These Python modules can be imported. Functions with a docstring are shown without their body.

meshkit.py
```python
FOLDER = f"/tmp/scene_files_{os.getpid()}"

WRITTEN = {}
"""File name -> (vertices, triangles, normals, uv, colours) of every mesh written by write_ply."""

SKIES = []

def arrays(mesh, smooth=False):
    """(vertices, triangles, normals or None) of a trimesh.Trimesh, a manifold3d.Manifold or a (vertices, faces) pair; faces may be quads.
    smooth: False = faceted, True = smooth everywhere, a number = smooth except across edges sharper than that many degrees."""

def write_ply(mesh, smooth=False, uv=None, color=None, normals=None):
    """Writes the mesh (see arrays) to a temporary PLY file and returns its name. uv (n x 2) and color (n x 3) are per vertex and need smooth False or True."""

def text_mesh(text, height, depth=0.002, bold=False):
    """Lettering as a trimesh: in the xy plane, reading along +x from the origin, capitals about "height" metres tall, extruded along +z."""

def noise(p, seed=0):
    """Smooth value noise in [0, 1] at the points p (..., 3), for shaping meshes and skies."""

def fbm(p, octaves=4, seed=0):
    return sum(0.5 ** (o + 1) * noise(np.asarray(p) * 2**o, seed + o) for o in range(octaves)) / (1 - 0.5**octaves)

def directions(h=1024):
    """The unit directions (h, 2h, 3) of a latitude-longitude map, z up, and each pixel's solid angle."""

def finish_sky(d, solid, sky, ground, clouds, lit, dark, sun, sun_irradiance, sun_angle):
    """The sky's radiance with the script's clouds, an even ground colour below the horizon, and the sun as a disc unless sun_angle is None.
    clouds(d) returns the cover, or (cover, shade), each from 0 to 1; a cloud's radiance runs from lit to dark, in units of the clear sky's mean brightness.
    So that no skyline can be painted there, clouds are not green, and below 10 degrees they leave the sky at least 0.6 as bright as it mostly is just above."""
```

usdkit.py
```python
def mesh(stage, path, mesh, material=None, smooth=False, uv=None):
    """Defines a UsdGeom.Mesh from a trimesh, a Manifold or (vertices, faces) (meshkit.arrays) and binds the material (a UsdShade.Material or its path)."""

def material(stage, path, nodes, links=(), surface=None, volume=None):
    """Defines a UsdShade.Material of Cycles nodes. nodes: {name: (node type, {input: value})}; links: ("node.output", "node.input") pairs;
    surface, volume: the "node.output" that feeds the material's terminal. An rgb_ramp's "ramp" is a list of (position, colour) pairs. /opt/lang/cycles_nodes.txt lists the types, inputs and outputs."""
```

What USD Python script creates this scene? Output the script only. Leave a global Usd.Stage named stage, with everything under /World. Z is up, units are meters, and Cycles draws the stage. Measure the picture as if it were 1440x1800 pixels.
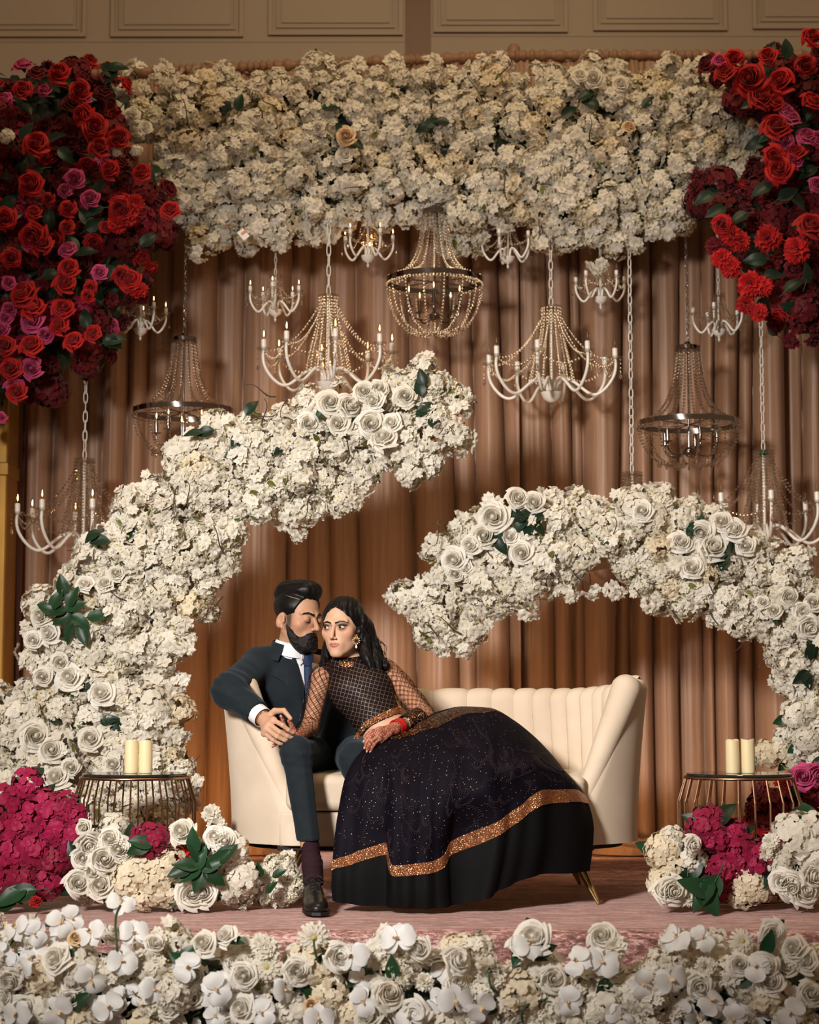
import math, random
import numpy as np, trimesh, usdkit, meshkit
import manifold3d as m3
from shapely.geometry import Polygon, Point, LineString
from shapely import affinity
from scipy.interpolate import RectBivariateSpline, CubicSpline, PchipInterpolator
from scipy.spatial import cKDTree
from scipy.ndimage import gaussian_filter1d
from pxr import Usd, UsdGeom, UsdShade, UsdLux, Sdf, Gf, Vt

stage = Usd.Stage.CreateInMemory()
UsdGeom.SetStageUpAxis(stage, 'Z')
UsdGeom.SetStageMetersPerUnit(stage, 1.0)
W = UsdGeom.Xform.Define(stage, '/World')
stage.SetDefaultPrim(W.GetPrim())
UsdGeom.Scope.Define(stage, '/World/Looks')
PI = math.pi

# ------------------------------------------------------------------ camera
FPX, CAMH, TILT = 3300.0, 0.725, math.atan(335 / 3300.0)
cam = UsdGeom.Camera.Define(stage, '/World/camera')
cam.CreateHorizontalApertureAttr(24.0)
cam.CreateVerticalApertureAttr(30.0)
cam.CreateFocalLengthAttr(24.0 * FPX / 1440)
cam.CreateFStopAttr(2.8)
cam.CreateFocusDistanceAttr(6.9)
cam.CreateClippingRangeAttr((0.1, 200.0))
cam.CreateExposureAttr(0.0)
_cx = UsdGeom.Xformable(cam)
_cx.AddTranslateOp().Set(Gf.Vec3d(0, 0, CAMH))
_cx.AddRotateXOp().Set(90 + math.degrees(TILT))
#ZOOM#

_ct, _st = math.cos(TILT), math.sin(TILT)
def P(px, py, d):
    """the point at distance d in front of the camera (world y = d) that a picture position looks at"""
    a, b = (px - 720) / FPX, (900 - py) / FPX
    y, z = _ct - b * _st, _st + b * _ct
    k = d / y
    return np.array([a * k, d, CAMH + z * k])
def PX(p):
    x, y, z = p[0], p[1], p[2] - CAMH
    fw, up = y * _ct + z * _st, -y * _st + z * _ct
    return 720 + FPX * x / fw, 900 - FPX * up / fw
def scale_at(d):
    return FPX / d

# ------------------------------------------------------------------ light
def light_xf(prim, pos, target):
    pos, target = np.array(pos, float), np.array(target, float)
    zc = pos - target; zc /= np.linalg.norm(zc)
    up = np.array([0, 0, 1.0]) if abs(zc[2]) < .98 else np.array([0, 1.0, 0])
    xc = np.cross(up, zc); xc /= np.linalg.norm(xc)
    yc = np.cross(zc, xc)
    m = Gf.Matrix4d(*xc, 0, *yc, 0, *zc, 0, *pos, 1)
    UsdGeom.Xformable(prim).AddTransformOp().Set(m)

def rect_light(name, pos, target, w, h, power, color):
    l = UsdLux.RectLight.Define(stage, '/World/' + name)
    l.CreateWidthAttr(w); l.CreateHeightAttr(h)
    l.CreateIntensityAttr(power); l.CreateColorAttr(Gf.Vec3f(*color))
    light_xf(l, pos, target)
    return l
def spot_light(name, pos, target, radius, power, color, cone, soft):
    l = UsdLux.SphereLight.Define(stage, '/World/' + name)
    l.CreateRadiusAttr(radius); l.CreateIntensityAttr(power); l.CreateColorAttr(Gf.Vec3f(*color))
    sh = UsdLux.ShapingAPI.Apply(l.GetPrim())
    sh.CreateShapingConeAngleAttr(cone); sh.CreateShapingConeSoftnessAttr(soft)
    light_xf(l, pos, target)
    return l

dome = UsdLux.DomeLight.Define(stage, '/World/room_ambient')
dome.CreateIntensityAttr(0.065); dome.CreateColorAttr(Gf.Vec3f(1.0, 0.66, 0.42))
# the photographer's soft flash, high at camera left, its beam narrowed on the couple
key = spot_light('flash_softbox', (-2.3, 1.2, 2.7), (0.0, 7.4, 1.02), 0.40, 415.0, (1.0, 0.965, 0.925), 23.5, 1.0)
# the hall's warm downlights over the stage
rect_light('hall_downlight', (0.3, 6.3, 5.6), (0.1, 8.4, 2.6), 2.6, 0.8, 12.0, (1.0, 0.75, 0.46))
# amber wash lights lying on the stage floor behind the sofa, aimed up the drapes
for i, (x, pw, col) in enumerate(((-.92, 36.0, (1.0, .50, .16)), (.06, 56.0, (1.0, .62, .32)), (.85, 22.0, (1.0, .52, .20)), (-1.75, 10.0, (1.0, .5, .2)), (1.7, 10.0, (1.0, .55, .25)))):
    rect_light(f'uplight_wash_{"abcde"[i]}', (x, 8.75, .06), (x, 9.30, 1.0), .35, .10, pw, col)

# ------------------------------------------------------------------ materials
_LOOKS = {}
def mat_nodes(name, nodes, links, surface):
    _LOOKS[name] = usdkit.material(stage, '/World/Looks/' + name, nodes, links, surface=surface)
    return _LOOKS[name]

def plain(name, color, rough=0.5, metallic=0.0, spec=0.5, noise=None, bump=None, sheen=0.0, coat=0.0, var=0.0, extra=None, sheen_tint=None):
    """principled material. noise=(scale, amount) varies the tone; bump=(scale, distance, stretch xyz); var varies repeats"""
    nodes = {'p': ('principled_bsdf', dict(base_color=color, roughness=rough, metallic=metallic, specular_ior_level=spec, sheen_weight=sheen, coat_weight=coat, **(extra or {})))}
    if sheen_tint: nodes['p'][1]['sheen_tint'] = sheen_tint
    links = []
    nodes['tc'] = ('texture_coordinate', {})
    src = None
    if noise:
        nodes['n'] = ('noise_texture', {'scale': noise[0], 'detail': 4.0})
        links.append(('tc.object', 'n.vector'))
        a = noise[1]
        nodes['r'] = ('rgb_ramp', {'ramp': [(0.25, tuple(c * (1 - a) for c in color)), (0.75, tuple(min(1, c * (1 + a)) for c in color))]})
        links += [('n.fac', 'r.fac')]
        src = 'r.color'
    if var:
        nodes['oi'] = ('object_info', {})
        nodes['vr'] = ('rgb_ramp', {'ramp': [(0, (1 - var, 1 - var * 1.1, 1 - var * 1.25)), (1, (1.0, 1.0, 1.0))]})
        nodes['vm'] = ('mix', {'mix_type': 'multiply', 'fac': 1.0, 'color1': color})
        links += [('oi.random', 'vr.fac'), ('vr.color', 'vm.color2')]
        if src: links.append((src, 'vm.color1'))
        src = 'vm.color'
    if src: links.append((src, 'p.base_color'))
    if bump:
        nodes['bm'] = ('mapping', {'scale': tuple(bump[2]) if len(bump) > 2 else (1, 1, 1)})
        nodes['bn'] = ('noise_texture', {'scale': bump[0], 'detail': 3.0})
        nodes['bp'] = ('bump', {'distance': bump[1], 'strength': 1.0})
        links += [('tc.object', 'bm.vector'), ('bm.vector', 'bn.vector'), ('bn.fac', 'bp.height'), ('bp.normal', 'p.normal')]
    return mat_nodes(name, nodes, links, 'p.BSDF')

def petal_mat(name, color, trans=0.25, rough=0.6, var=0.12, heart=None):
    """thin petals: part of the light goes through; tone varies a little from bloom to bloom"""
    nodes = {'oi': ('object_info', {}),
             'vr': ('rgb_ramp', {'ramp': [(0, tuple(c * (1 - var * k) for c, k in zip(color, (1, 1.15, 1.5)))), (1, color)]}),
             'p': ('principled_bsdf', dict(roughness=rough, specular_ior_level=0.25, sheen_weight=0.1)),
             't': ('translucent_bsdf', {}), 'm': ('mix_closure', {'fac': trans})}
    links = [('oi.random', 'vr.fac'), ('vr.color', 'p.base_color'), ('vr.color', 't.color'), ('p.BSDF', 'm.closure1'), ('t.BSDF', 'm.closure2')]
    return mat_nodes(name, nodes, links, 'm.closure')

# ------------------------------------------------------------------ prims
_names = {}
def numbered(parent, name):
    k = (parent, name); n = _names.get(k, 0); _names[k] = n + 1
    return f'{parent}/{name}' if n == 0 else f'{parent}/{name}_{n:03d}'
def tag(prim, label=None, cat=None, group=None, kind=None):
    prim = prim.GetPrim() if hasattr(prim, 'GetPrim') else prim
    for k, v in (('label', label), ('category', cat), ('group', group), ('kind', kind)):
        if v: prim.SetCustomDataByKey(k, v)
    return prim
def path_of(p):
    return str(p.GetPath()) if p is not None else '/World'
def thing(name, label, cat, group=None, loc=(0, 0, 0), kind=None):
    x = UsdGeom.Xform.Define(stage, numbered('/World', name))
    x.AddTranslateOp().Set(Gf.Vec3d(*map(float, loc)))
    tag(x, label, cat, group, kind)
    x._loc = np.array(loc, float)
    return x
def obj(name, mesh, m, parent=None, smooth=35, label=None, kind=None, color=None):
    """one Mesh prim; meshes are given in world space, and moved into the space of a thing at a location"""
    p = usdkit.mesh(stage, numbered(path_of(parent), name), mesh, _LOOKS[m] if isinstance(m, str) else m, smooth=smooth)
    off = getattr(parent, '_loc', None)
    p._loc = off
    if off is not None and np.any(off):
        a = p.GetPointsAttr(); v = np.array(a.Get()) - off.astype(np.float32)
        a.Set(Vt.Vec3fArray.FromNumpy(v.astype(np.float32)))
    if color is not None:
        UsdGeom.PrimvarsAPI(p).CreatePrimvar('tone', Sdf.ValueTypeNames.Color3fArray, 'vertex').Set(Vt.Vec3fArray.FromNumpy(np.asarray(color, np.float32)))
    tag(p, label, None, None, kind)
    return p
def struct(name, mesh, m, label, parent=None, smooth=35):
    p = obj(name, mesh, m, parent, smooth)
    return tag(p, label, kind='structure')
def proto(name):
    """a class prim whose meshes the copies reference"""
    return stage.CreateClassPrim('/World/' + name)
def instance(parent, name, cls, mat4):
    x = UsdGeom.Xform.Define(stage, numbered(path_of(parent), name))
    m = np.array(mat4, float)
    off = getattr(parent, '_loc', None)
    if off is not None: m = m.copy(); m[:3, 3] -= off
    x.AddTransformOp().Set(Gf.Matrix4d(*m.T.ravel().tolist()))
    x.GetPrim().GetReferences().AddInternalReference(cls.GetPath())
    x.GetPrim().SetInstanceable(True)
    return x

# ------------------------------------------------------------------ mesh tools
def cat(ms):
    """joins (v, f) pairs / trimeshes"""
    vs, fs, n = [], [], 0
    for m in ms:
        if isinstance(m, trimesh.Trimesh): v, f = m.vertices, m.faces
        elif hasattr(m, 'to_mesh'):
            q = m.to_mesh(); v, f = q.vert_properties[:, :3], q.tri_verts
        else: v, f = m
        v, f = np.asarray(v, float), np.asarray(f, int)
        if f.shape[1] == 4: f = np.vstack([f[:, [0, 1, 2]], f[:, [0, 2, 3]]])
        vs.append(v); fs.append(f + n); n += len(v)
    return np.vstack(vs), np.vstack(fs)
def grid_faces(nu, nv, wrap_u=False, wrap_v=False):
    i, j = np.meshgrid(np.arange(nu if wrap_u else nu - 1), np.arange(nv if wrap_v else nv - 1), indexing='ij')
    i, j = i.ravel(), j.ravel(); a, b = (i + 1) % nu, (j + 1) % nv
    q = np.stack([i * nv + j, a * nv + j, a * nv + b, i * nv + b], 1)
    return np.vstack([q[:, [0, 1, 2]], q[:, [0, 2, 3]]])
def grid_mesh(G, wrap_u=False, wrap_v=False):
    nu, nv = G.shape[:2]
    return G.reshape(-1, 3), grid_faces(nu, nv, wrap_u, wrap_v)
def thicken(G, t):
    """a sheet (nu, nv, 3) with thickness t (closed solid)"""
    du, dv = np.gradient(G, axis=0), np.gradient(G, axis=1)
    n = np.cross(du, dv); n /= np.linalg.norm(n, axis=2, keepdims=True) + 1e-12
    A, B = G + n * t / 2, G - n * t / 2
    nu, nv = G.shape[:2]; N = nu * nv
    f = grid_faces(nu, nv)
    fs = [f, f[:, ::-1] + N]
    idx = np.arange(N).reshape(nu, nv)
    rim = np.concatenate([idx[:, 0], idx[-1, 1:], idx[-2::-1, -1], idx[0, -2:0:-1]])
    nx = np.roll(rim, -1)
    fs += [np.stack([rim, rim + N, nx], 1), np.stack([nx, rim + N, nx + N], 1)]
    return np.vstack([A.reshape(-1, 3), B.reshape(-1, 3)]), np.vstack(fs)
def box(lo, hi, r=0.0):
    lo, hi = np.array(lo, float), np.array(hi, float)
    if r <= 0:
        b = trimesh.creation.box(hi - lo); b.apply_translation((lo + hi) / 2); return b
    s = m3.Manifold.sphere(r, 12)
    ps = [s.translate([x, y, z]) for x in (lo[0] + r, hi[0] - r) for y in (lo[1] + r, hi[1] - r) for z in (lo[2] + r, hi[2] - r)]
    return m3.Manifold.batch_hull(ps)
def tube(pts, r, n=8, cap=True, closed=False):
    pts = np.asarray(pts, float); k = len(pts)
    r = np.broadcast_to(np.asarray(r, float), (k,))
    t = np.gradient(pts, axis=0) if not closed else np.roll(pts, -1, 0) - np.roll(pts, 1, 0)
    t /= np.linalg.norm(t, axis=1, keepdims=True) + 1e-12
    ref = np.array([0, 0, 1.0]) if abs(t[0][2]) < .9 else np.array([1.0, 0, 0])
    u = np.cross(t[0], ref); u /= np.linalg.norm(u)
    a = np.arange(n) * 2 * PI / n; rows = []
    for i in range(k):
        u = u - t[i] * (u @ t[i]); u /= np.linalg.norm(u) + 1e-12
        w = np.cross(t[i], u)
        rows.append(pts[i] + r[i] * (np.cos(a)[:, None] * u + np.sin(a)[:, None] * w))
    v = np.array(rows); f = grid_faces(k, n, wrap_u=closed, wrap_v=True)
    v = v.reshape(-1, 3)
    if cap and not closed:
        c0, c1 = len(v), len(v) + 1
        v = np.vstack([v, pts[0], pts[-1]])
        j = np.arange(n); jn = (j + 1) % n
        f = np.vstack([f, np.stack([np.full(n, c0), j, jn], 1), np.stack([np.full(n, c1), (k - 1) * n + jn, (k - 1) * n + j], 1)])
    return v, f
def lathe(prof, n=24, at=(0, 0, 0)):
    """profile of (radius, z) turned about the z axis through at"""
    p = np.asarray(prof, float); a = np.arange(n) * 2 * PI / n
    G = np.stack([p[:, 0][:, None] * np.cos(a), p[:, 0][:, None] * np.sin(a), np.repeat(p[:, 1][:, None], n, 1)], 2) + np.asarray(at, float)
    return grid_mesh(G[::-1], wrap_v=True)
def spline(pts, n):
    pts = np.asarray(pts, float)
    s = np.concatenate([[0], np.cumsum(np.linalg.norm(np.diff(pts, axis=0), axis=1))])
    return CubicSpline(s, pts, axis=0)(np.linspace(0, s[-1], n))
def rot(axis, a):
    axis = np.asarray(axis, float); axis = axis / np.linalg.norm(axis)
    return trimesh.transformations.rotation_matrix(a, axis)
def frame(n, spin=0.0, up=None):
    """3x3 whose z column is n, spun about it"""
    n = np.asarray(n, float); n = n / np.linalg.norm(n)
    h = np.array([0, 0, 1.0]) if abs(n[2]) < .95 else np.array([1.0, 0, 0])
    x = np.cross(h, n); x /= np.linalg.norm(x); y = np.cross(n, x)
    c, s = math.cos(spin), math.sin(spin)
    return np.stack([c * x + s * y, -s * x + c * y, n], 1)
def mat4(R, t, s=1.0):
    m = np.eye(4); m[:3, :3] = R * s; m[:3, 3] = t; return m

# surface nets: a signed distance function turned into one smooth mesh
def surface_nets(f, lo, hi, h):
    lo = np.asarray(lo, float); n = np.ceil((np.asarray(hi, float) - lo) / h).astype(int) + 1
    # coarse pass: only blocks near the surface are sampled finely
    B = 8
    nb = np.ceil((n - 1) / B).astype(int); n = nb * B + 1
    cc = np.stack(np.meshgrid(*[(np.arange(k) + .5) * B * h for k in nb], indexing='ij'), -1) + lo
    near = np.abs(f(cc.reshape(-1, 3))).reshape(nb) < B * h * 1.25
    D = np.full(n, 1.0, np.float32)
    cd = f(cc.reshape(-1, 3)).reshape(nb)
    D[:-1, :-1, :-1] = np.repeat(np.repeat(np.repeat(np.sign(cd), B, 0), B, 1), B, 2)
    D[-1] = 1; D[:, -1] = 1; D[:, :, -1] = 1
    mask = np.zeros(n, bool)
    for b in np.argwhere(near):
        i = b * B; mask[i[0]:i[0] + B + 1, i[1]:i[1] + B + 1, i[2]:i[2] + B + 1] = True
    ix = np.argwhere(mask)
    for k in range(0, len(ix), 400000):
        q = ix[k:k + 400000]; D[q[:, 0], q[:, 1], q[:, 2]] = f(lo + q * h)
    S = D < 0
    cnt = np.zeros(n - 1, np.int8)
    for a in np.ndindex(2, 2, 2):
        cnt += S[a[0]:n[0] - 1 + a[0], a[1]:n[1] - 1 + a[1], a[2]:n[2] - 1 + a[2]]
    cells = np.argwhere((cnt > 0) & (cnt < 8))
    vid = np.full(n - 1, -1, np.int64); vid[cells[:, 0], cells[:, 1], cells[:, 2]] = np.arange(len(cells))
    acc, num = np.zeros((len(cells), 3)), np.zeros(len(cells))
    corners = list(np.ndindex(2, 2, 2))
    for a in corners:
        for ax in range(3):
            if a[ax]: continue
            b = list(a); b[ax] = 1
            ca, cb = cells + a, cells + b
            da, db = D[ca[:, 0], ca[:, 1], ca[:, 2]], D[cb[:, 0], cb[:, 1], cb[:, 2]]
            x = (da < 0) != (db < 0)
            t = np.where(x, da / np.where(x, da - db, 1), 0)
            p = np.tile(np.array(a, float), (len(cells), 1)); p[:, ax] = t
            acc[x] += p[x]; num[x] += 1
    V = lo + (cells + acc / np.maximum(num, 1)[:, None]) * h
    F = []
    for ax in range(3):
        u, w = (ax + 1) % 3, (ax + 2) % 3
        sl0 = [slice(1, n[k] - 1) for k in range(3)]; sl0[ax] = slice(0, n[ax] - 1)
        sl1 = list(sl0); sl1[ax] = slice(1, n[ax])
        A, Bq = S[tuple(sl0)], S[tuple(sl1)]
        off = np.array([1, 1, 1]); off[ax] = 0
        for sign, e in ((1, np.argwhere(A & ~Bq)), (-1, np.argwhere(~A & Bq))):
            if not len(e): continue
            e = e + off
            eu, ew = np.eye(3, dtype=int)[u], np.eye(3, dtype=int)[w]
            q = [vid[tuple((e - d).T)] for d in (eu * 0, eu, eu + ew, ew)]
            q = np.stack(q, 1)
            if sign < 0: q = q[:, ::-1]
            F.append(q)
    F = np.vstack(F)
    return V, np.vstack([F[:, [0, 1, 2]], F[:, [0, 2, 3]]])
def smooth_mesh(v, f, it=6, lam=0.5, mu=-0.53):
    from scipy.sparse import coo_matrix
    n = len(v); e = np.vstack([f[:, [0, 1]], f[:, [1, 2]], f[:, [2, 0]]]); e = np.vstack([e, e[:, ::-1]])
    A = coo_matrix((np.ones(len(e)), (e[:, 0], e[:, 1])), (n, n)).tocsr(); A.data[:] = 1
    deg = np.maximum(np.asarray(A.sum(1)).ravel(), 1)[:, None]
    v = np.array(v, float)
    for k in range(it):
        for w in (lam, mu): v = v + w * (A @ v / deg - v)
    return v, f
# ================================================================== setting
plain('wall_paint', (0.40, 0.32, 0.245), 0.55, noise=(1.5, 0.06))
plain('dark_wood', (0.16, 0.066, 0.026), 0.45, noise=(3, 0.15), bump=(40, 0.001, (1, 1, .05)))
plain('carpet', (0.10, 0.05, 0.04), 0.95, noise=(8, 0.25))
plain('gold_leaf', (0.36, 0.19, 0.035), 0.5, metallic=0.6, noise=(5, 0.2), bump=(9, 0.004, (1, 1, .3)))
plain('maroon_cloth', (0.055, 0.018, 0.014), 0.9)
FLOORZ = -0.42
struct('floor', box((-7, -2, FLOORZ - .1), (7, 10.6, FLOORZ)), 'carpet', 'dark reddish carpet of the hall around the stage')
WY = 10.45
def wall_px(px, py): return P(px, py, WY)
# the panelled back wall: two leaves of a folding wall with moulded frames, and a wooden post between them
def panel_frame(x0, x1, z0, z1, y):
    out = []
    for off, w, d in ((0, .022, .020), (.045, .010, .010)):
        a0, a1, b0, b1 = x0 + off, x1 - off, z0 + off, z1 - off
        for lo, hi in (((a0, b0), (a1, b0 + w)), ((a0, b1 - w), (a1, b1)), ((a0, b0 + w), (a0 + w, b1 - w)), ((a1 - w, b0 + w), (a1, b1 - w))):
            out.append(box((lo[0], y - d, lo[1]), (hi[0], y, hi[1]), 0.0))
    return cat(out)
xl, xr = wall_px(713, 60)[0], wall_px(757, 60)[0]
TOPZ = 5.6
wl = obj('wall_back', cat([box((-7, WY, FLOORZ), (xl, WY + .12, TOPZ))]), 'wall_paint')
tag(wl, 'cream panelled wall above the drapes, left of the wooden post', kind='structure')
wr = obj('wall_back', cat([box((xr, WY, FLOORZ), (7, WY + .12, TOPZ))]), 'wall_paint')
tag(wr, 'cream panelled wall above the drapes, right of the wooden post', kind='structure')
struct('trim', box((xl - .002, WY - .004, FLOORZ), (xr + .002, WY + .1, TOPZ)), 'dark_wood', 'brown wooden post between the two halves of the panelled wall')
for w, spans in ((wl, ((-85, 152, 66), (195, 428, 66), (472, 708, 63))), (wr, ((762, 998, 58), (1043, 1278, 55), (1323, 1560, 52)))):
    for a, b, y in spans:
        p0, p1 = wall_px(a, y), wall_px(b, y)
        obj('panel', cat([panel_frame(p0[0], p1[0], p0[2], TOPZ - .15, WY), box((p0[0] + .075, WY - .008, p0[2] + .075), (p1[0] - .075, WY + .01, TOPZ - .225))]), 'wall_paint', w, smooth=False)
    b0 = w is wl
    z = wall_px(100, 73 if b0 else 63)[2]
    obj('rail_groove', box((-7 if b0 else xr, WY - .004, z - .004), (xl if b0 else 7, WY + .01, z + .004)), 'wall_paint', w)

# ------------------------------------------------------------------ stage
mat_nodes('crushed_velvet', {
    'tc': ('texture_coordinate', {}), 'mp': ('mapping', {'scale': (.7, 4.5, 2.4)}), 'mp2': ('mapping', {'scale': (1.0, 5.0, 2.0)}),
    'n1': ('noise_texture', {'scale': 9.0, 'detail': 5.0, 'roughness': 0.65, 'distortion': 1.2}),
    'n2': ('noise_texture', {'scale': 45.0, 'detail': 4.0, 'roughness': 0.7, 'distortion': 0.8}),
    'mx': ('mix', {'fac': 0.5}), 'r': ('rgb_ramp', {'ramp': [(0.40, (0.10, 0.036, 0.028)), (0.50, (0.27, 0.115, 0.095)), (0.58, (0.66, 0.40, 0.35))]}),
    'rr': ('rgb_ramp', {'ramp': [(0.35, (.55, .55, .55)), (0.62, (.34, .34, .34))]}),
    'bp': ('bump', {'distance': 0.006, 'strength': 0.9}),
    'p': ('principled_bsdf', {'specular_ior_level': 0.4, 'sheen_weight': 0.45, 'sheen_roughness': 0.35, 'sheen_tint': (0.85, 0.6, 0.55)})},
    [('tc.object', 'mp.vector'), ('tc.object', 'mp2.vector'), ('mp.vector', 'n1.vector'), ('mp2.vector', 'n2.vector'), ('n1.fac', 'mx.color1'), ('n2.fac', 'mx.color2'),
     ('mx.color', 'r.fac'), ('mx.color', 'rr.fac'), ('mx.color', 'bp.height'), ('bp.normal', 'p.normal'), ('r.color', 'p.base_color'), ('rr.color', 'p.roughness')], 'p.BSDF')
SF, SB = 6.16, 9.75      # front and back edge of the stage
st = thing('stage', 'low stage covered in dusty pink crushed velvet', 'stage', kind='structure')
rng = np.random.default_rng(3)
def velvet_top():
    nx, ny = 260, 90
    xs = np.linspace(-3.4, 3.4, nx); ys = np.concatenate([np.linspace(SF, SF + .05, 8), np.linspace(SF + .06, SB, ny - 8)])
    X, Y = np.meshgrid(xs, ys, indexing='ij')
    n = meshkit.fbm(np.stack([X * 3, Y * 7, X * 0], -1), 3, 5) - .5
    z = .008 * n
    # folds of the loose cloth at the back right, behind the sofa
    fold = np.exp(-((X - 1.4) / .9) ** 2) * np.exp(-((Y - 8.2) / .8) ** 2)
    z = z + .02 * fold * np.sin(Y * 24 + 2 * meshkit.fbm(np.stack([X * 2, Y, X * 0], -1), 2, 8)) ** 3 * (Y > 7.4)
    e = np.clip((Y - SF) / .045, 0, 1)
    z = z * e - .03 * (1 - np.sqrt(1 - (1 - e) ** 2)) - .004
    return grid_mesh(np.stack([X, Y, z], -1))
obj('velvet_top', velvet_top(), 'crushed_velvet', st, smooth=True)
def velvet_front():
    nx, nz = 300, 30
    xs = np.linspace(-3.4, 3.4, nx); zs = np.linspace(-.034, FLOORZ, nz)
    X, Z = np.meshgrid(xs, zs, indexing='ij')
    Y = SF + .006 * (meshkit.fbm(np.stack([X * 5, Z * 2, X * 0], -1), 3, 9) - .5) - .02 * ((-Z) / .42)
    return grid_mesh(np.stack([X, Y, Z], -1))
obj('velvet_skirt', velvet_front(), 'crushed_velvet', st, smooth=True)

# ------------------------------------------------------------------ drapes
mat_nodes('drape_satin', {
    'tc': ('texture_coordinate', {}), 'mp': ('mapping', {'scale': (60, 60, 1.2)}), 'n': ('noise_texture', {'scale': 3.0, 'detail': 4.0}),
    'r': ('rgb_ramp', {'ramp': [(0.3, (0.30, 0.160, 0.092)), (0.7, (0.385, 0.225, 0.138))]}), 'bp': ('bump', {'distance': 0.002, 'strength': 0.5}),
    'p': ('principled_bsdf', {'roughness': 0.45, 'specular_ior_level': 0.4, 'sheen_weight': 0.1, 'sheen_roughness': 0.4}), 't': ('translucent_bsdf', {}), 'm': ('mix_closure', {'fac': 0.16})},
    [('tc.object', 'mp.vector'), ('mp.vector', 'n.vector'), ('n.fac', 'r.fac'), ('n.fac', 'bp.height'), ('bp.normal', 'p.normal'), ('r.color', 'p.base_color'), ('r.color', 't.color'), ('p.BSDF', 'm.closure1'), ('t.BSDF', 'm.closure2')], 'm.closure')
plain('chrome', (0.72, 0.70, 0.68), 0.13, metallic=1.0)
DY = 9.35
def fold_profile(x, edges, seed, depths):
    """height of soft pleats between the given edges: round ridges with narrow valleys"""
    k = np.clip(np.searchsorted(edges, x, 'right') - 1, 0, len(edges) - 2)
    t = (x - edges[k]) / (edges[k + 1] - edges[k])
    return depths[k] * np.sqrt(np.clip(1 - np.abs(2 * np.clip(t, 0, 1) - 1) ** 2.4, 0, 1))
def drape(x0, x1, ztop0, ztop1, seed, valleys=None):
    """a drape hanging from a rod; the gathers at the rod run into wider folds below"""
    r = np.random.default_rng(seed)
    def edges(wlo, whi):
        e = [x0]
        while e[-1] < x1: e.append(e[-1] + r.uniform(wlo, whi) * r.choice([.6, 1, 1, 1.5]))
        return np.array(e)
    E1, E2 = edges(.085, .20), edges(.035, .06)
    if valleys is not None: E1 = np.array(sorted(valleys))
    D1 = r.uniform(.045, .19, len(E1)) * np.clip(np.append(np.diff(E1), .1) / .12, .6, 1.3); D2 = r.uniform(.008, .016, len(E2))
    drift = r.normal(0, .012, len(E1))
    nx = int((x1 - x0) / .0055); nz = 46
    xs = np.linspace(x0, x1, nx); s = np.linspace(0, 1, nz)
    G = np.zeros((nx, nz, 3))
    for j, t in enumerate(s):
        z = (ztop0 + (ztop1 - ztop0) * (xs - x0) / (x1 - x0)) * (1 - t) + 0.012 * t
        w = .03 * np.interp(t, [0, 1], [-1, 1]) * np.sin(xs * 2.1 + seed) + .012 * np.sin(5 * t + xs * 3)
        q = xs + w
        y = fold_profile(q, E1 + drift * (2 * t - 1), seed, D1) * np.interp(t, [0, .05, .25, 1], [.15, .45, .85, 1.0])
        y = y + fold_profile(xs, E2, seed, D2) * np.interp(t, [0, .06, .3, 1], [1, .9, .10, .03])
        y = y + .0022 * np.sin(xs * 150 + 3 * np.sin(xs * 9)) * (1 - .4 * t)
        G[:, j] = np.stack([xs, DY - y, z], 1)
    return G
ZT0, ZTM, ZT1 = P(20, 134, DY)[2], P(905, 98, DY)[2], P(1440, 96, DY)[2]
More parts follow.
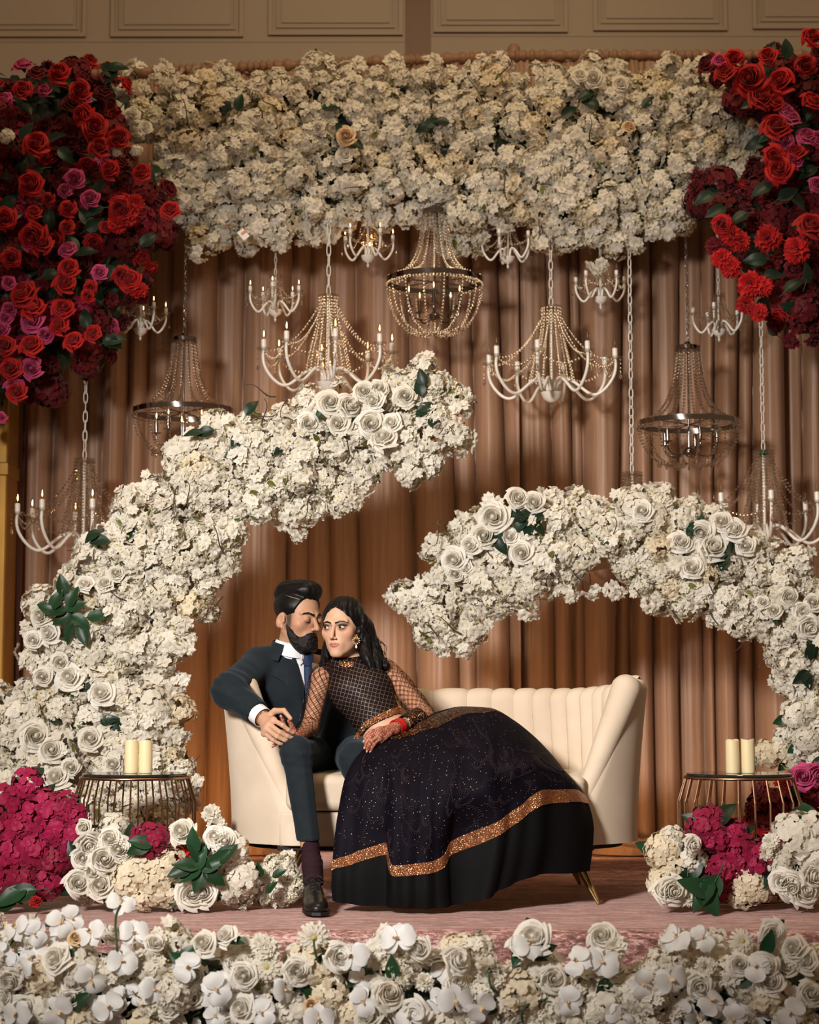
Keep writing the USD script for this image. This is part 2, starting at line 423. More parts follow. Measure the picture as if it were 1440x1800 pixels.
XM = P(905, 98, DY)[0]
XL = P(40, 900, DY)[0]
dl = thing('drape', 'champagne satin drape left of the taped upright pole, behind the couple', 'drape')
obj('cloth', grid_mesh(drape(XL, XM + .006, ZT0 - .035, ZTM - .035, 11)), 'drape_satin', dl, smooth=True)
dr = thing('drape', 'champagne satin drape right of the taped upright pole, behind the empty side of the sofa', 'drape')
obj('cloth', grid_mesh(drape(XM - .004, 3.3, ZTM - .035, ZT1 - .02, 23)), 'drape_satin', dr, smooth=True)
def puddle(x0, x1, yc, seed):
    n, m = 90, 26; X, V_ = np.meshgrid(np.linspace(x0, x1, n), np.linspace(-1, 1, m), indexing='ij')
    env = np.sin(np.clip((X - x0) / (x1 - x0), 0, 1) * PI) ** .6
    nz = meshkit.fbm(np.stack([X * 9, V_ * 1.6, X * 0], -1), 3, seed)
    z = .006 + env * (.03 + .06 * nz) * np.sqrt(np.clip(1 - V_ ** 2, 0, 1)) * (1 + .35 * np.sin(V_ * 7 + X * 14))
    return grid_mesh(np.stack([X, yc + V_ * (.10 + .05 * nz) * env, z], -1))
obj('hem_puddle', puddle(P(1035, 1490, 9.1)[0], P(1185, 1490, 9.1)[0], 9.12, 3), 'drape_satin', dr, smooth=True, label='surplus hem lying in folds on the stage')
obj('hem_puddle', puddle(P(395, 1490, 9.1)[0], P(500, 1490, 9.1)[0], 9.14, 6), 'drape_satin', dl, smooth=True, label='surplus hem lying in folds on the stage')
def header(a, b, seed):
    n = 420; t = np.linspace(0, 1, n)
    r = .026 + .006 * np.sin(t * 330 + 4 * np.sin(t * 40)) * np.random.default_rng(seed).uniform(.5, 1.4, n)
    pts = np.asarray(a) + (np.asarray(b) - np.asarray(a)) * t[:, None]
    return tube(pts, r, 10)
obj('rod_pocket', header((XL, DY - .03, ZT0 - .01), (XM, DY - .03, ZTM - .01), 4), 'drape_satin', dl, smooth=True, label='gathered rod pocket along the top edge')
obj('rod_pocket', header((XM, DY - .03, ZTM - .01), (3.3, DY - .03, ZT1 - .01), 5), 'drape_satin', dr, smooth=True, label='gathered rod pocket along the top edge')
po = thing('drape_pole', 'cloth-wrapped knob of the upright pole rising above the drapes', 'pole')
obj('upright', tube([(XM, DY + .11, 0.0), (XM, DY + .11, ZTM + .02)], .022, 12), 'chrome', po)
obj('wrapped_knob', lathe([(0, .075), (.02, .07), (.033, .05), (.036, .02), (.03, -.03), (0, -.035)], 16, (XM, DY + .07, ZTM + .015)), 'drape_satin', po)
# the dark maroon edge of the drapes and the gilded column beside them
mc = np.zeros((26, 40, 3))
for j, t in enumerate(np.linspace(0, 1, 40)):
    xs = np.linspace(P(17, 900, 9.2)[0], P(40, 900, 9.2)[0], 26)
    mc[:, j] = np.stack([xs, 9.2 - .018 * np.sin(xs * 130 + 2 * np.sin(5 * t)), np.full(26, 3.0 * (1 - t) + .01 * t)], 1)
tag(obj('side_curtain', thicken(mc, .006), 'maroon_cloth', smooth=True), 'narrow dark maroon curtain between the gilded column and the drapes', 'curtain')
gc = thing('column', 'gold leafed column at the left edge behind the red roses', 'column')
gx = P(12, 900, 8.95)[0]
obj('shaft', box((gx - .55, 8.95, .0), (gx, 9.4, 3.4), .012), 'gold_leaf', gc)
obj('band', box((gx - .56, 8.938, P(0, 838, 9)[2]), (gx + .006, 9.39, P(0, 815, 9)[2]), .006), 'gold_leaf', gc)
# ================================================================== sofa
mat_nodes('cream_velvet', {
    'tc': ('texture_coordinate', {}), 'n': ('noise_texture', {'scale': 6.0, 'detail': 3.0}), 'n2': ('noise_texture', {'scale': 260.0, 'detail': 2.0}),
    'r': ('rgb_ramp', {'ramp': [(0.3, (0.58, 0.46, 0.345)), (0.7, (0.66, 0.54, 0.415))]}), 'bp': ('bump', {'distance': 0.0006, 'strength': 0.5}),
    'p': ('principled_bsdf', {'roughness': 0.75, 'specular_ior_level': 0.25, 'sheen_weight': 0.35, 'sheen_roughness': 0.35, 'sheen_tint': (1.0, .93, .82)})},
    [('tc.object', 'n.vector'), ('tc.object', 'n2.vector'), ('n.fac', 'r.fac'), ('n2.fac', 'bp.height'), ('bp.normal', 'p.normal'), ('r.color', 'p.base_color')], 'p.BSDF')
plain('brass', (0.55, 0.36, 0.16), 0.28, metallic=1.0)
plain('rose_gold', (0.42, 0.24, 0.14), 0.3, metallic=1.0)
plain('black_underside', (0.012, 0.010, 0.010), 0.8)
SX, SYC, SBB = 0.096, 7.27, 0.45
sofa = thing('sofa', 'cream velvet loveseat with a channel-tufted shell back and splayed gold legs', 'sofa', loc=(SX, 7.3, 0))
SZ0 = .205
def shell_pt(phi, h, off, ph0=None):
    """point of the sofa's shell: phi runs from the left arm's front over the back to the right arm's front, h up, off = inwards"""
    A = .775 + .055 * h ** 1.5 - off; B = SBB - off * .9
    c, s = np.cos(phi), np.sin(phi)
    pb = np.where(s > 0, .80, 1.0)
    x = A * np.sign(c) * np.abs(c) ** pb; y = B * np.sign(s) * np.abs(s) ** pb
    rim = .775 + .045 * np.clip(1 - s / .75, 0, 1) ** 1.2
    z = SZ0 + (rim - .045 - SZ0) * h
    return np.stack(np.broadcast_arrays(SX + x, SYC + y, z), -1)
def end_angle(h): return np.radians(45 - 24 * h ** 1.25)
NPH, NH = 120, 26
def shell_grid(lo=0.0, t0=.055, grow=0.0):
    # section loop: outer side up, over the rolled rim, inner side down
    rows = []
    ends = np.sin(np.linspace(0, PI / 2, 9))
    u = np.concatenate([-1 - .0 + 0 * ends[:0], np.linspace(-1, 1, NPH)])
    hs = np.linspace(0, 1, NH); ang = np.linspace(0, PI, 13)
    sec = [(h, -1, 0) for h in hs] + [(1, -math.cos(a), math.sin(a)) for a in ang[1:-1]] + [(h, 1, 0) for h in hs[::-1]]
    G = np.zeros((NPH + 16, len(sec), 3))
    for j, (h, side, up) in enumerate(sec):
        e = end_angle(h); th = .052 - .012 * h
        us = np.concatenate([np.full(8, -1.0), u, np.full(8, 1.0)])
        q = np.concatenate([ends[:0:-1], np.zeros(NPH), ends[1:]])            # 0 inside, up to 1 at the very front
        phi = PI / 2 - us * (PI / 2 + e)
        phi = phi - np.sign(us) * q * .085
        th = th * np.sqrt(np.clip(1 - q ** 2, 0, 1)) + .0005
        p = shell_pt(phi, h, .052 + side * th)
        p[:, 2] += up * th * 1.05
        G[:, j] = p
    return G
obj('shell', grid_mesh(shell_grid()), 'cream_velvet', sofa, smooth=True, label='curved outer back and flared arms')
# upholstered channels on the inner side: padded strips from the seat up over the rim
NCH = 30
for k in range(NCH):
    a = np.linspace(-1, 1, 9); hh = np.concatenate([np.linspace(.34, 1, 16)]); ang = np.linspace(0, PI * .62, 7)[1:]
    sec = [(h, 1, 0) for h in hh] + [(1, math.cos(g), math.sin(g)) for g in ang]
    G = np.zeros((9, len(sec), 3))
    for j, (h, side, up) in enumerate(sec):
        e = end_angle(h); th = .052 - .012 * h
        us = -.93 + 1.86 * (k + .5 + a * .496) / NCH
        phi = PI / 2 - us * (PI / 2 + e)
        bulge = .002 + .011 * np.sqrt(np.clip(1 - a ** 2, 0, 1))
        p = shell_pt(phi, h, .052 + side * (th + bulge))
        p[:, 2] += up * (th + bulge * .9) * 1.05
        G[:, j] = p
    obj('back_channel', grid_mesh(G[:, ::-1]), 'cream_velvet', sofa, smooth=True)
# the padded roll along the front edge of each arm, swelling towards the top
for s in (-1, 1):
    hs = np.linspace(0.0, 1.0, 30); pts = []
    for h in hs:
        phi = PI / 2 - s * (PI / 2 + end_angle(h)) - s * .030
        pts.append(shell_pt(phi, h, .050))
    pts = np.array(pts); rr = np.interp(hs, [0, .25, .8, 1], [.022, .030, .050, .056])
    top = pts[-1]; n_ = pts[-1] - pts[-2]; n_ /= np.linalg.norm(n_)
    cap = np.array([top + n_ * .056 * math.sin(q) for q in np.linspace(.2, PI / 2, 7)]); cr_ = [.056 * math.cos(q) + .0005 for q in np.linspace(.2, PI / 2, 7)]
    obj('arm_roll', tube(np.vstack([pts, cap]), np.concatenate([rr, cr_]), 20), 'cream_velvet', sofa, smooth=True)
def plan_slab(off, z0, z1, r, front, n=64, dome=0.0):
    """a slab that fits inside the shell, with rounded edges"""
    ph = np.linspace(-.62, PI + .62, n)
    ring = shell_pt(ph, 0.1, off)[:, :2]
    ring = ring[ring[:, 1] > front]
    ring = np.vstack([ring, [[ring[-1, 0], front]], [[ring[0, 0], front]]])
    pl = Polygon(ring).buffer(-r).buffer(0)
    out = []; sph = m3.Manifold.sphere(r, 20)
    cs = m3.CrossSection([np.array(pl.exterior.coords)[:-1][::-1 if pl.exterior.is_ccw is False else 1]])
    lo = cs.extrude(z1 - z0 - 2 * r).translate([0, 0, z0 + r])
    rr = np.linspace(0, PI / 2, 6)
    parts = []
    layers = [(z0 + r * (1 - math.sin(t)), r * math.cos(t)) for t in rr[::-1]] + [(z1 - r * (1 - math.sin(t)), r * math.cos(t)) for t in rr]
    rings = []
    m = 160
    for z, o in layers:
        b = pl.buffer(o) if o > 1e-6 else pl
        L = b.exterior; c0 = L.project(Point(SX, front - 1))
        q = np.array([L.interpolate((c0 + f * L.length) % L.length).coords[0] for f in np.linspace(0, 1, m, endpoint=False)])
        rings.append(np.column_stack([q, np.full(m, z)]))
    c = np.array(pl.centroid.coords[0])
    for f in (.75, .5, .25, 0.02):
        q = rings[-1 if f == .75 else -1]
        base = rings[len(layers) - 1]
        rr_ = np.column_stack([c + (base[:, :2] - c) * f, np.full(m, z1 + dome * (1 - f ** 2))])
        rings.append(rr_)
    G = np.array(rings)
    return grid_mesh(G.transpose(1, 0, 2), wrap_u=True)
obj('seat_base', plan_slab(.07, SZ0 - .005, .325, .012, 6.955), 'cream_velvet', sofa, smooth=40)
obj('seat_cushion', plan_slab(.10, .330, .462, .035, 6.925, dome=.012), 'cream_velvet', sofa, smooth=True)
obj('underside', plan_slab(.06, SZ0 - .02, SZ0 + .01, .004, 6.97), 'black_underside', sofa, smooth=40)
for sx, sy in ((-1, -1), (1, -1), (-1, 1), (1, 1)):
    top = np.array([SX + sx * .50, SYC + (-.24 if sy < 0 else .28), SZ0 - .015]); foot = np.array([SX + sx * .59, SYC + (-.37 if sy < 0 else .38), 0.0])
    for o in (-.012, .012):
        d = np.array([o, 0, 0]); 
        obj('leg', tube(np.array([top + d * 1.6, foot + d * .15]), [.011, .006], 10), 'brass', sofa, smooth=40)
    obj('leg_bracket', box(top - [.035, .03, .004], top + [.035, .03, .006], .003), 'brass', sofa)

# ================================================================== cage tables and candles
plain('smoked_glass', (0.012, 0.014, 0.016), 0.06, spec=.8)
plain('candle_wax', (0.78, 0.62, 0.36), 0.5, extra={'subsurface_weight': 0.25, 'subsurface_scale': 0.01, 'subsurface_radius': (1.0, .6, .3)})
plain('wick_black', (0.02, 0.018, 0.015), 0.9)
def cage_table(cx, cy, label):
    t = thing('side_table', label, 'table', loc=(cx, cy, 0), group=None)
    H = .455
    c = np.array([cx, cy, 0])
    obj('glass_top', lathe([(0, H + .008), (.192, H + .008), (.195, H + .005), (.195, H), (.192, H - .003), (0, H - .003)], 64, c), 'smoked_glass', t, smooth=40)
    th = np.linspace(0, 2 * PI, 64, endpoint=False)
    def ring(r, z, w): return tube(np.stack([cx + r * np.cos(th), cy + r * np.sin(th), np.full(64, z)], 1), w, 8, closed=True)
    obj('top_ring', ring(.200, H - .008, .0055), 'rose_gold', t, smooth=True); obj('foot_ring', ring(.185, .006, .0055), 'rose_gold', t, smooth=True)
    for k in range(24):
        a = 2 * PI * (k + .3) / 24; d = np.array([math.cos(a), math.sin(a), 0])
        pts = [c + d * .200 + [0, 0, H - .010], c + d * .222 + [0, 0, H - .085], c + d * .227 + [0, 0, H - .095], c + d * .227 + [0, 0, .12], c + d * .222 + [0, 0, .10], c + d * .185 + [0, 0, .006]]
        obj('wire', tube(np.array(pts), .0036, 6), 'rose_gold', t, smooth=40)
    return t
def candle(px, cy, h, label):
    x = (px - 720) / FPX * cy / _ct * (_ct ** 2 + _st ** 2)
    x = P(px, 1330, cy)[0]
    z = .4635
    t = thing('candle', label, 'candle', group=None, loc=(x, cy, z))
    prof = [(0, 0), (.0235, 0), (.0255, .003), (.0258, h * .5), (.0252, h - .004), (.0235, h - .0005), (.021, h - .001), (.019, h - .006), (.014, h - .010), (0, h - .011)]
    G = lathe(prof, 28, (x, cy, z)); v, f = G
    a = np.arctan2(v[:, 1] - cy, v[:, 0] - x); v[:, 2] += .0025 * np.sin(2 * a + px) * (v[:, 2] > z + h * .9)
    obj('wax', (v, f), 'candle_wax', t, smooth=50)
    obj('wick', tube(np.array([(x, cy, z + h - .013), (x + .001, cy, z + h - .003), (x + .004, cy, z + h + .002)]), .0012, 6), 'wick_black', t)
TLX, TLY = P(237, 1360, 7.07)[0], 7.07
cage_table(TLX, TLY, 'round wire cage side table with dark glass top, left of the sofa')
TRX, TRY = P(1299, 1360, 7.07)[0], 7.07
cage_table(TRX, TRY, 'round wire cage side table with dark glass top, right of the sofa')
candle(231, 7.05, .122, 'ivory pillar candle on the left table, left one of its pair')
candle(256, 7.06, .120, 'ivory pillar candle on the left table, right one of its pair')
candle(1288, 7.05, .124, 'ivory pillar candle on the right table, left one of its pair')
candle(1315, 7.06, .126, 'ivory pillar candle on the right table, right one of its pair')
# ================================================================== flowers
WHITE = (0.86, 0.81, 0.71)
petal_mat('white_petals', WHITE, 0.33)
petal_mat('cream_petals', (0.84, 0.74, 0.56), 0.3)
petal_mat('ivory_rose_petals', (0.89, 0.85, 0.77), 0.33, rough=.5)
petal_mat('orchid_petals', (0.84, 0.83, 0.81), 0.3, rough=.42, var=.06)
petal_mat('champagne_petals', (0.78, 0.55, 0.32), 0.15)
petal_mat('red_petals', (0.48, 0.008, 0.008), 0.12, var=.3)
petal_mat('crimson_petals', (0.15, 0.004, 0.010), 0.10, var=.45)
petal_mat('pink_petals', (0.60, 0.070, 0.22), 0.15, var=.25)
petal_mat('magenta_petals', (0.34, 0.008, 0.060), 0.15, var=.35)
petal_mat('leaf_green', (0.014, 0.055, 0.020), 0.15, rough=.38, var=.4)
petal_mat('leaf_lime', (0.17, 0.20, 0.035), 0.25, rough=.45, var=.4)
petal_mat('leaf_dark', (0.010, 0.030, 0.014), 0.08, rough=.4, var=.4)
plain('flower_heart', (0.42, 0.36, 0.10), 0.7)
plain('twig_brown', (0.055, 0.030, 0.018), 0.8)
plain('stem_green', (0.03, 0.06, 0.02), 0.6)
plain('foliage_dark', (0.014, 0.022, 0.012), 0.85, noise=(30, .6), bump=(40, .02))
plain('cream_wrap', (0.45, 0.31, 0.21), 0.8, noise=(20, .15), bump=(25, .01))

def petal(L, Wd, nu=4, nv=3, cup=.3, lift=.3, curl=0., ruf=0., notch=.0, base=.25, rng=None, tip=1.0):
    """a petal from the origin along +x: width profile, cupped across, lifted along, tip curling back"""
    u = np.linspace(0, 1, nu); v = np.linspace(-1, 1, nv)
    U, V = np.meshgrid(u, v, indexing='ij')
    prof = base + (1 - base) * np.sin(np.clip(U ** .85, 0, 1) * PI * (.5 + .22 * tip)) ** 1.0
    wid = Wd / 2 * prof
    x = L * U * (1 - notch * (1 - np.abs(V)) * U ** 3)
    # bend along the length
    a = lift + curl * U ** 2
    X = x * np.cos(a); Z = x * np.sin(a)
    Y = V * wid
    Z = Z + cup * wid * V ** 2
    if ruf and rng is not None:
        Z = Z + ruf * L * U ** 1.5 * rng.normal(0, 1, U.shape)
    return np.stack([X, Y, Z], -1)
def round_petal(L, Wd, nu=8, nv=7, cup=.1, lift=.1, curl=-.3, wide=.62, wave=.0, ph=0.):
    u = np.linspace(0, 1, nu); v = np.linspace(-1, 1, nv)
    U, V = np.meshgrid(u, v, indexing='ij')
    q = U ** (math.log(.5) / math.log(wide))
    wid = Wd / 2 * np.sqrt(np.clip(1 - (2 * q - 1) ** 2, 0, 1)) + .0012 * (1 - U)
    x = L * (U * .93 + .07 * U * (1 - V ** 2))
    a = lift + curl * U ** 2
    return np.stack([x * np.cos(a), V * wid, x * np.sin(a) + cup * wid * V ** 2 + wave * L * np.sin(3 * V + 4 * U + ph) * U], -1)
def ring_of(make, n, ph=0., jit=.1, rng=None):
    out = []
    for k in range(n):
        G = make(k); a = ph + 2 * PI * k / n + (rng.normal(0, jit) if rng is not None else 0)
        c, s = math.cos(a), math.sin(a)
        R = np.array([[c, -s, 0], [s, c, 0], [0, 0, 1]])
        out.append(grid_mesh(G @ R.T))
    return out
def floret(rng, r=.024, double=True):
    """a silk cherry-blossom floret: five ruffled notched petals, a smaller ruffled ring within"""
    ms = ring_of(lambda k: petal(r * rng.uniform(.9, 1.1), r * 1.15, 4, 3, cup=.25, lift=rng.uniform(.15, .5), curl=-.3, ruf=.10, notch=.2, rng=rng), 5, rng.uniform(0, 6), .12, rng)
    if double:
        ms += ring_of(lambda k: petal(r * .68, r * .8, 3, 3, cup=.3, lift=rng.uniform(.7, 1.1), curl=-.4, ruf=.12, notch=.2, rng=rng), 4, rng.uniform(0, 6), .2, rng)
    return cat(ms)
def place(m, R, t, s=1.0):
    v, f = (m.vertices, m.faces) if isinstance(m, trimesh.Trimesh) else m
    return np.asarray(v) * s @ np.asarray(R).T + t, f
def fib_dirs(n, rng, zmin=-1.0):
    i = np.arange(n) + .5
    z = 1 - (1 - zmin) * i / n; ph = i * 2.399963
    r = np.sqrt(np.clip(1 - z * z, 0, 1))
    d = np.stack([r * np.cos(ph), r * np.sin(ph), z], 1) + rng.normal(0, .09, (n, 3))
    return d / np.linalg.norm(d, axis=1, keepdims=True)
def cluster_mesh(rng, n=26, R=(.062, .055, .06), zmin=-.35, fl=.026, make=None, spread=(.82, 1.12)):
    kinds = [(make or floret)(rng, fl * rng.uniform(.88, 1.12)) for _ in range(5)]
    out, dirs = [], fib_dirs(n, rng, zmin)
    for d in dirs:
        p = d * R * rng.uniform(*spread)
        out.append(place(kinds[rng.integers(5)], frame(d + rng.normal(0, .22, 3), rng.uniform(0, 6.28)), p))
    return cat(out), dirs
def leaf_mesh(L=.06, Wd=.03, fold=.25, droop=.5, n=7):
    u = np.linspace(0, 1, n); v = np.array([-1, -.5, 0, .5, 1.])
    U, V = np.meshgrid(u, v, indexing='ij')
    w = Wd / 2 * np.sin(PI * U ** .8) ** .9 * (1 - .12 * U) + .0006
    a = -droop * U
    G = np.stack([L * U * np.cos(a), V * w, L * U * np.sin(a) + fold * w * np.abs(V) + .02 * Wd * np.sin(U * 14) * np.abs(V)], -1)
    return grid_mesh(G)
def rose_mesh(rng, R=.045, n=5, open_=1.0):
    """a garden rose: a wound heart inside cupped petals whose rims roll outward, each petal its own irregular sheet"""
    out = []
    th = np.linspace(0, 4.6 * PI, 36); rr = R * (.04 + .21 * th / th[-1])
    G = np.zeros((36, 5, 3))
    for j, k in enumerate(np.linspace(0, 1, 5)):
        zz = R * (.2 + k * (.72 - .10 * th / th[-1])) + R * .04 * np.sin(th * 1.3) * k
        fl = 1 + (.10 * k + .18 * k ** 4) * (th / th[-1])
        G[:, j] = np.stack([rr * fl * np.cos(th), rr * fl * np.sin(th), zz], 1)
    out.append(grid_mesh(G)); out.append(lathe([(R * .19, R * .3), (R * .17, R * .74), (R * .09, R * .84), (0, R * .86)], 10))
    counts = (3, 3, 4, 5, 5)[:n]
    ph = rng.uniform(0, 6.28)
    for ring, m in enumerate(counts):
        t = (ring + 1) / n
        ph += 1.1
        for k in range(m):
            a0 = ph + 2 * PI * k / m + rng.normal(0, .22); half = PI / m * (1.3 + .3 * rng.uniform())
            uu = np.linspace(-1, 1, 8); vv = np.linspace(0, 1, 8)
            U, V = np.meshgrid(uu, vv, indexing='ij')
            op = open_ * rng.uniform(.82, 1.18)
            # profile in the (radius, height) plane: rises from the heart, bulges, and the rim rolls outward and down
            dr, dz, sk = rng.normal(0, .05), rng.normal(0, .05), rng.uniform(.05, .14)
            rr_ = R * (.26, .42, .62, .84, 1.0)[ring] * (.85 + .15 * op) * (1 + dr); zz_ = R * (.98, .94, .82, .62, .38)[ring] * (1.1 - .1 * op) * (1 + dz)
            s1 = np.clip(V / .8, 0, 1); s2 = np.clip((V - .8) / .2, 0, 1)
            lean = (.0, .03, .09, .16, .24)[ring]
            rad = R * .07 + (rr_ * .9 - R * .07) * np.sin(s1 * PI / 2) ** (.7 + .3 * t) + rr_ * lean * s2
            z = zz_ * (s1 ** (1.0 + .6 * t)) - zz_ * .7 * lean * s2 ** 1.5
            side = np.abs(U) ** 2.2
            z = z - R * .30 * side * V ** 1.5 * (.45 + .55 * t)
            rad = rad * (1 - .06 * np.cos(U * PI / 1.2) * V) + R * sk * U * V + R * .03 * np.sin(U * 3 + ring * 2 + k) * V ** 2
            z = z + R * .045 * np.sin(U * 4.5 + k * 2.1 + ring * 1.3) * V ** 2 * (.4 + t)
            an = a0 + U * half * (.45 + .55 * np.sin(np.clip(V * 1.2, 0, 1) * PI / 2))
            out.append(grid_mesh(np.stack([rad * np.cos(an), rad * np.sin(an), z], -1)))
    return cat(out)
def hydrangea_mesh(rng, n=58, R=.075, fl=.021):
    def four(r_, rr):
        return cat(ring_of(lambda k: petal(rr * r_.uniform(.92, 1.08), rr * 1.15, 4, 3, cup=.2, lift=.2, curl=-.25, ruf=.04, rng=r_, tip=1.5), 4, 0, .06, r_))
    return cluster_mesh(rng, n, (R, R, R * .82), -.25, fl, four)
def ruffle_mesh(rng, R=.045):
    """a carnation or dahlia head: many short ruffled petals packed into a dome"""
    out = []
    for ring, (m, lift, L) in enumerate(((12, -.1, 1.0), (11, .25, .95), (10, .6, .88), (8, .95, .8), (5, 1.3, .7))):
        out += ring_of(lambda k: petal(R * L * rng.uniform(.85, 1.1), R * .55, 4, 4, cup=.25, lift=lift + rng.normal(0, .1), curl=-.2, ruf=.09, notch=.15, rng=rng), m, rng.uniform(0, 6), .12, rng)
    v, f = cat(out); return v + [0, 0, R * .1], f
def daisy_mesh(rng, R=.05):
    out = []
    for m, lift, L in ((16, .05, 1.), (14, .3, .85), (10, .7, .55)):
        out += ring_of(lambda k: petal(R * L * rng.uniform(.93, 1.05), R * .24, 4, 3, cup=.5, lift=lift, curl=-.25, ruf=.01, rng=rng, tip=.8), m, rng.uniform(0, 6), .05, rng)
    return cat(out)
def orchid_mesh(rng, R=.05):
    """a moth orchid: three narrow sepals behind, two broad rounded petals, a small lip"""
    out = []
    def at(a, G):
        c, s = math.cos(a), math.sin(a)
        return grid_mesh(G @ np.array([[c, -s, 0], [s, c, 0], [0, 0, 1]]).T)
    for a in (PI / 2, PI / 2 + 2.2, PI / 2 - 2.2):
        out.append(at(a + rng.normal(0, .06), round_petal(R * 1.0, R * .72, 7, 5, cup=.12, lift=.05 + rng.normal(0, .05), curl=-.3, wave=.03, ph=a)))
    for a in (.12, PI - .12):
        G = round_petal(R * 1.1, R * 1.25, 8, 7, cup=.10, lift=.30 + rng.normal(0, .14), curl=-.55, wide=.58, wave=.07, ph=rng.uniform(0, 6))
        G[..., 2] += .004; out.append(at(a + rng.normal(0, .08), G))
    return cat(out)
def orchid_lip(R=.05):
    return cat([grid_mesh(petal(R * .45, R * .3, 5, 3, cup=.9, lift=.9, curl=.6) @ np.array([[0, 1, 0], [-1, 0, 0], [0, 0, 1.]]).T), lathe([(0, .0), (R * .12, R * .05), (R * .1, R * .22), (0, R * .28)], 8)])

KIND = {}
def kind(name, n, builder):
    """n variants of a bloom, each a class prim; builder(rng) gives [(sub-part name, mesh, material, smooth)]"""
    out = []
    for k in range(n):
        cls = proto(f'{name}_kind_{k:03d}')
        for sub, mesh, m, sm in builder(np.random.default_rng(hash_seed(name) + k), k):
            obj(sub, mesh, m, cls, smooth=sm, kind='stuff' if sub == 'stamens' else None)
        out.append(cls)
    KIND[name] = out
def hash_seed(s): return sum((i + 1) * ord(c) for i, c in enumerate(s))
def blossom(mname):
    def b(rng, k):
        m, dirs = cluster_mesh(rng, 24 + 3 * (k % 3), (.062 + .010 * (k % 2), .052, .055 + .012 * (k % 3)), spread=(.6, 1.25))
        hearts = cat([place(trimesh.creation.icosphere(1, .0042), np.eye(3), d * .062) for d in dirs[::1]])
        out = [('petals', m, mname, True), ('stamens', hearts, 'flower_heart', True)]
        if k % 2 == 0:
            for d in dirs[rng.choice(len(dirs), 2)]:
                out.append(('leaf', place(leaf_mesh(.05, .022, droop=rng.uniform(-.2, .8)), frame(d + rng.normal(0, .3, 3), rng.uniform(0, 6)), d * .064), 'leaf_lime', True))
        if k % 3 == 0:
            d = dirs[5]; out.append(('twig', tube(spline([d * -.05, d * .02 + [.01, 0, 0], d * .085, d * .105 + [.02, .01, 0]], 8), .0022, 5), 'twig_brown', True))
        return out
    return b
kind('blossom_cluster', 8, blossom('white_petals'))
kind('cream_blossom_cluster', 4, blossom('cream_petals'))
def sprig(rng, k):
    kinds = [floret(rng, .026) for _ in range(3)]; out = []
    ps = np.array([(0, 0, .05), (.022, .010, .035), (-.018, .020, .030), (.004, -.024, .028), (-.024, -.012, .020)][:4 + k % 2])
    for p in ps: out.append(place(kinds[rng.integers(3)], frame(p / np.linalg.norm(p) + rng.normal(0, .3, 3), rng.uniform(0, 6)), p))
    return [('petals', cat(out), 'white_petals', True), ('twig', tube(spline([(0, .006, -.06), (.004, 0, -.02), (0, 0, .04)], 8), .0016, 5), 'twig_brown', True), ('leaf', place(leaf_mesh(.036, .017, droop=.2), frame((.8, .3, .4), k), np.array([.01, 0, -.01])), 'leaf_lime', True)]
kind('blossom_sprig', 4, sprig)
def rose_b(mname, R=.045, leafm='leaf_green', opens=(1., .8, 1.1, .9)):
    def b(rng, k):
        o = opens[k % len(opens)]
        out = [('petals', rose_mesh(rng, R, 5, o), mname, True),
               ('calyx', lathe([(0, -.02), (R * .12, -.015), (R * .3, R * .02), (R * .22, R * .12), (0, R * .13)], 8), 'leaf_green', True)]
        if k % 2 == 0:
            out.append(('leaf', place(leaf_mesh(R * 1.7, R * .95, droop=.3), rot([0, 0, 1], k)[:3, :3], np.array([0, 0, -.006])), leafm, True))
        return out
    return b
kind('rose', 4, rose_b('ivory_rose_petals'))
kind('red_rose', 4, rose_b('red_petals'))
kind('pink_rose', 3, rose_b('pink_petals', opens=(.85, 1.)))
kind('crimson_rose', 3, rose_b('crimson_petals', opens=(1.1, .9)))
kind('champagne_rose', 1, rose_b('champagne_petals', opens=(.8,)))
def hyd(mname):
    def b(rng, k):
        m, dirs = hydrangea_mesh(rng, 54 + 6 * k)
        out = [('petals', m, mname, True)]
        if k % 2 == 0:
            for a in (k, k + 2.4):
                out.append(('leaf', place(leaf_mesh(.10, .06, droop=.5), rot([0, 0, 1], a)[:3, :3], np.array([.03 * math.cos(a), .03 * math.sin(a), -.02])), 'leaf_green', True))
        return out
    return b
kind('hydrangea', 3, hyd('cream_petals'))
kind('magenta_hydrangea', 3, hyd('magenta_petals'))
kind('crimson_hydrangea', 3, hyd('crimson_petals'))
kind('white_hydrangea', 3, hyd('white_petals'))
kind('red_dahlia', 3, lambda rng, k: [('petals', ruffle_mesh(rng), 'red_petals', True)])
kind('crimson_carnation', 3, lambda rng, k: [('petals', ruffle_mesh(rng), 'crimson_petals', True)])
kind('carnation', 3, lambda rng, k: [('petals', ruffle_mesh(rng, .04), 'white_petals', True)])
kind('daisy', 2, lambda rng, k: [('petals', daisy_mesh(rng), 'white_petals', True), ('flower_heart', lathe([(0, .012), (.008, .011), (.012, .004), (.011, 0), (0, -.004)], 10), 'flower_heart', True)])
kind('orchid', 4, lambda rng, k: [('petals', orchid_mesh(rng), 'orchid_petals', True), ('lip', orchid_lip(), 'champagne_petals', True)])
kind('leaf', 3, lambda rng, k: [('blade', leaf_mesh(.085, .048, droop=rng.uniform(.1, .9)), 'leaf_green', True), ('stalk', tube([(-.025, 0, -.004), (0, 0, 0), (.02, 0, .001)], .0016, 5), 'stem_green', True)])
kind('dark_leaf', 3, lambda rng, k: [('blade', leaf_mesh(.085, .05, droop=rng.uniform(.1, .9)), 'leaf_dark', True), ('stalk', tube([(-.025, 0, -.004), (0, 0, 0), (.02, 0, .001)], .0016, 5), 'stem_green', True)])
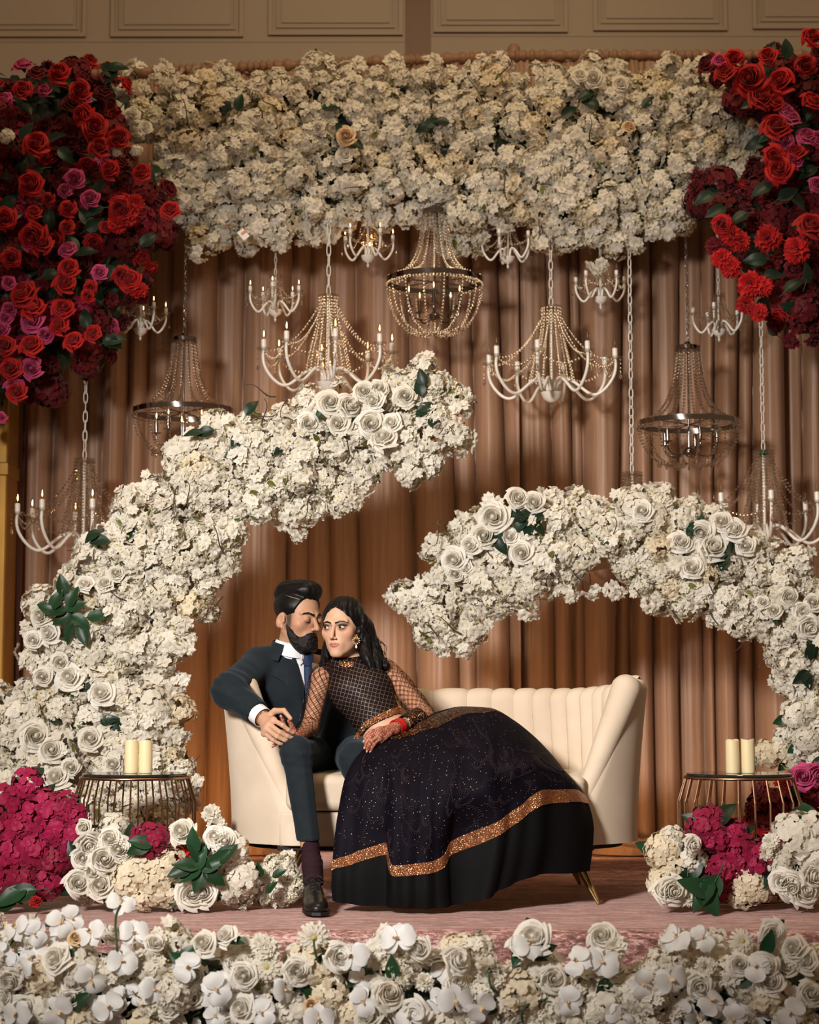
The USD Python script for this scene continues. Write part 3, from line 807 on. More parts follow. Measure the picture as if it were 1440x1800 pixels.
kind('twig', 2, lambda rng, k: [('wood', tube(spline([(0, 0, -.04), (.006, .004, .02), (-.004, .004, .06), (.01, 0, .10)], 8), np.linspace(.0035, .0015, 8), 5), 'twig_brown', True), ('bud', cat([leaf_mesh(.03, .014)]), 'leaf_lime', True)])

NICE = {'cream_blossom_cluster': 'blossom_cluster'}
class Arrangement:
    """a bound flower arrangement: a thing whose blooms are its parts"""
    def __init__(self, name, label, cat_, seed, loc=(0, 0, 0)):
        self.t = thing(name, label, cat_, loc=loc); self.rng = np.random.default_rng(seed); self.n = 0
    def add(self, k, p, n, s=1.0, spin=None):
        cls = KIND[k][self.rng.integers(len(KIND[k]))]
        sp = self.rng.uniform(0, 6.28) if spin is None else spin
        instance(self.t, NICE.get(k, k), cls, mat4(frame(n, sp), p, s)); self.n += 1

def inside_dist(poly, pts):
    """distance of each point inside the outline to its edge (negative outside)"""
    import shapely
    g = shapely.points(np.asarray(pts))
    d = shapely.distance(poly.boundary, g)
    return np.where(shapely.contains(poly, g), d, -d)
def poisson(poly, r, rng, tries=30):
    """evenly spread points in an outline (dart throwing)"""
    x0, y0, x1, y1 = poly.bounds
    n = int(poly.area / (r * r) * 12)
    q = np.stack([rng.uniform(x0, x1, n), rng.uniform(y0, y1, n)], 1)
    q = q[inside_dist(poly, q) > 0]
    keep = []; cell = {}
    for p in q:
        c = (int(p[0] // r), int(p[1] // r)); ok = True
        for i in (-1, 0, 1):
            for j in (-1, 0, 1):
                for k in cell.get((c[0] + i, c[1] + j), ()):
                    if (k[0] - p[0]) ** 2 + (k[1] - p[1]) ** 2 < r * r: ok = False; break
        if ok: cell.setdefault(c, []).append(p); keep.append(p)
    return np.array(keep)
def inflated(poly, pts, T, Rmax):
    """thickness of the rounded body over each outline point and its outward tilt"""
    d = np.clip(inside_dist(poly, pts), 0, None)
    e = np.clip(d / Rmax, 0, 1)
    t = T * np.sqrt(1 - (1 - e) ** 2)
    h = 4.0
    gx = inside_dist(poly, pts + [h, 0]) - inside_dist(poly, pts - [h, 0])
    gy = inside_dist(poly, pts + [0, h]) - inside_dist(poly, pts - [0, h])
    g = np.stack([gx, gy], 1); g /= np.linalg.norm(g, axis=1, keepdims=True) + 1e-9
    return t, -g * (1 - e)[:, None]
def core_mesh(poly, d, T, Rmax, step=16, shrink=0):
    """the arrangement's rounded core between front and back"""
    import shapely
    pl = poly.buffer(-shrink) if shrink else poly
    if pl.geom_type != 'Polygon': pl = max(pl.geoms, key=lambda g: g.area)
    x0, y0, x1, y1 = pl.bounds
    xs, ys = np.arange(x0, x1 + step, step), np.arange(y0, y1 + step, step)
    X, Y = np.meshgrid(xs, ys, indexing='ij'); Q = np.stack([X.ravel(), Y.ravel()], 1)
    e = inside_dist(pl, Q)
    near = np.array([np.array(pl.exterior.interpolate(pl.exterior.project(Point(*q))).coords[0]) if -step * 1.2 < v < 0 else q for q, v in zip(Q, e)])
    ok = e > -step * 1.2
    t = T * np.sqrt(1 - (1 - np.clip(np.clip(e, 0, None) / Rmax, 0, 1)) ** 2)
    n = len(Q); V = np.array([P(a, b, d - tt) for (a, b), tt in zip(near, t)] + [P(a, b, d + tt * .8) for (a, b), tt in zip(near, t)])
    f = grid_faces(len(xs), len(ys)); f = f[ok[f].all(1)]
    F = np.vstack([f, f[:, ::-1] + n]); u, inv = np.unique(F, return_inverse=True)
    return V[u], inv.reshape(F.shape)
def fill(A, poly, d, T, Rmax, r, mix, size=1.0, back=0.0, jitter=.03, deep=0.5, avoid=None, push=0.0):
    """blooms over the rounded body of an outline. mix: {kind: weight}; back: share of blooms on the far side"""
    rng = A.rng; q = poisson(poly, r, rng)
    t, tilt = inflated(poly, q, T, Rmax)
    ks, ws = list(mix), np.array(list(mix.values()), float); ws /= ws.sum()
    for (px, py), tt, g in zip(q, t, tilt):
        if avoid is not None and any((px - a) ** 2 + (py - b) ** 2 < c * c for a, b, c in avoid): continue
        k = ks[rng.choice(len(ks), p=ws)]
        p = P(px, py, d - tt * deep - rng.uniform(0, jitter) - push)
        n = np.array([g[0] * 1.1, -1.0 + .5 * np.linalg.norm(g), -g[1] * 1.1 + .12]) + rng.normal(0, .22, 3)
        A.add(k, p, n, size * rng.uniform(.82, 1.15))
        if back and rng.uniform() < back:
            p = P(px, py, d + tt * deep * .8); A.add(k, p, [n[0], -n[1], n[2]], size)

def fringe(A, poly, d, r=34, size=1.0, down=0.5):
    """small loose sprigs that break up the outline, most of them pointing outwards and down"""
    ring = poly.buffer(13).difference(poly.buffer(-5))
    if ring.geom_type != 'Polygon': ring = max(ring.geoms, key=lambda q: q.area)
    for px, py in poisson(ring, r, A.rng):
        if not (-60 < px < 1500): continue
        q = np.array([px, py]); pr = poly.exterior.interpolate(poly.exterior.project(Point(*q)) ); c = np.array(pr.coords[0])
        g = inside_dist(poly, np.array([q + [4, 0], q - [4, 0], q + [0, 4], q - [0, 4]])); o = -np.array([g[0] - g[1], g[2] - g[3]]); o /= np.linalg.norm(o) + 1e-9
        n = np.array([o[0], -.9, -o[1] - .15]) + A.rng.normal(0, .3, 3)
        A.add('blossom_sprig', P(px, py, d - A.rng.uniform(.0, .10)), n, size * A.rng.uniform(.85, 1.2))
# ================================================================== flower arrangements
WMIX = {'blossom_cluster': 10, 'cream_blossom_cluster': 2}
def leaves(A, spots, d, k='leaf', s=1.0):
    for x, y, ang in spots:       # a leaf at a picture position, pointing that way (degrees, 0 = right, 90 = up)
        p = P(x, y, d); a = math.radians(ang); r = A.rng
        ex = np.array([math.cos(a), -.25, math.sin(a)]); ex /= np.linalg.norm(ex)
        n = np.array([r.normal(0, .3), -1, .35 + r.normal(0, .2)]); n -= ex * (n @ ex); n /= np.linalg.norm(n)
        R = np.stack([ex, np.cross(n, ex), n], 1)
        cls = KIND[k][r.integers(len(KIND[k]))]
        instance(A.t, k, cls, mat4(R, p - ex * .04 * s, s))
def blooms(A, k, spots, d, s=1.0):
    for it in spots:
        x, y = it[:2]; q = it[2] if len(it) > 2 else 1.0
        n = np.array([A.rng.normal(0, .25), -1, .15 + A.rng.normal(0, .2)])
        A.add(k, P(x, y, d), n, s * q)

# --- the long white swag across the top of the drapes
swag = Polygon([(165,205),(180,182),(230,132),(270,126),(300,152),(360,140),(390,130),(420,150),(470,142),(540,132),(562,114),(590,132),(640,118),(700,125),(760,126),(790,150),(850,116),(885,112),(920,142),(1010,122),(1060,120),(1100,140),(1180,127),(1240,132),(1290,142),(1302,190),(1352,215),(1340,260),(1308,320),(1262,300),(1242,330),(1210,352),(1200,392),(1165,388),(1130,420),(1090,408),(1058,450),(1030,408),(1000,420),(962,420),(930,378),(880,380),(850,400),(812,436),(788,425),(765,378),(705,392),(640,368),(595,402),(558,412),(500,416),(450,425),(425,428),(402,385),(372,440),(350,426),(335,380),(302,362),(286,312),(310,292),(262,230),(205,240)])
A = Arrangement('flower_swag', 'long thick swag of cream white blossoms along the top of the drapes', 'flower swag', 5, P(760, 300, 8.9))
obj('core', core_mesh(swag, 8.92, .16, 90, 18, 26), 'foliage_dark', A.t, smooth=True, label='dark stems behind the blossoms')
blooms(A, 'champagne_rose', [(610, 240, 1.0), (1105, 225, .7)], 8.62)
blooms(A, 'rose', [(203, 195, .9), (232, 205, .8), (255, 225, .7), (1045, 140, 1.0), (1020, 135, .8), (1090, 150, .8), (560, 225, .7), (605, 275, .8), (1345, 215, .8)], 8.66)
leaves(A, [(760, 215, 20), (775, 212, 170), (745, 222, 200), (625, 250, 330), (600, 225, 120), (1000, 195, 30), (1040, 180, 160), (1140, 178, 45), (1115, 225, 300), (1030, 165, 200), (580, 185, 20), (420, 180, 80), (395, 190, 240)], 8.66, 'dark_leaf', 1.1)
fill(A, swag, 8.9, .24, 100, 26.5, WMIX, 1.0, back=.1, jitter=.08, avoid=[(610, 240, 24), (765, 215, 22), (875, 245, 12), (1010, 190, 14)])
fringe(A, swag, 8.88, 30, 1.15)
for x, y in ((480, 190), (455, 195), (840, 165), (630, 330), (745, 290), (1040, 240), (1190, 220), (890, 335), (880, 130), (330, 210)):
    A.add('twig', P(x, y, 8.62), (A.rng.normal(0, 1), -.6, A.rng.normal(.3, 1)), 1.1)
tg = thing('price_tag', 'small white and orange paper tag hanging from the swag', 'tag', loc=P(428, 412, 8.62))
def tilted_card(px, py, d, w, h, a):
    c = P(px, py, d); ex, ez = np.array([math.cos(a), 0, math.sin(a)]), np.array([-math.sin(a), 0, math.cos(a)])
    G = np.array([[c - ex * w / 2 - ez * h / 2, c - ex * w / 2 + ez * h / 2], [c + ex * w / 2 - ez * h / 2, c + ex * w / 2 + ez * h / 2]])
    return thicken(G, .001)
plain('tag_white', (.8, .78, .74), .5); plain('tag_orange', (.65, .22, .05), .5)
obj('card', tilted_card(428, 412, 8.62, .035, .05, .7), 'tag_white', tg); obj('stripe', tilted_card(429, 408, 8.617, .03, .012, .7), 'tag_orange', tg)

# --- the two hanging masses of red roses
redL = Polygon([(-60,110),(40,120),(62,108),(100,114),(150,110),(182,124),(205,120),(225,165),(215,205),(192,240),(250,290),(286,300),(302,340),(316,372),(300,420),(290,452),(252,482),(262,510),(216,560),(205,598),(188,645),(170,662),(140,645),(100,690),(60,690),(35,702),(0,742),(-60,745)])
redR = Polygon([(1252,132),(1246,112),(1290,96),(1330,106),(1355,86),(1385,82),(1402,96),(1412,68),(1430,60),(1500,58),(1500,602),(1440,605),(1396,608),(1360,586),(1332,560),(1308,505),(1282,482),(1266,452),(1252,432),(1270,402),(1242,372),(1216,342),(1207,312),(1250,300),(1310,322),(1340,258),(1352,210),(1302,182)])
A = Arrangement('rose_cascade', 'hanging cascade of red, crimson and pink roses at the upper left', 'flower cascade', 7, P(100, 400, 8.7))
RB, RL = A, 8.36
obj('core', core_mesh(redL, 8.72, .17, 100, 18, 20), 'foliage_dark', A.t, smooth=True, label='dark leafy backing')
big = [(65,255,1.15),(55,325,1.2),(165,225,1.2),(175,260,1.),(40,160,.9),(150,205,1.1),(215,370,1.3),(60,415,1.3),(75,432,1.),(120,368,.8),(140,160,1.),(105,130,1.),(10,385,1.),(45,520,1.3),(60,545,1.1),(115,500,1.),(120,472,.9),(230,495,1.1),(215,485,.9),(110,545,1.),(105,575,.9),(55,610,1.1),(10,610,1.),(20,650,1.),(30,690,.9),(130,602,.9),(300,372,.9),(60,375,.7),(85,350,.6),(250,305,.9),(195,300,.9),(210,245,1.),(118,400,.7),(165,588,.8),(185,400,.6),(155,520,.6),(160,505,.6),(20,455,.9)]
blooms(A, 'red_rose', big, RL, 1.05)
blooms(A, 'pink_rose', [(132,315,1.),(160,350,.9),(120,440,.9),(58,565,1.15),(78,590,.8),(18,545,.8),(10,560,.7),(55,430,.8),(80,160,.7),(115,335,.7),(15,498,.7),(55,650,1.),(5,580,.8),(2,735,.6),(150,175,.7),(60,640,.7),(175,480,.8),(25,680,.9)], RL + .02, 1.0)
blooms(A, 'red_dahlia', [(220,380,1.2),(235,360,1.1),(205,395,1.0),(230,500,1.1),(245,510,.9)], RL, 1.1)
blooms(A, 'white_hydrangea', [(12,240,.45),(240,265,.35),(205,268,.25),(130,165,.3)], RL + .04, 1.0)
leaves(A, [(195,130,60),(205,115,20),(190,690-570,120),(165,395,30),(150,380,120),(60,300,200),(85,385,270),(150,440,20),(30,440,60),(210,470,350),(195,480,40),(195,600,330),(200,595,20),(150,560,100),(90,480,20),(170,330,80),(15,355,40),(60,590,180),(130,430,300),(165,370,200),(95,240,30),(45,230,60),(115,270,320),(260,420,40),(20,515,100)], RL + .02, 'dark_leaf', 1.25)
av = [(x, y, 15 * q) for x, y, q in big]
fill(A, redL, 8.7, .26, 90, 20, {'crimson_carnation': 5, 'crimson_rose': 3, 'red_rose': 2.2, 'crimson_hydrangea': 2.2, 'dark_leaf': 4, 'pink_rose': .6, 'magenta_hydrangea': .5}, 1.0, back=.1, avoid=av, deep=.62)
A = Arrangement('rose_cascade', 'hanging cascade of dark red and crimson flowers at the upper right', 'flower cascade', 8, P(1380, 350, 8.6))
RR = 8.24
obj('core', core_mesh(redR, 8.6, .17, 100, 18, 20), 'foliage_dark', A.t, smooth=True, label='dark leafy backing')
big = [(1320,140,1.4),(1375,145,1.2),(1335,175,1.1),(1362,182,.8),(1365,225,1.2),(1370,300,1.2),(1360,275,1.0),(1290,105,.9),(1275,130,.9),(1425,400,1.2),(1425,180,.9),(1350,100,.8),(1270,395,.8),(1425,70,1.),(1415,115,.9),(1400,270,.8)]
blooms(A, 'red_rose', big, RR, 1.1)
blooms(A, 'pink_rose', [(1388,210,1.),(1375,250,1.),(1418,242,1.),(1395,285,.9),(1435,245,.8),(1265,108,.7),(1435,325,.8),(1380,195,.8)], RR + .01, 1.0)
dah = [(1285,415,1.1),(1300,425,1.),(1350,420,1.3),(1400,440,1.3),(1270,455,1.),(1285,470,1.),(1320,500,1.3),(1340,505,1.),(1310,535,.9),(1335,550,.9),(1275,390,.7)]
blooms(A, 'red_dahlia', dah, RR + .02, 1.15)
leaves(A, [(1352,90,60),(1385,85,80),(1330,250,200),(1410,290,320),(1420,300,200),(1385,340,30),(1405,350,330),(1300,380,200),(1340,330,200),(1330,455,180),(1395,500,40),(1240,345,200),(1260,370,200),(1370,130,100),(1360,480,20),(1420,480,80)], RR + .03, 'dark_leaf', 1.3)
fill(A, redR, 8.6, .26, 90, 20, {'crimson_carnation': 8, 'crimson_rose': 2.5, 'red_rose': .8, 'crimson_hydrangea': 3.5, 'dark_leaf': 3}, 1.0, back=.1, avoid=[(x, y, 15 * q) for x, y, q in big + dah], deep=.62)

# --- the two curved white flower arches
archL = Polygon([(820,775),(812,730),(792,672),(765,648),(732,650),(690,682),(640,672),(600,682),(560,682),(530,712),(500,717),(470,742),(440,737),(415,747),(400,737),(370,762),(350,777),(330,792),(310,822),(280,850),(240,858),(230,890),(200,930),(168,962),(160,1000),(130,1017),(100,1037),(62,1062),(50,1092),(72,1130),(62,1170),(66,1210),(30,1232),(-60,1215),(-60,1440),(60,1430),(120,1480),(240,1500),(322,1475),(326,1355),(318,1320),(292,1292),(322,1242),(300,1198),(262,1200),(256,1160),(290,1165),(328,1132),(302,1092),(368,1092),(364,1050),(380,1000),(420,977),(412,930),(430,902),(455,910),(480,882),(520,922),(558,910),(552,872),(600,903),(620,890),(617,860),(648,845),(642,802),(680,792),(720,830),(758,835),(752,802),(790,790)])
A = Arrangement('flower_arch', 'tall curved arch of white blossoms and roses rising from the left behind the cage table', 'flower arch', 9, P(250, 1100, 7.75))
AL = 7.75
obj('core', core_mesh(archL, AL + .03, .10, 70, 16, 24), 'cream_wrap', A.t, smooth=True, label='cloth-wrapped curved frame')
bigr = [(125,1192,1.25),(105,1165,.9),(75,1190,.9),(60,1295,1.5),(90,1320,1.3),(100,1370,1.3),(120,1400,1.0),(180,1222,1.3),(650,745,1.35),(660,705,1.1),(665,685,.95),(640,690,1.0),(712,697,1.0),(675,775,1.35),(690,745,1.0),(595,745,1.0),(540,745,1.0),(580,710,1.2),(610,715,1.2),(200,1345,1.0),(160,1300,1.2),(75,1085,1.1),(90,1115,1.1),(110,1050,1.0),(150,1030,.9),(125,1350,.9),(140,1120,1.0),(60,1125,.9),(185,1030,.9),(205,1010,.8)]
blooms(A, 'rose', bigr, AL - .17, .92)
blooms(A, 'white_hydrangea', [(270,1240,1.1),(240,1260,1.0),(255,1285,.9),(60,1360,.9),(160,1150,.9),(30,1260,.9),(205,1215,.9)], AL - .12, 1.0)
blooms(A, 'hydrangea', [(290,1330,.8),(265,1400,.9),(290,1440,.9),(200,1420,.9),(160,1400,.8),(305,1380,.7)], AL + .02, 1.0)
leaves(A, [(110,1030,100),(98,1055,60),(85,1070,150),(130,1065,20),(170,1082,10),(140,1090,330),(110,1085,210),(120,1110,250),(145,1115,290),(100,1075,190),(125,1050,70)], AL - .22, 'leaf', 1.15)
leaves(A, [(360,758,190),(340,760,180),(742,665,110),(738,680,100),(160,940,200),(175,950,180),(750,715,20),(740,720,200),(760,735,260),(415,775,250),(425,790,230),(410,795,200),(600,745,30),(590,752,200),(620,745,340),(440,715,60),(225,980,30),(232,940,250),(150,1190,270),(148,1210,280),(190,1265,20),(205,1275,340),(110,1240,30),(100,1260,20),(115,1340,250),(125,1350,290),(215,1310,10),(665,700,300),(485,790,200)], AL - .17, 'dark_leaf', 1.0)
fill(A, archL, AL, .17, 85, 26, {'blossom_cluster': 12, 'cream_blossom_cluster': 1.0}, 1.0, back=.12, jitter=.05, avoid=[(x, y, 15 * q) for x, y, q in bigr])
fringe(A, archL, AL, 30)
for x, y in ((455, 735), (465, 740), (310, 870), (330, 880), (280, 900), (470, 690), (500, 700), (390, 960), (205, 1090), (230, 1060), (545, 880), (610, 800)):
    A.add('twig', P(x, y, AL - .18), (A.rng.normal(0, 1), -.8, A.rng.normal(.3, 1)), 1.0)
archR = Polygon([(715,1052),(726,1075),(736,1108),(775,1116),(782,1140),(815,1134),(830,1110),(812,1092),(850,1075),(880,1052),(910,1068),(945,1042),(960,1017),(1010,1034),(1080,1022),(1110,1012),(1130,1024),(1165,1054),(1176,1074),(1200,1070),(1220,1052),(1250,1070),(1256,1090),(1285,1086),(1312,1108),(1350,1106),(1370,1122),(1366,1160),(1382,1200),(1400,1230),(1396,1280),(1402,1345),(1440,1362),(1500,1362),(1500,1040),(1440,1050),(1412,1020),(1396,985),(1352,962),(1302,942),(1270,930),(1242,902),(1215,896),(1180,905),(1166,880),(1140,866),(1110,870),(1090,896),(1050,902),(1020,890),(1000,908),(985,876),(952,882),(938,872),(910,866),(895,882),(870,886),(842,902),(830,932),(790,922),(770,940),(772,965),(790,972),(772,1000),(756,1030),(736,1046)])
A = Arrangement('flower_arch', 'lower curved arch of white blossoms and roses sweeping in from the right behind the sofa', 'flower arch', 10, P(1150, 1000, 8.0))
AR = 8.0
obj('core', core_mesh(archR, AR + .03, .10, 70, 16, 24), 'cream_wrap', A.t, smooth=True, label='cloth-wrapped curved frame')
bigr = [(870,910,1.6),(850,945,1.3),(908,878,1.1),(940,885,1.1),(918,972,1.2),(895,945,.9),(800,985,1.2),(830,960,1.1),(1250,965,1.5),(1235,935,1.1),(1215,1000,1.1),(1195,955,1.1),(1310,960,1.0),(1290,935,1.3),(1270,920,1.1),(1385,1050,1.0),(1420,1100,1.3),(1410,1075,1.0),(1130,900,1.1),(820,1000,.8),(1360,1075,.8),(1340,1060,.7),(1430,1060,.9),(800,1010,.8)]
blooms(A, 'rose', bigr, AR - .17, .92)
blooms(A, 'white_hydrangea', [(1115,890,.9),(1150,910,.8),(1400,1255,.8),(1425,1240,.8),(1420,1300,.8),(1440,1340,.7)], AR - .12)
blooms(A, 'hydrangea', [(1350,1325,.75),(1375,1318,.7),(1395,1330,.7),(1405,1320,.6)], AR - .02)
leaves(A, [(920,905,60),(935,915,20),(945,925,320),(930,930,270),(915,920,220),(905,905,160),(945,905,40),(875,945,280),(880,958,300),(865,935,150),(1225,925,10),(1220,930,40),(1275,965,60),(1270,985,250),(1265,975,200),(1280,960,40),(1430,1140,300),(1425,1150,270),(1410,1190,220),(1420,1195,300),(1075,960,10),(1440,1340,200)], AR - .19, 'dark_leaf', 1.05)
fill(A, archR, AR, .17, 80, 25, {'blossom_cluster': 12, 'cream_blossom_cluster': 1.0}, 1.0, back=.12, jitter=.05, avoid=[(x, y, 15 * q) for x, y, q in bigr] + [(1055, 1010, 30)])
fringe(A, archR, AR, 30)
for x, y in ((775, 925), (780, 935), (800, 1105), (760, 1100), (745, 1110), (940, 1020), (1020, 1015), (1080, 945)):
    A.add('twig', P(x, y, AR - .18), (A.rng.normal(0, 1), -.8, A.rng.normal(.3, 1)), 1.0)

# --- flowers on the stage, beside the two tables
g1 = Polygon([(-50,1392),(28,1370),(62,1358),(82,1390),(130,1402),(150,1440),(132,1500),(112,1555),(60,1572),(0,1580),(-50,1580)])
A = Arrangement('flower_bush', 'low bush of magenta hydrangeas at the left edge of the stage', 'flower arrangement', 12, P(40, 1500, 6.85))
obj('core', core_mesh(g1, 6.86, .10, 60, 16, 22), 'foliage_dark', A.t, smooth=True, label='dark leafy base')
hy = [(50,1380,.8),(10,1415,1.),(70,1430,1.1),(95,1455,1.),(40,1455,1.),(110,1420,.8),(60,1490,1.15),(95,1510,1.),(20,1500,1.1),(40,1540,1.1),(85,1545,.9),(125,1470,.9),(-10,1540,1.),(130,1435,.7),(-10,1460,1.)]
blooms(A, 'magenta_hydrangea', hy, 6.72, .95)
leaves(A, [(20,1575,205),(35,1570,190),(10,1585,220)], 6.6, 'leaf', 1.5)
leaves(A, [(30,1395,100),(75,1400,60),(130,1500,300),(110,1560,330),(135,1475,20)], 6.72, 'dark_leaf', 1.3)
fp = thing('fallen_flower', 'single magenta flower head fallen on the velvet at the left', 'flower', loc=P(62, 1590, 6.5))
instance(fp, 'flower_head', KIND['red_dahlia'][0], mat4(frame((0.2, -.5, 1)), P(62, 1586, 6.55), .55))
g2 = Polygon([(112,1578),(118,1540),(136,1505),(130,1470),(160,1456),(210,1450),(240,1478),(268,1452),(300,1462),(318,1448),(345,1456),(400,1462),(420,1482),(432,1520),(440,1560),(402,1582),(300,1584),(200,1582)])
A = Arrangement('flower_mound', 'mound of ivory roses with one magenta hydrangea below the left cage table', 'flower arrangement', 13, P(280, 1530, 6.75))
obj('core', core_mesh(g2, 6.76, .09, 50, 14, 24), 'foliage_dark', A.t, smooth=True, label='dark leafy base')
bigr = [(155,1480,1.),(180,1512,1.2),(210,1492,1.),(195,1475,.9),(145,1508,.9),(165,1530,.8),(178,1560,1.1),(135,1553,1.1),(322,1465,1.1),(335,1572,1.2),(360,1570,1.),(225,1500,.8),(150,1455,.0+.7),(395,1480,1.),(380,1472,.9)]
blooms(A, 'rose', bigr, 6.62, .95)
blooms(A, 'magenta_hydrangea', [(265,1478,.85)], 6.62); blooms(A, 'red_dahlia', [(318,1500,.8),(325,1512,.7)], 6.66)
blooms(A, 'hydrangea', [(245,1530,1.),(275,1540,1.),(225,1550,.9),(295,1520,.9),(290,1565,.8),(255,1570,.8)], 6.64, .95)
blooms(A, 'white_hydrangea', [(410,1492,.8),(395,1510,.7),(425,1540,.8),(400,1560,.7)], 6.66)
leaves(A, [(345,1495,110),(350,1510,70),(330,1520,170),(360,1530,300),(370,1520,20),(335,1535,210),(375,1540,330),(350,1545,250),(385,1510,40),(340,1480,100),(245,1490,200),(250,1480,170),(318,1530,200),(395,1500,45)], 6.56, 'leaf', 1.15)
leaves(A, [(130,1500,120),(230,1470,80),(350,1520,30),(340,1550,210),(365,1555,330)], 6.62, 'dark_leaf', 1.1)
fill(A, g2, 6.76, .13, 50, 26, {'white_hydrangea': 1, 'blossom_cluster': 2, 'rose': 2, 'carnation': 1}, .75, avoid=[(x, y, 20) for x, y, _ in bigr] + [(265, 1478, 32), (350, 1520, 40), (255, 1545, 45)])
A.add('carnation', P(372, 1430, 7.0), (0, -1, .3), 1.0); A.add('carnation', P(380, 1450, 7.0), (.3, -1, .1), 1.0)
g3 = Polygon([(424,1580),(436,1556),(462,1532),(482,1516),(512,1526),(526,1545),(524,1574),(480,1580)])
A = Arrangement('blossom_spray', 'spray of small white blossoms trailing on the velvet beside the shoe', 'flower arrangement', 14, P(485, 1560, 6.75))
fill(A, g3, 6.80, .05, 30, 16, {'blossom_cluster': 1}, .55)
leaves(A, [(475,1560,60),(455,1530,120),(490,1535,30)], 6.66, 'leaf', .7)
g4 = Polygon([(1140,1565),(1142,1530),(1156,1476),(1182,1468),(1215,1432),(1260,1424),(1300,1440),(1312,1470),(1350,1482),(1390,1440),(1440,1450),(1510,1440),(1510,1580),(1400,1582),(1300,1584),(1200,1582),(1150,1575)])
A = Arrangement('flower_mound', 'mound of cream and magenta hydrangeas in front of the right cage table', 'flower arrangement', 15, P(1310, 1530, 6.8))
obj('core', core_mesh(g4, 6.84, .09, 50, 14, 24), 'foliage_dark', A.t, smooth=True, label='dark leafy base')
hy = [(1240,1455,1.),(1260,1470,.9),(1300,1500,1.),(1275,1530,1.),(1325,1510,1.),(1265,1555,.8),(1290,1465,.7),(1255,1440,.7)]
blooms(A, 'magenta_hydrangea', hy, 6.68, .9)
blooms(A, 'hydrangea', [(1165,1495,.9),(1180,1520,.8),(1310,1545,.9),(1305,1570,.8),(1330,1560,.8),(1165,1550,.8)], 6.68, .9)
blooms(A, 'white_hydrangea', [(1400,1470,1.2),(1430,1500,1.1),(1215,1510,.8),(1180,1475,.7),(1440,1460,1.),(1370,1520,.8)], 6.68, .9)
blooms(A, 'rose', [(1390,1555,1.2),(1410,1570,1.2),(1375,1550,1.),(1180,1565,1.2),(1165,1570,1.),(1425,1540,1.),(1215,1485,.8)], 6.62, .95)
blooms(A, 'carnation', [(1355,1480,.9),(1345,1500,.8),(1210,1580,.9),(1230,1582,.7)], 6.64)
leaves(A, [(1235,1570,225),(1250,1565,240),(1225,1560,150),(1245,1580,300)], 6.56, 'leaf', 1.6)
leaves(A, [(1205,1500,200),(1215,1530,230),(1220,1550,200),(1195,1540,120),(1230,1445,150),(1270,1430,60),(1340,1545,20),(1200,1520,270),(1210,1555,270)], 6.64, 'dark_leaf', 1.4)
g5 = Polygon([(1302,1500),(1316,1430),(1345,1382),(1390,1362),(1430,1354),(1510,1350),(1510,1470),(1350,1500)])
A = Arrangement('flower_bush', 'bush of deep red and magenta flowers behind the right cage table', 'flower arrangement', 16, P(1410, 1420, 7.55))
obj('core', core_mesh(g5, 7.56, .09, 60, 16, 22), 'foliage_dark', A.t, smooth=True, label='dark leafy base')
blooms(A, 'pink_rose', [(1412,1368,1.1),(1430,1362,1.)], 7.4)
fill(A, g5, 7.55, .14, 60, 24, {'crimson_hydrangea': 3, 'magenta_hydrangea': 1.5, 'crimson_rose': 2, 'red_rose': 1, 'dark_leaf': 1}, .9)

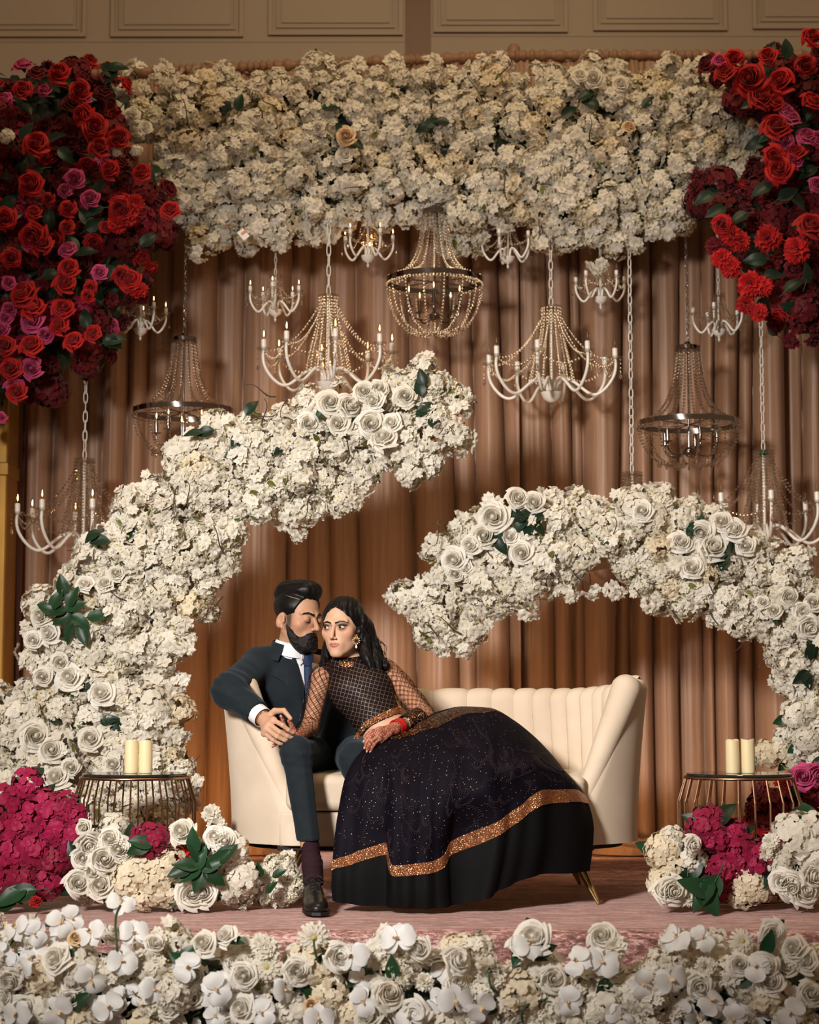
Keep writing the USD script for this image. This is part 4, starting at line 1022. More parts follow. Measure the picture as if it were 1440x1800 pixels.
# --- the flower border in front of the stage
hedge = Polygon([(-90,1632),(20,1622),(60,1626),(110,1632),(150,1642),(200,1652),(240,1662),(300,1662),(340,1654),(420,1666),(480,1688),(520,1665),(545,1660),(580,1674),(640,1664),(690,1654),(740,1674),(800,1666),(840,1664),(870,1684),(900,1674),(930,1660),(960,1664),(1000,1692),(1060,1664),(1100,1684),(1140,1692),(1200,1656),(1250,1664),(1290,1674),(1340,1662),(1380,1664),(1530,1680),(1530,1895),(-90,1895)])
A = Arrangement('flower_border', 'deep border of white orchids and roses along the foot of the stage', 'flower border', 17, P(720, 1750, 5.8))
HD = 5.84
obj('core', core_mesh(hedge, HD + .01, .13, 90, 20, 26), 'foliage_dark', A.t, smooth=True, label='dark leafy backing')
spots = [('orchid', [(105,1625,1.),(30,1632,1.),(160,1640,1.),(60,1640,.9),(235,1640,1.),(212,1588,.95),(125,1615,.9),(160,1720,1.1),(40,1700,1.),(100,1780,1.1),(215,1690,1.),(190,1770,1.),(330,1700,1.),(620,1680,1.1),(640,1760,1.),(700,1650,1.2),(800,1760,1.2),(845,1770,1.),(930,1660,1.1),(1060,1690,1.1),(1015,1690,1.),(1190,1650,1.1),(1235,1650,.9),(1180,1720,1.1),(1130,1730,1.),(1250,1760,1.),(1330,1700,1.),(1390,1780,1.),(500,1740,1.),(380,1740,1.1),(460,1780,1.),(30,1780,1.),(270,1740,1.),(1290,1790,1.),(1000,1760,1.),(560,1790,1.),(720,1790,1.),(1090,1790,1.)]),
         ('rose', [(105,1690,1.35),(940,1652,1.5),(915,1665,1.1),(595,1680,1.2),(680,1750,1.2),(430,1775,1.2),(430,1715,1.1),(1355,1640,1.1),(1345,1700,1.1),(1355,1730,1.1),(40,1770,1.),(520,1705,1.1),(740,1665,1.),(800,1690,1.2),(300,1775,1.),(270,1660,.8),(1060,1650,1.2),(1400,1670,1.1),(1420,1690,1.),(650,1790,1.1),(1230,1730,1.1),(1300,1695,.9),(20,1720,1.),(730,1780,1.2),(970,1720,1.1),(360,1660,1.),(400,1650,1.)]),
         ('daisy', [(552,1648,1.1),(1305,1655,.9),(470,1700,1.),(1400,1680,.9)]), ('champagne_rose', [(550,1768,.65),(685,1745,.7),(135,1650,.6)]),
         ('carnation', [(290,1745,1.2),(1080,1665,1.2),(870,1720,1.1),(860,1700,1.2),(1240,1700,1.),(320,1720,1.),(470,1670,1.2),(460,1660,1.)])]
av = []
for k, sp in spots:
    for x, y, q in sp:
        e = min(max((y - 1610) / 90.0, 0.05), 1); dd = HD - .20 * math.sqrt(1 - (1 - e) ** 2)
        A.add(k, P(x, y, dd - (.03 if k == 'orchid' else 0)), np.array([A.rng.normal(0, .42), -1, .15 + .6 * (1 - e) + A.rng.normal(0, .30)]), q * (.80 if k == 'rose' else .94 if k == 'orchid' else .9))
        av.append((x, y, 13 * q))
fill(A, hedge, HD, .24, 90, 25, {'orchid': 8, 'rose': 3, 'carnation': 2, 'hydrangea': .9, 'white_hydrangea': 1.2, 'blossom_cluster': 2, 'dark_leaf': 1.5, 'champagne_rose': .2}, .86, avoid=av, deep=.62)
leaves(A, [(318,1690,150),(325,1680,60),(955,1672,20),(940,1675,340),(690,1705,100),(140,1760,40),(1310,1720,30),(1350,1660,70),(860,1770,200),(1060,1740,250)], HD - .2, 'leaf', 1.0)
for k, pts in enumerate((((195,1700),(205,1650),(203,1625),(212,1592)), ((1380-500,1745),(862,1700),(868,1690),(880,1712)), ((920,1800),(930,1765),(950,1760),(962,1755)), ((560,1690),(553,1668),(552,1652)))):
    obj('stem', tube(spline([P(x, y, HD - .2 - .02 * (i % 2)) for i, (x, y) in enumerate(pts)], 10), .004, 6), 'stem_green', A.t)
# ================================================================== chandeliers
plain('white_enamel', (0.72, 0.68, 0.62), 0.35, noise=(25, .06))
plain('dark_chrome', (0.24, 0.21, 0.19), 0.12, metallic=1.0)
mat_nodes('crystal', {'g': ('glass_bsdf', {'color': (0.96, 0.94, 0.91), 'IOR': 1.6, 'roughness': 0.0}), 't': ('glossy_bsdf', {'color': (1.0, 0.98, 0.95), 'roughness': 0.12}), 'm': ('mix_closure', {'fac': 0.07})},
          [('g.BSDF', 'm.closure1'), ('t.BSDF', 'm.closure2')], 'm.closure')
mat_nodes('clear_glass', {'f': ('fresnel', {'IOR': 1.45}), 'k': ('math', {'math_type': 'multiply', 'value2': .45}), 'g': ('glossy_bsdf', {'color': (.8, .78, .75), 'roughness': 0.08}), 't': ('transparent_bsdf', {'color': (0.95, 0.93, 0.9)}), 'm': ('mix_closure', {})},
          [('f.fac', 'k.value1'), ('k.value', 'm.fac'), ('t.BSDF', 'm.closure1'), ('g.BSDF', 'm.closure2')], 'm.closure')
mat_nodes('filament_lit', {'e': ('emission', {'color': (1.0, 0.55, 0.20), 'strength': 18.0})}, [], 'e.emission')
plain('filament_off', (0.25, .16, .08), .4)
plain('green_glass', (0.03, 0.13, 0.08), 0.2)
_bead = trimesh.creation.icosphere(0, 1.0)
def beads(pts, r, every=1):
    pts = np.asarray(pts); r = np.broadcast_to(r, len(pts))
    bv, bf = _bead.vertices, _bead.faces
    V = (pts[:, None, :] + bv[None] * r[:, None, None]).reshape(-1, 3)
    F = (bf[None] + (np.arange(len(pts)) * len(bv))[:, None, None]).reshape(-1, 3)
    return V, F
def along(curve, gap):
    curve = np.asarray(curve, float)
    L = np.concatenate([[0], np.cumsum(np.linalg.norm(np.diff(curve, axis=0), axis=1))])
    n = max(2, int(L[-1] / gap))
    return np.stack([np.interp(np.linspace(0, L[-1], n), L, curve[:, i]) for i in range(3)], 1)
def sag(a, b, drop, n=20):
    t = np.linspace(0, 1, n)[:, None]; a, b = np.asarray(a, float), np.asarray(b, float)
    return a + (b - a) * t - np.array([0, 0, 1]) * drop * 4 * t * (1 - t)
def drop_pendant(p, s=1.0):
    return lathe([(0, 0), (.004 * s, -.006 * s), (.008 * s, -.020 * s), (.006 * s, -.028 * s), (0, -.034 * s)], 6, p)
def chain(parent, x, y, z0, z1, L=.056, w=.0095, r=.0026, m='white_enamel'):
    c = UsdGeom.Xform.Define(stage, numbered(path_of(parent), 'chain')); c._loc = parent._loc
    n = max(2, int((z1 - z0) / (L * .80))); st_ = (z1 - z0) / n
    a = np.linspace(0, 2 * PI, 14, endpoint=False)
    rg = np.random.default_rng(int(abs(x * 1000) + z0 * 100))
    for k in range(n):
        zc = z0 + st_ * (k + .5); q = (k % 2) * PI / 2 + .5 + rg.normal(0, .15)
        sx = np.sign(np.cos(a)) * np.abs(np.cos(a)) ** .7 * w; sz = np.sin(a) * st_ * .62
        obj('link', tube(np.stack([x + sx * math.cos(q), y + sx * math.sin(q), zc + sz], 1), r, 5, closed=True), m, c, smooth=True)
    return c
def bulb(parent, p, s, lit):
    prof = [(0, 0), (.0055, 0), (.0065, .006), (.0105, .018), (.0095, .030), (.005, .044), (.0015, .055), (0, .060)]
    obj('bulb', lathe([(a * s, b * s) for a, b in prof], 10, p), 'clear_glass', parent, smooth=True)
    obj('filament', lathe([(0, .012 * s), (.0022 * s, .017 * s), (.0028 * s, .024 * s), (.0016 * s, .034 * s), (0, .042 * s)], 6, p), 'filament_lit' if lit else 'filament_off', parent)
def arm_chandelier(label, px, py, d, n, R, rise, s, top_h, lit, spin, chain_top, crown='clear_glass', tall=1.0, swags=True):
    """white enamel arms curling out of a bowl; crystal strands fall from a crown round the stem"""
    c = P(px, py, d)
    t = thing('chandelier', label, 'chandelier', loc=c)
    b = .052 * s
    obj('bowl', lathe([(0, -b * .95), (b * .35, -b * .88), (b * .75, -b * .6), (b, -b * .05), (b * 1.02, 0), (b * .9, b * .02), (b * .3, b * .1), (0, b * .12)], 24, c), 'white_enamel', t)
    obj('finial', lathe([(0, -b * 1.7), (b * .10, -b * 1.55), (b * .22, -b * 1.3), (b * .08, -b * 1.12), (b * .18, -b * 1.0), (b * .2, -b * .9), (0, -b * .8)], 12, c), 'crystal' if s > .8 else 'white_enamel', t)
    obj('stem', tube([c, c + [0, 0, top_h]], .006 * s + .002, 10), 'white_enamel', t, smooth=True)
    vz = top_h
    obj('glass_column', lathe([(0, b * .2), (.018 * s, b * .3), (.022 * s, vz * .18), (.034 * s, vz * .32), (.02 * s, vz * .5), (.012 * s, vz * .62), (.02 * s, vz * .8), (0, vz * .82)], 14, c), 'clear_glass', t, smooth=True)
    cr = .040 * s
    if crown == 'green_glass': obj('cap', lathe([(0, vz + .020), (cr * .45, vz + .018), (cr * .55, vz + .006), (cr * .5, vz - .008), (0, vz - .01)], 14, c), crown, t, smooth=True, label='green glass cap'); crown = 'clear_glass'
    obj('crown', lathe([(.008, vz - .01), (cr * .7, vz - .012), (cr * 1.15, vz + .004), (cr * 1.3, vz + .016), (cr * 1.2, vz + .018), (cr * .6, vz + .0), (.008, vz + .004)], 18, c), crown, t, smooth=True)
    tops = []
    for k in range(n):
        a = spin + 2 * PI * k / n; e = np.array([math.cos(a), math.sin(a), 0]); up = np.array([0, 0, 1.0])
        path = spline([c + e * b * .35 + up * .01 * s, c + e * (R * .22) + up * (.062 * s), c + e * (R * .42) + up * .030 * s, c + e * (R * .68) - up * (.020 * s), c + e * (R * .9) + up * (rise * .18), c + e * R + up * rise * .6, c + e * R + up * rise], 26)
        arm = obj('arm', tube(path, .0062 * s + .0012, 8), 'white_enamel', t, smooth=True)
        q = c + e * R + up * rise; tops.append(q)
        obj('drip_tray', lathe([(0, 0), (.012 * s, -.001), (.030 * s, .004), (.036 * s, .010), (.034 * s, .011), (.012 * s, .003), (0, .004)], 16, q), 'clear_glass', arm, smooth=True)
        obj('candle_sleeve', lathe([(0, .002), (.0115 * s + .001, .002), (.0115 * s + .001, .050 * s), (.008 * s, .052 * s), (0, .052 * s)], 14, q), 'white_enamel', arm, smooth=40)
        bulb(arm, q + up * .051 * s, s * 1.05, lit)
        pts = along([q - up * .004 + e * .025 * s, q - up * .062 * s + e * .025 * s], .0135 * s)
        st_ = cat([beads(pts, .0048 * s), drop_pendant(q + e * .025 * s - up * .064 * s, s)])
        obj('crystal_strand', st_, 'crystal', arm, smooth=False, kind='stuff')
    crown_p = c + np.array([0, 0, vz])
    m = n * 2 if s > .8 else n
    for k in range(m):
        a = spin + 2 * PI * (k + .5) / m; e = np.array([math.cos(a), math.sin(a), 0])
        p0 = crown_p + e * cr * 1.15
        cur = spline([p0, p0 + e * .010 * s - [0, 0, vz * .30], p0 + e * .040 * s - [0, 0, vz * .62], c + e * (.105 * s) + [0, 0, .055 * s]], 20)
        obj('crystal_strand', beads(along(cur, .0125 * s + .002), .0058 * s + .0006), 'crystal', t, smooth=False, kind='stuff')
    if swags:
        for k in range(n):
            p0 = crown_p + (tops[k] - crown_p) * [1, 1, 0] * .12
            obj('crystal_strand', beads(along(sag(p0 - [0, 0, .02], tops[k], .07 * s * tall), .014 * s + .002), .0058 * s + .0006), 'crystal', t, smooth=False, kind='stuff')
            obj('crystal_strand', beads(along(sag(tops[k], tops[(k + 1) % n], .055 * s), .014 * s + .002), .0058 * s + .0006), 'crystal', t, smooth=False, kind='stuff')
    ct = P(px, chain_top, d)[2]
    chain(t, c[0], c[1], c[2] + vz + .012, ct, .056 if s > .8 else .034, .0095 if s > .8 else .006, .0027 if s > .8 else .0018)
    if lit and lit > 1:
        l = UsdLux.SphereLight.Define(stage, t.GetPath().AppendChild('lamp_light')); l.CreateRadiusAttr(.012)
        l.CreateIntensityAttr(lit); l.CreateColorAttr(Gf.Vec3f(1, .50, .17)); UsdGeom.Xformable(l).AddTranslateOp().Set(Gf.Vec3d(*[float(v) for v in (np.array([0, .08, .10]) * s)]))
    return t
def ring_chandelier(label, px, py, d, R, can_py, low, lit, spin, chain_top, tilt=0.0):
    """a chrome hoop hung with crystal strands from a small canopy, a basket of strands below, five chrome candles inside"""
    c = P(px, py, d); zc = P(px, can_py, d)[2] - c[2]
    t = thing('chandelier', label, 'chandelier', loc=c)
    up = np.array([0, 0, 1.0])
    obj('hoop', lathe([(R - .003, -.012), (R + .001, -.012), (R + .001, .012), (R - .003, .012), (R - .003, -.012)], 64, c), 'dark_chrome', t, smooth=30)
    obj('canopy', lathe([(0, zc - .012), (.052, zc - .012), (.058, zc - .008), (.058, zc + .008), (.05, zc + .012), (.02, zc + .016), (.012, zc + .03), (0, zc + .032)], 28, c), 'dark_chrome', t, smooth=35)
    obj('rod', tube([c - up * (low * .62), c + up * zc], .005, 8), 'dark_chrome', t, smooth=True)
    for k in range(3):
        a = spin + PI * k / 3; e = np.array([math.cos(a), math.sin(a), 0])
        obj('cross_bar', tube([c - e * (R - .002) - up * .008, c - up * .004, c + e * (R - .002) - up * .008], .0032, 6), 'dark_chrome', t, smooth=True)
    NS = 15
    for k in range(NS):
        a = spin + 2 * PI * k / NS; e = np.array([math.cos(a), math.sin(a), 0])
        cur = spline([c + e * .054 + up * (zc - .012), c + e * .066 + up * zc * .68, c + e * R * .48 + up * zc * .26, c + e * (R - .004) + up * .012], 24)
        obj('crystal_strand', beads(along(cur, .0150), .0068), 'crystal', t, smooth=False, kind='stuff')
        a2 = a + PI / NS; e2 = np.array([math.cos(a2), math.sin(a2), 0])
        cur = spline([c + e2 * (R - .002) - up * .016, c + e2 * R * .93 - up * low * .42, c + e2 * R * .62 - up * low * .84, c + e2 * R * .16 - up * low * .92], 24)
        obj('crystal_strand', beads(along(cur, .0150), .0066), 'crystal', t, smooth=False, kind='stuff')
        obj('pendant', drop_pendant(c + e2 * R * .60 - up * low * .84, .9), 'crystal', t, smooth=False)
    pts = [[c[0] + (R + .002) * math.cos(q), c[1] + (R + .002) * math.sin(q), c[2] - .022] for q in np.linspace(0, 2 * PI, 90, endpoint=False)]
    obj('bead_trim', beads(np.array(pts), .0058), 'crystal', t, smooth=False, kind='stuff')
    hub = c - up * low * .62
    obj('hub', lathe([(0, -.03), (.012, -.026), (.026, -.012), (.030, 0), (.02, .012), (.008, .02), (0, .02)], 16, hub), 'dark_chrome', t, smooth=True)
    for k in range(5):
        a = spin + .4 + 2 * PI * k / 5; e = np.array([math.cos(a), math.sin(a), 0]); r = R * .55
        path = spline([hub + e * .02, hub + e * r * .5 - up * .022, hub + e * r * .9 - up * .008, hub + e * r + up * .035], 14)
        arm = obj('arm', tube(path, .0045, 7), 'dark_chrome', t, smooth=True)
        q = hub + e * r + up * .035
        obj('drip_tray', lathe([(0, -.002), (.022, .001), (.024, .004), (0, .004)], 14, q), 'dark_chrome', arm, smooth=40)
        obj('candle_sleeve', lathe([(0, .003), (.0095, .003), (.0095, .062), (0, .063)], 12, q), 'dark_chrome', arm, smooth=40)
        bulb(arm, q + up * .062, .95, lit)
    ct = P(px, chain_top, d)[2]
    chain(t, c[0], c[1], c[2] + zc + .03, ct, .036, .0062, .0018, 'dark_chrome')
    return t
CD = 8.85
for lab, x, y, lit, sp in (('small white chandelier with lit bulbs beside the edge of the left rose cascade', 247, 578, 1, .35), ('small white chandelier with lit bulbs above the left end of the arched blossoms', 484, 545, 1, .9),
                           ('small white chandelier lit warmly, half under the swag left of the centre chrome hoop', 647, 450, 60.0, .2), ('small unlit white chandelier under the swag right of the centre chrome hoop', 893, 452, 0, .55),
                           ('small unlit white chandelier hanging below a drooping tip of the swag', 1056, 523, 0, .25), ('small unlit white chandelier beside the right rose cascade', 1264, 580, 0, .6)):
    arm_chandelier(lab, x, y, CD - .02, 5, .122, .075, .66, .16, lit, sp, y - (185 if x not in (647, 893) else 130), swags=True)
for lab, x, y, lit, sp, dd in (('large white chandelier with lit bulbs behind the left arch at the far left', 146, 962, 1, .3, 8.75), ('large glowing white chandelier hanging just above the left arch', 577, 672, 150.0, .15, 8.75),
                           ('large unlit white chandelier in full view between the two chrome hoops', 970, 690, 0, .5, 8.8), ('large unlit white chandelier mostly hidden behind the top of the right arch', 1113, 985, 0, .4, 8.8),
                           ('large unlit white chandelier with a green cap at the right edge', 1345, 948, 0, .7, 8.7)):
    arm_chandelier(lab, x, y, dd, 8, .305, .145, 1.0, .40, lit, sp, {146: 640, 577: 395, 970: 410, 1113: 405, 1345: 560}[x], crown='green_glass' if x == 1345 else 'clear_glass')
ring_chandelier('chrome hoop chandelier with crystal strands, lit, partly behind the left arch', 323, 724, 8.75, .238, 597, .22, 1, .1, 390)
ring_chandelier('chrome hoop chandelier with crystal strands, lit, at the centre under the swag', 764, 494, 8.7, .228, 372, .27, 1, .5, 300)
ring_chandelier('unlit chrome hoop chandelier with crystal strands on the right', 1211, 745, 8.75, .238, 612, .21, 0, .8, 395)
# ================================================================== people: tools
def sd_cone(p, a, b, ra, rb):
    """round cone between two spheres (approximate distance)"""
    a, b = np.asarray(a, float), np.asarray(b, float)
    ab = b - a; L2 = ab @ ab + 1e-12
    t = np.clip(((p - a) @ ab) / L2, 0, 1)
    return np.linalg.norm(p - a - t[:, None] * ab, axis=1) - (ra + (rb - ra) * t)
def sd_ell(p, c, r, R=None):
    q = p - np.asarray(c, float)
    if R is not None: q = q @ R
    r = np.asarray(r, float)
    k0 = np.linalg.norm(q / r, axis=1); k1 = np.linalg.norm(q / (r * r), axis=1)
    return k0 * (k0 - 1) / np.maximum(k1, 1e-9)
def smin(a, b, k):
    h = np.clip(.5 + .5 * (b - a) / k, 0, 1)
    return b + (a - b) * h - k * h * (1 - h)
def smax(a, b, k): return -smin(-a, -b, k)
def chain_sdf(p, parts, k):
    d = None
    for it in parts:
        e = sd_cone(p, *it[:4]) if len(it) == 4 else sd_ell(p, it[0], it[1], it[2] if len(it) > 2 else None)
        d = e if d is None else smin(d, e, k)
    return d
def bounds_of(parts, pad):
    lo, hi = [], []
    for it in parts:
        if len(it) == 4:
            for c, r in ((it[0], it[2]), (it[1], it[3])): lo.append(np.asarray(c) - r); hi.append(np.asarray(c) + r)
        else:
            m = max(it[1]); lo.append(np.asarray(it[0]) - m); hi.append(np.asarray(it[0]) + m)
    return np.min(lo, 0) - pad, np.max(hi, 0) + pad
def sd_poly2(q, poly):
    """signed distance of 2-D points to a polygon (negative inside)"""
    v = np.asarray(poly, float); n = len(v)
    d = np.full(len(q), 1e9); s = np.ones(len(q))
    for i in range(n):
        a, b = v[i], v[i - 1]
        e = b - a; w = q - a
        t = np.clip((w @ e) / (e @ e + 1e-12), 0, 1)
        d = np.minimum(d, ((w - t[:, None] * e) ** 2).sum(1))
        c1, c2, c3 = q[:, 1] >= a[1], q[:, 1] < b[1], e[0] * w[:, 1] > e[1] * w[:, 0]
        flip = (c1 & c2 & c3) | (~c1 & ~c2 & ~c3)
        s = np.where(flip, -s, s)
    return s * np.sqrt(d)
def px_of(p):
    x, y, z = p[:, 0], p[:, 1], p[:, 2] - CAMH
    fw, up = y * _ct + z * _st, -y * _st + z * _ct
    return np.stack([720 + FPX * x / fw, 900 - FPX * up / fw], 1)
def patch(mesh, poly, step, off, thick, origin=None, dirs=None, to3=None, bulge=0.0, follow=None):
    """a thin sheet of cloth (or hair, lip ...) that hugs a surface inside an outline. The outline is in picture positions, or in the
    (x, z) plane of a head's own frame when to3 gives its matrix"""
    tm = trimesh.Trimesh(*mesh, process=False)
    pl = Polygon(poly).buffer(0)
    x0, y0, x1, y1 = pl.bounds
    xs, ys = np.arange(x0 - step, x1 + step, step), np.arange(y0 - step, y1 + step, step)
    X, Y = np.meshgrid(xs, ys, indexing='ij'); Q = np.stack([X.ravel(), Y.ravel()], 1)
    e = inside_dist(pl, Q)
    ok = e > -step * .75
    for i in np.flatnonzero(ok & (e < 0)):
        Q[i] = pl.exterior.interpolate(pl.exterior.project(Point(*Q[i]))).coords[0]
    if to3 is None:
        C = np.array([0, 0, CAMH]); D = np.array([P(a, b, 7.0) for a, b in Q]) - C; O = np.tile(C, (len(Q), 1)) + D * .85
    else:
        R, T = to3
        O = np.column_stack([Q[:, 0], np.full(len(Q), -.3), Q[:, 1]]) @ R.T + T; D = np.tile(np.array([0, 1.0, 0]) @ R.T, (len(Q), 1))
    D = D / np.linalg.norm(D, axis=1, keepdims=True)
    idx = np.flatnonzero(ok)
    loc, ri, _ = tm.ray.intersects_location(O[idx], D[idx], multiple_hits=False)
    H = np.full((len(Q), 3), np.nan); H[idx[ri]] = loc
    have = ~np.isnan(H[:, 0])
    if not have.any(): raise ValueError('patch misses its surface')
    tr = cKDTree(Q[have])
    miss = np.flatnonzero(ok & ~have)
    if len(miss):
        dd, jj = tr.query(Q[miss]); src = H[have][jj]
        dist = ((src - O[miss]) * D[miss]).sum(1); H[miss] = O[miss] + D[miss] * dist[:, None]
    b = bulge * np.sqrt(np.clip(np.clip(e, 0, None) / max(e.max(), 1e-9), 0, 1))
    A = H - D * (off + thick + b)[:, None] if np.ndim(b) else H - D * (off + thick)
    B = H - D * (off - .002)
    f = grid_faces(len(xs), len(ys)); f = f[ok[f].all(1)]
    n = len(Q)
    ed = np.sort(np.vstack([f[:, [0, 1]], f[:, [1, 2]], f[:, [2, 0]]]), 1)
    de = np.vstack([f[:, [0, 1]], f[:, [1, 2]], f[:, [2, 0]]])
    key_, inv, cnt = np.unique(ed, axis=0, return_inverse=True, return_counts=True)
    rim = de[cnt[inv.ravel()] == 1]
    F = np.vstack([f, f[:, ::-1] + n, np.column_stack([rim[:, 1], rim[:, 0], rim[:, 0] + n]), np.column_stack([rim[:, 1], rim[:, 0] + n, rim[:, 1] + n])])
    V = np.vstack([A, B])
    # orient outwards (towards where the rays come from)
    fn = np.cross(V[f[:, 1]] - V[f[:, 0]], V[f[:, 2]] - V[f[:, 0]]).sum(0)
    if fn @ D[idx].mean(0) > 0: F = F[:, ::-1]
    u, inv = np.unique(F, return_inverse=True)
    return V[u], inv.reshape(F.shape)
def head_parts(fem):
    w = .95 if fem else 1.0
    return w
def head_sdf(p, fem, lid):
    """a head in its own frame: face towards -y, z up, origin between the ears at eye height. lid: eye opening height"""
    x, y, z = p[:, 0], p[:, 1], p[:, 2]
    q = p.copy(); q[:, 0] = np.abs(x)
    d = sd_ell(q, (0, .018, .040), (.074, .095, .080))
    d = smin(d, sd_ell(q, (0, -.026, -.028), (.0625 if fem else .061, .058, .084)), .03)
    jw, jr = (.0495, .0175) if fem else (.053, .020)
    d = smin(d, sd_cone(q, (jw, .002, -.046), (.014, -.064, -.099 if fem else -.100), jr, .014), .022)
    d = smin(d, np.linalg.norm(q - [0, -.073, -.100], axis=1) - (.014 if fem else .017), .02)
    d = smin(d, np.linalg.norm(q - [.043, -.054, -.020], axis=1) - .0205, .022)
    d = smin(d, sd_cone(q, (.010, -.083, .022), (.044, -.066, .023), .007 if fem else .010, .007), .014)
    # eye sockets
    d = smax(d, -(np.linalg.norm((q - [.032, -.103, .002]) * [.85, 1, 1.15], axis=1) - .0175), .014)
    # nose
    nz_, mz_ = (-.008, -.005) if fem else (0.0, 0.0)
    d = smin(d, sd_cone(q, (0, -.084, .010), (0, -.107 if fem else -.111, -.028 + nz_), .0062 if fem else .0078, .0080 if fem else .0100), .010)
    d = smin(d, np.linalg.norm(q - [.0105 if fem else .0120, -.098, -.0335 + nz_], axis=1) - (.0050 if fem else .0070), .007)
    d = smax(d, -(np.linalg.norm((q - [.0058, -.1035, -.0405 + nz_]) * [1, .8, 1], axis=1) - .0032), .003)
    # mouth
    d = smin(d, sd_ell(q, (0, -.0705 if fem else -.074, -.062 + mz_), (.031, .019, .024)), .016)
    f = 1.0 if fem else .8; o = .0028 if fem else 0.0
    d = smin(d, sd_cone(q, (.004, -.0925 + o, -.0572 + mz_), (.0270, -.0800 + o * .3, -.0570 + mz_), .0032 * f, .0014), .004)
    d = smin(d, sd_cone(q, (0, -.0915 + o, -.0665 + mz_), (.0250, -.0800 + o * .3, -.0585 + mz_), .0046 * f, .0016), .005)
    d = smax(d, -sd_cone(q, (0, -.0975 + o, -.0612 + mz_), (.0295, -.0815, -.0562 + mz_), .0011, .0009), .002)
    # eyelids over the eyeball, with an almond slit
    e = np.array([.032, -.0755, .0015])
    d = smin(d, np.linalg.norm(q - e, axis=1) - .0146, .009)
    if lid > 0:
        s = q - e - [0.0005, -.016, -.0008]
        s = np.stack([s[:, 0], s[:, 1], s[:, 2] - .10 * s[:, 0]], 1)      # outer corners a little higher
        d = smax(d, -sd_ell(s, (0, 0, 0), (.0145, .014, lid)), .0012)
    else:
        d = smax(d, -sd_cone(q, (.020, -.0925, -.0040), (.0335, -.0965, -.0062), .0010, .0010), .0015)
    # ears
    a = .25; R = np.array([[1, 0, 0], [0, math.cos(a), -math.sin(a)], [0, math.sin(a), math.cos(a)]])
    Rz = np.array([[math.cos(.35), -math.sin(.35), 0], [math.sin(.35), math.cos(.35), 0], [0, 0, 1]])
    M = Rz.T @ R
    ear = sd_ell(q, (.0775, .016, -.013), (.0080, .0185, .0315), M)
    ear = smin(ear, np.linalg.norm(q - [.072, .008, -.039], axis=1) - .0075, .008)
    ear = smax(ear, -sd_ell(q, (.086, .012, -.009), (.0062, .0105, .019), M), .003)
    ear = smin(ear, np.linalg.norm(q - [.0745, .001, -.017], axis=1) - .005, .004)
    d = smin(d, ear, .006)
    # neck
    nr = .046 if fem else .053
    d = smin(d, sd_cone(q, (0, .022 if fem else .012, -.055), (0, .050 if fem else .022, -.200), nr, nr + .006), .028)
    return d
def rotm(yaw, pitch, roll):
    y, p_, r = map(math.radians, (yaw, pitch, roll))
    Rz = np.array([[math.cos(y), -math.sin(y), 0], [math.sin(y), math.cos(y), 0], [0, 0, 1]])
    Rx = np.array([[1, 0, 0], [0, math.cos(p_), -math.sin(p_)], [0, math.sin(p_), math.cos(p_)]])
    Ry = np.array([[math.cos(r), 0, math.sin(r)], [0, 1, 0], [-math.sin(r), 0, math.cos(r)]])
    return Ry @ Rz @ Rx
def skin_tones(v, base, spots):
    """per-vertex skin colour: soft blends towards the given colours round the given places"""
    c = np.tile(np.asarray(base, float), (len(v), 1))
    for at, rad, col, amt in spots:
        w = amt * np.exp(-(((v - np.asarray(at)) / np.asarray(rad)) ** 2).sum(1))[:, None]
        c = c * (1 - w) + np.asarray(col) * w
    return c
def skin_mat(name):
    return mat_nodes(name, {'a': ('attribute', {'attribute': 'tone'}), 'tc': ('texture_coordinate', {}), 'n': ('noise_texture', {'scale': 420.0, 'detail': 2.0}), 'bp': ('bump', {'distance': 0.0004, 'strength': 0.35}),
        'p': ('principled_bsdf', {'roughness': 0.52, 'specular_ior_level': 0.32, 'subsurface_weight': 0.15, 'subsurface_scale': 0.008, 'subsurface_radius': (1.0, .35, .2)})},
        [('tc.object', 'n.vector'), ('n.fac', 'bp.height'), ('bp.normal', 'p.normal'), ('a.color', 'p.base_color')], 'p.BSDF')
skin_mat('skin')
def hair_mat(name, color, rough=.38):
    return mat_nodes(name, {'tc': ('texture_coordinate', {}), 'mp': ('mapping', {'scale': (150, 150, 14)}), 'n': ('noise_texture', {'scale': 4.0, 'detail': 4.0}), 'bp': ('bump', {'distance': 0.0010, 'strength': 0.6}),
        'p': ('principled_bsdf', {'base_color': color, 'roughness': rough, 'specular_ior_level': 0.2})},
        [('tc.object', 'mp.vector'), ('mp.vector', 'n.vector'), ('n.fac', 'bp.height'), ('bp.normal', 'p.normal')], 'p.BSDF')
hair_mat('black_hair', (0.005, 0.0042, 0.004)); hair_mat('beard_hair', (0.008, 0.0055, 0.0045), .6)
plain('eye_white', (0.60, 0.56, 0.53), 0.2); plain('iris_brown', (0.020, 0.009, 0.005), 0.25); plain('lash_black', (0.006, 0.005, 0.005), 0.5); plain('lip_rose', (0.40, 0.125, 0.095), 0.5)
plain('suit_wool', (0.0110, 0.0155, 0.0195), 0.8, spec=.12, noise=(30, .15), bump=(500, .0006), sheen=.10, sheen_tint=(.5, .62, .75))
plain('shirt_white', (0.74, 0.73, 0.74), 0.6, bump=(40, .001)); plain('tie_navy', (0.010, 0.020, 0.055), 0.5, spec=.2, bump=(900, .0002)); plain('sock_plum', (0.024, 0.010, 0.014), 0.85, spec=.1, bump=(300, .0008)); plain('shoe_leather', (0.007, 0.006, 0.0058), 0.32)
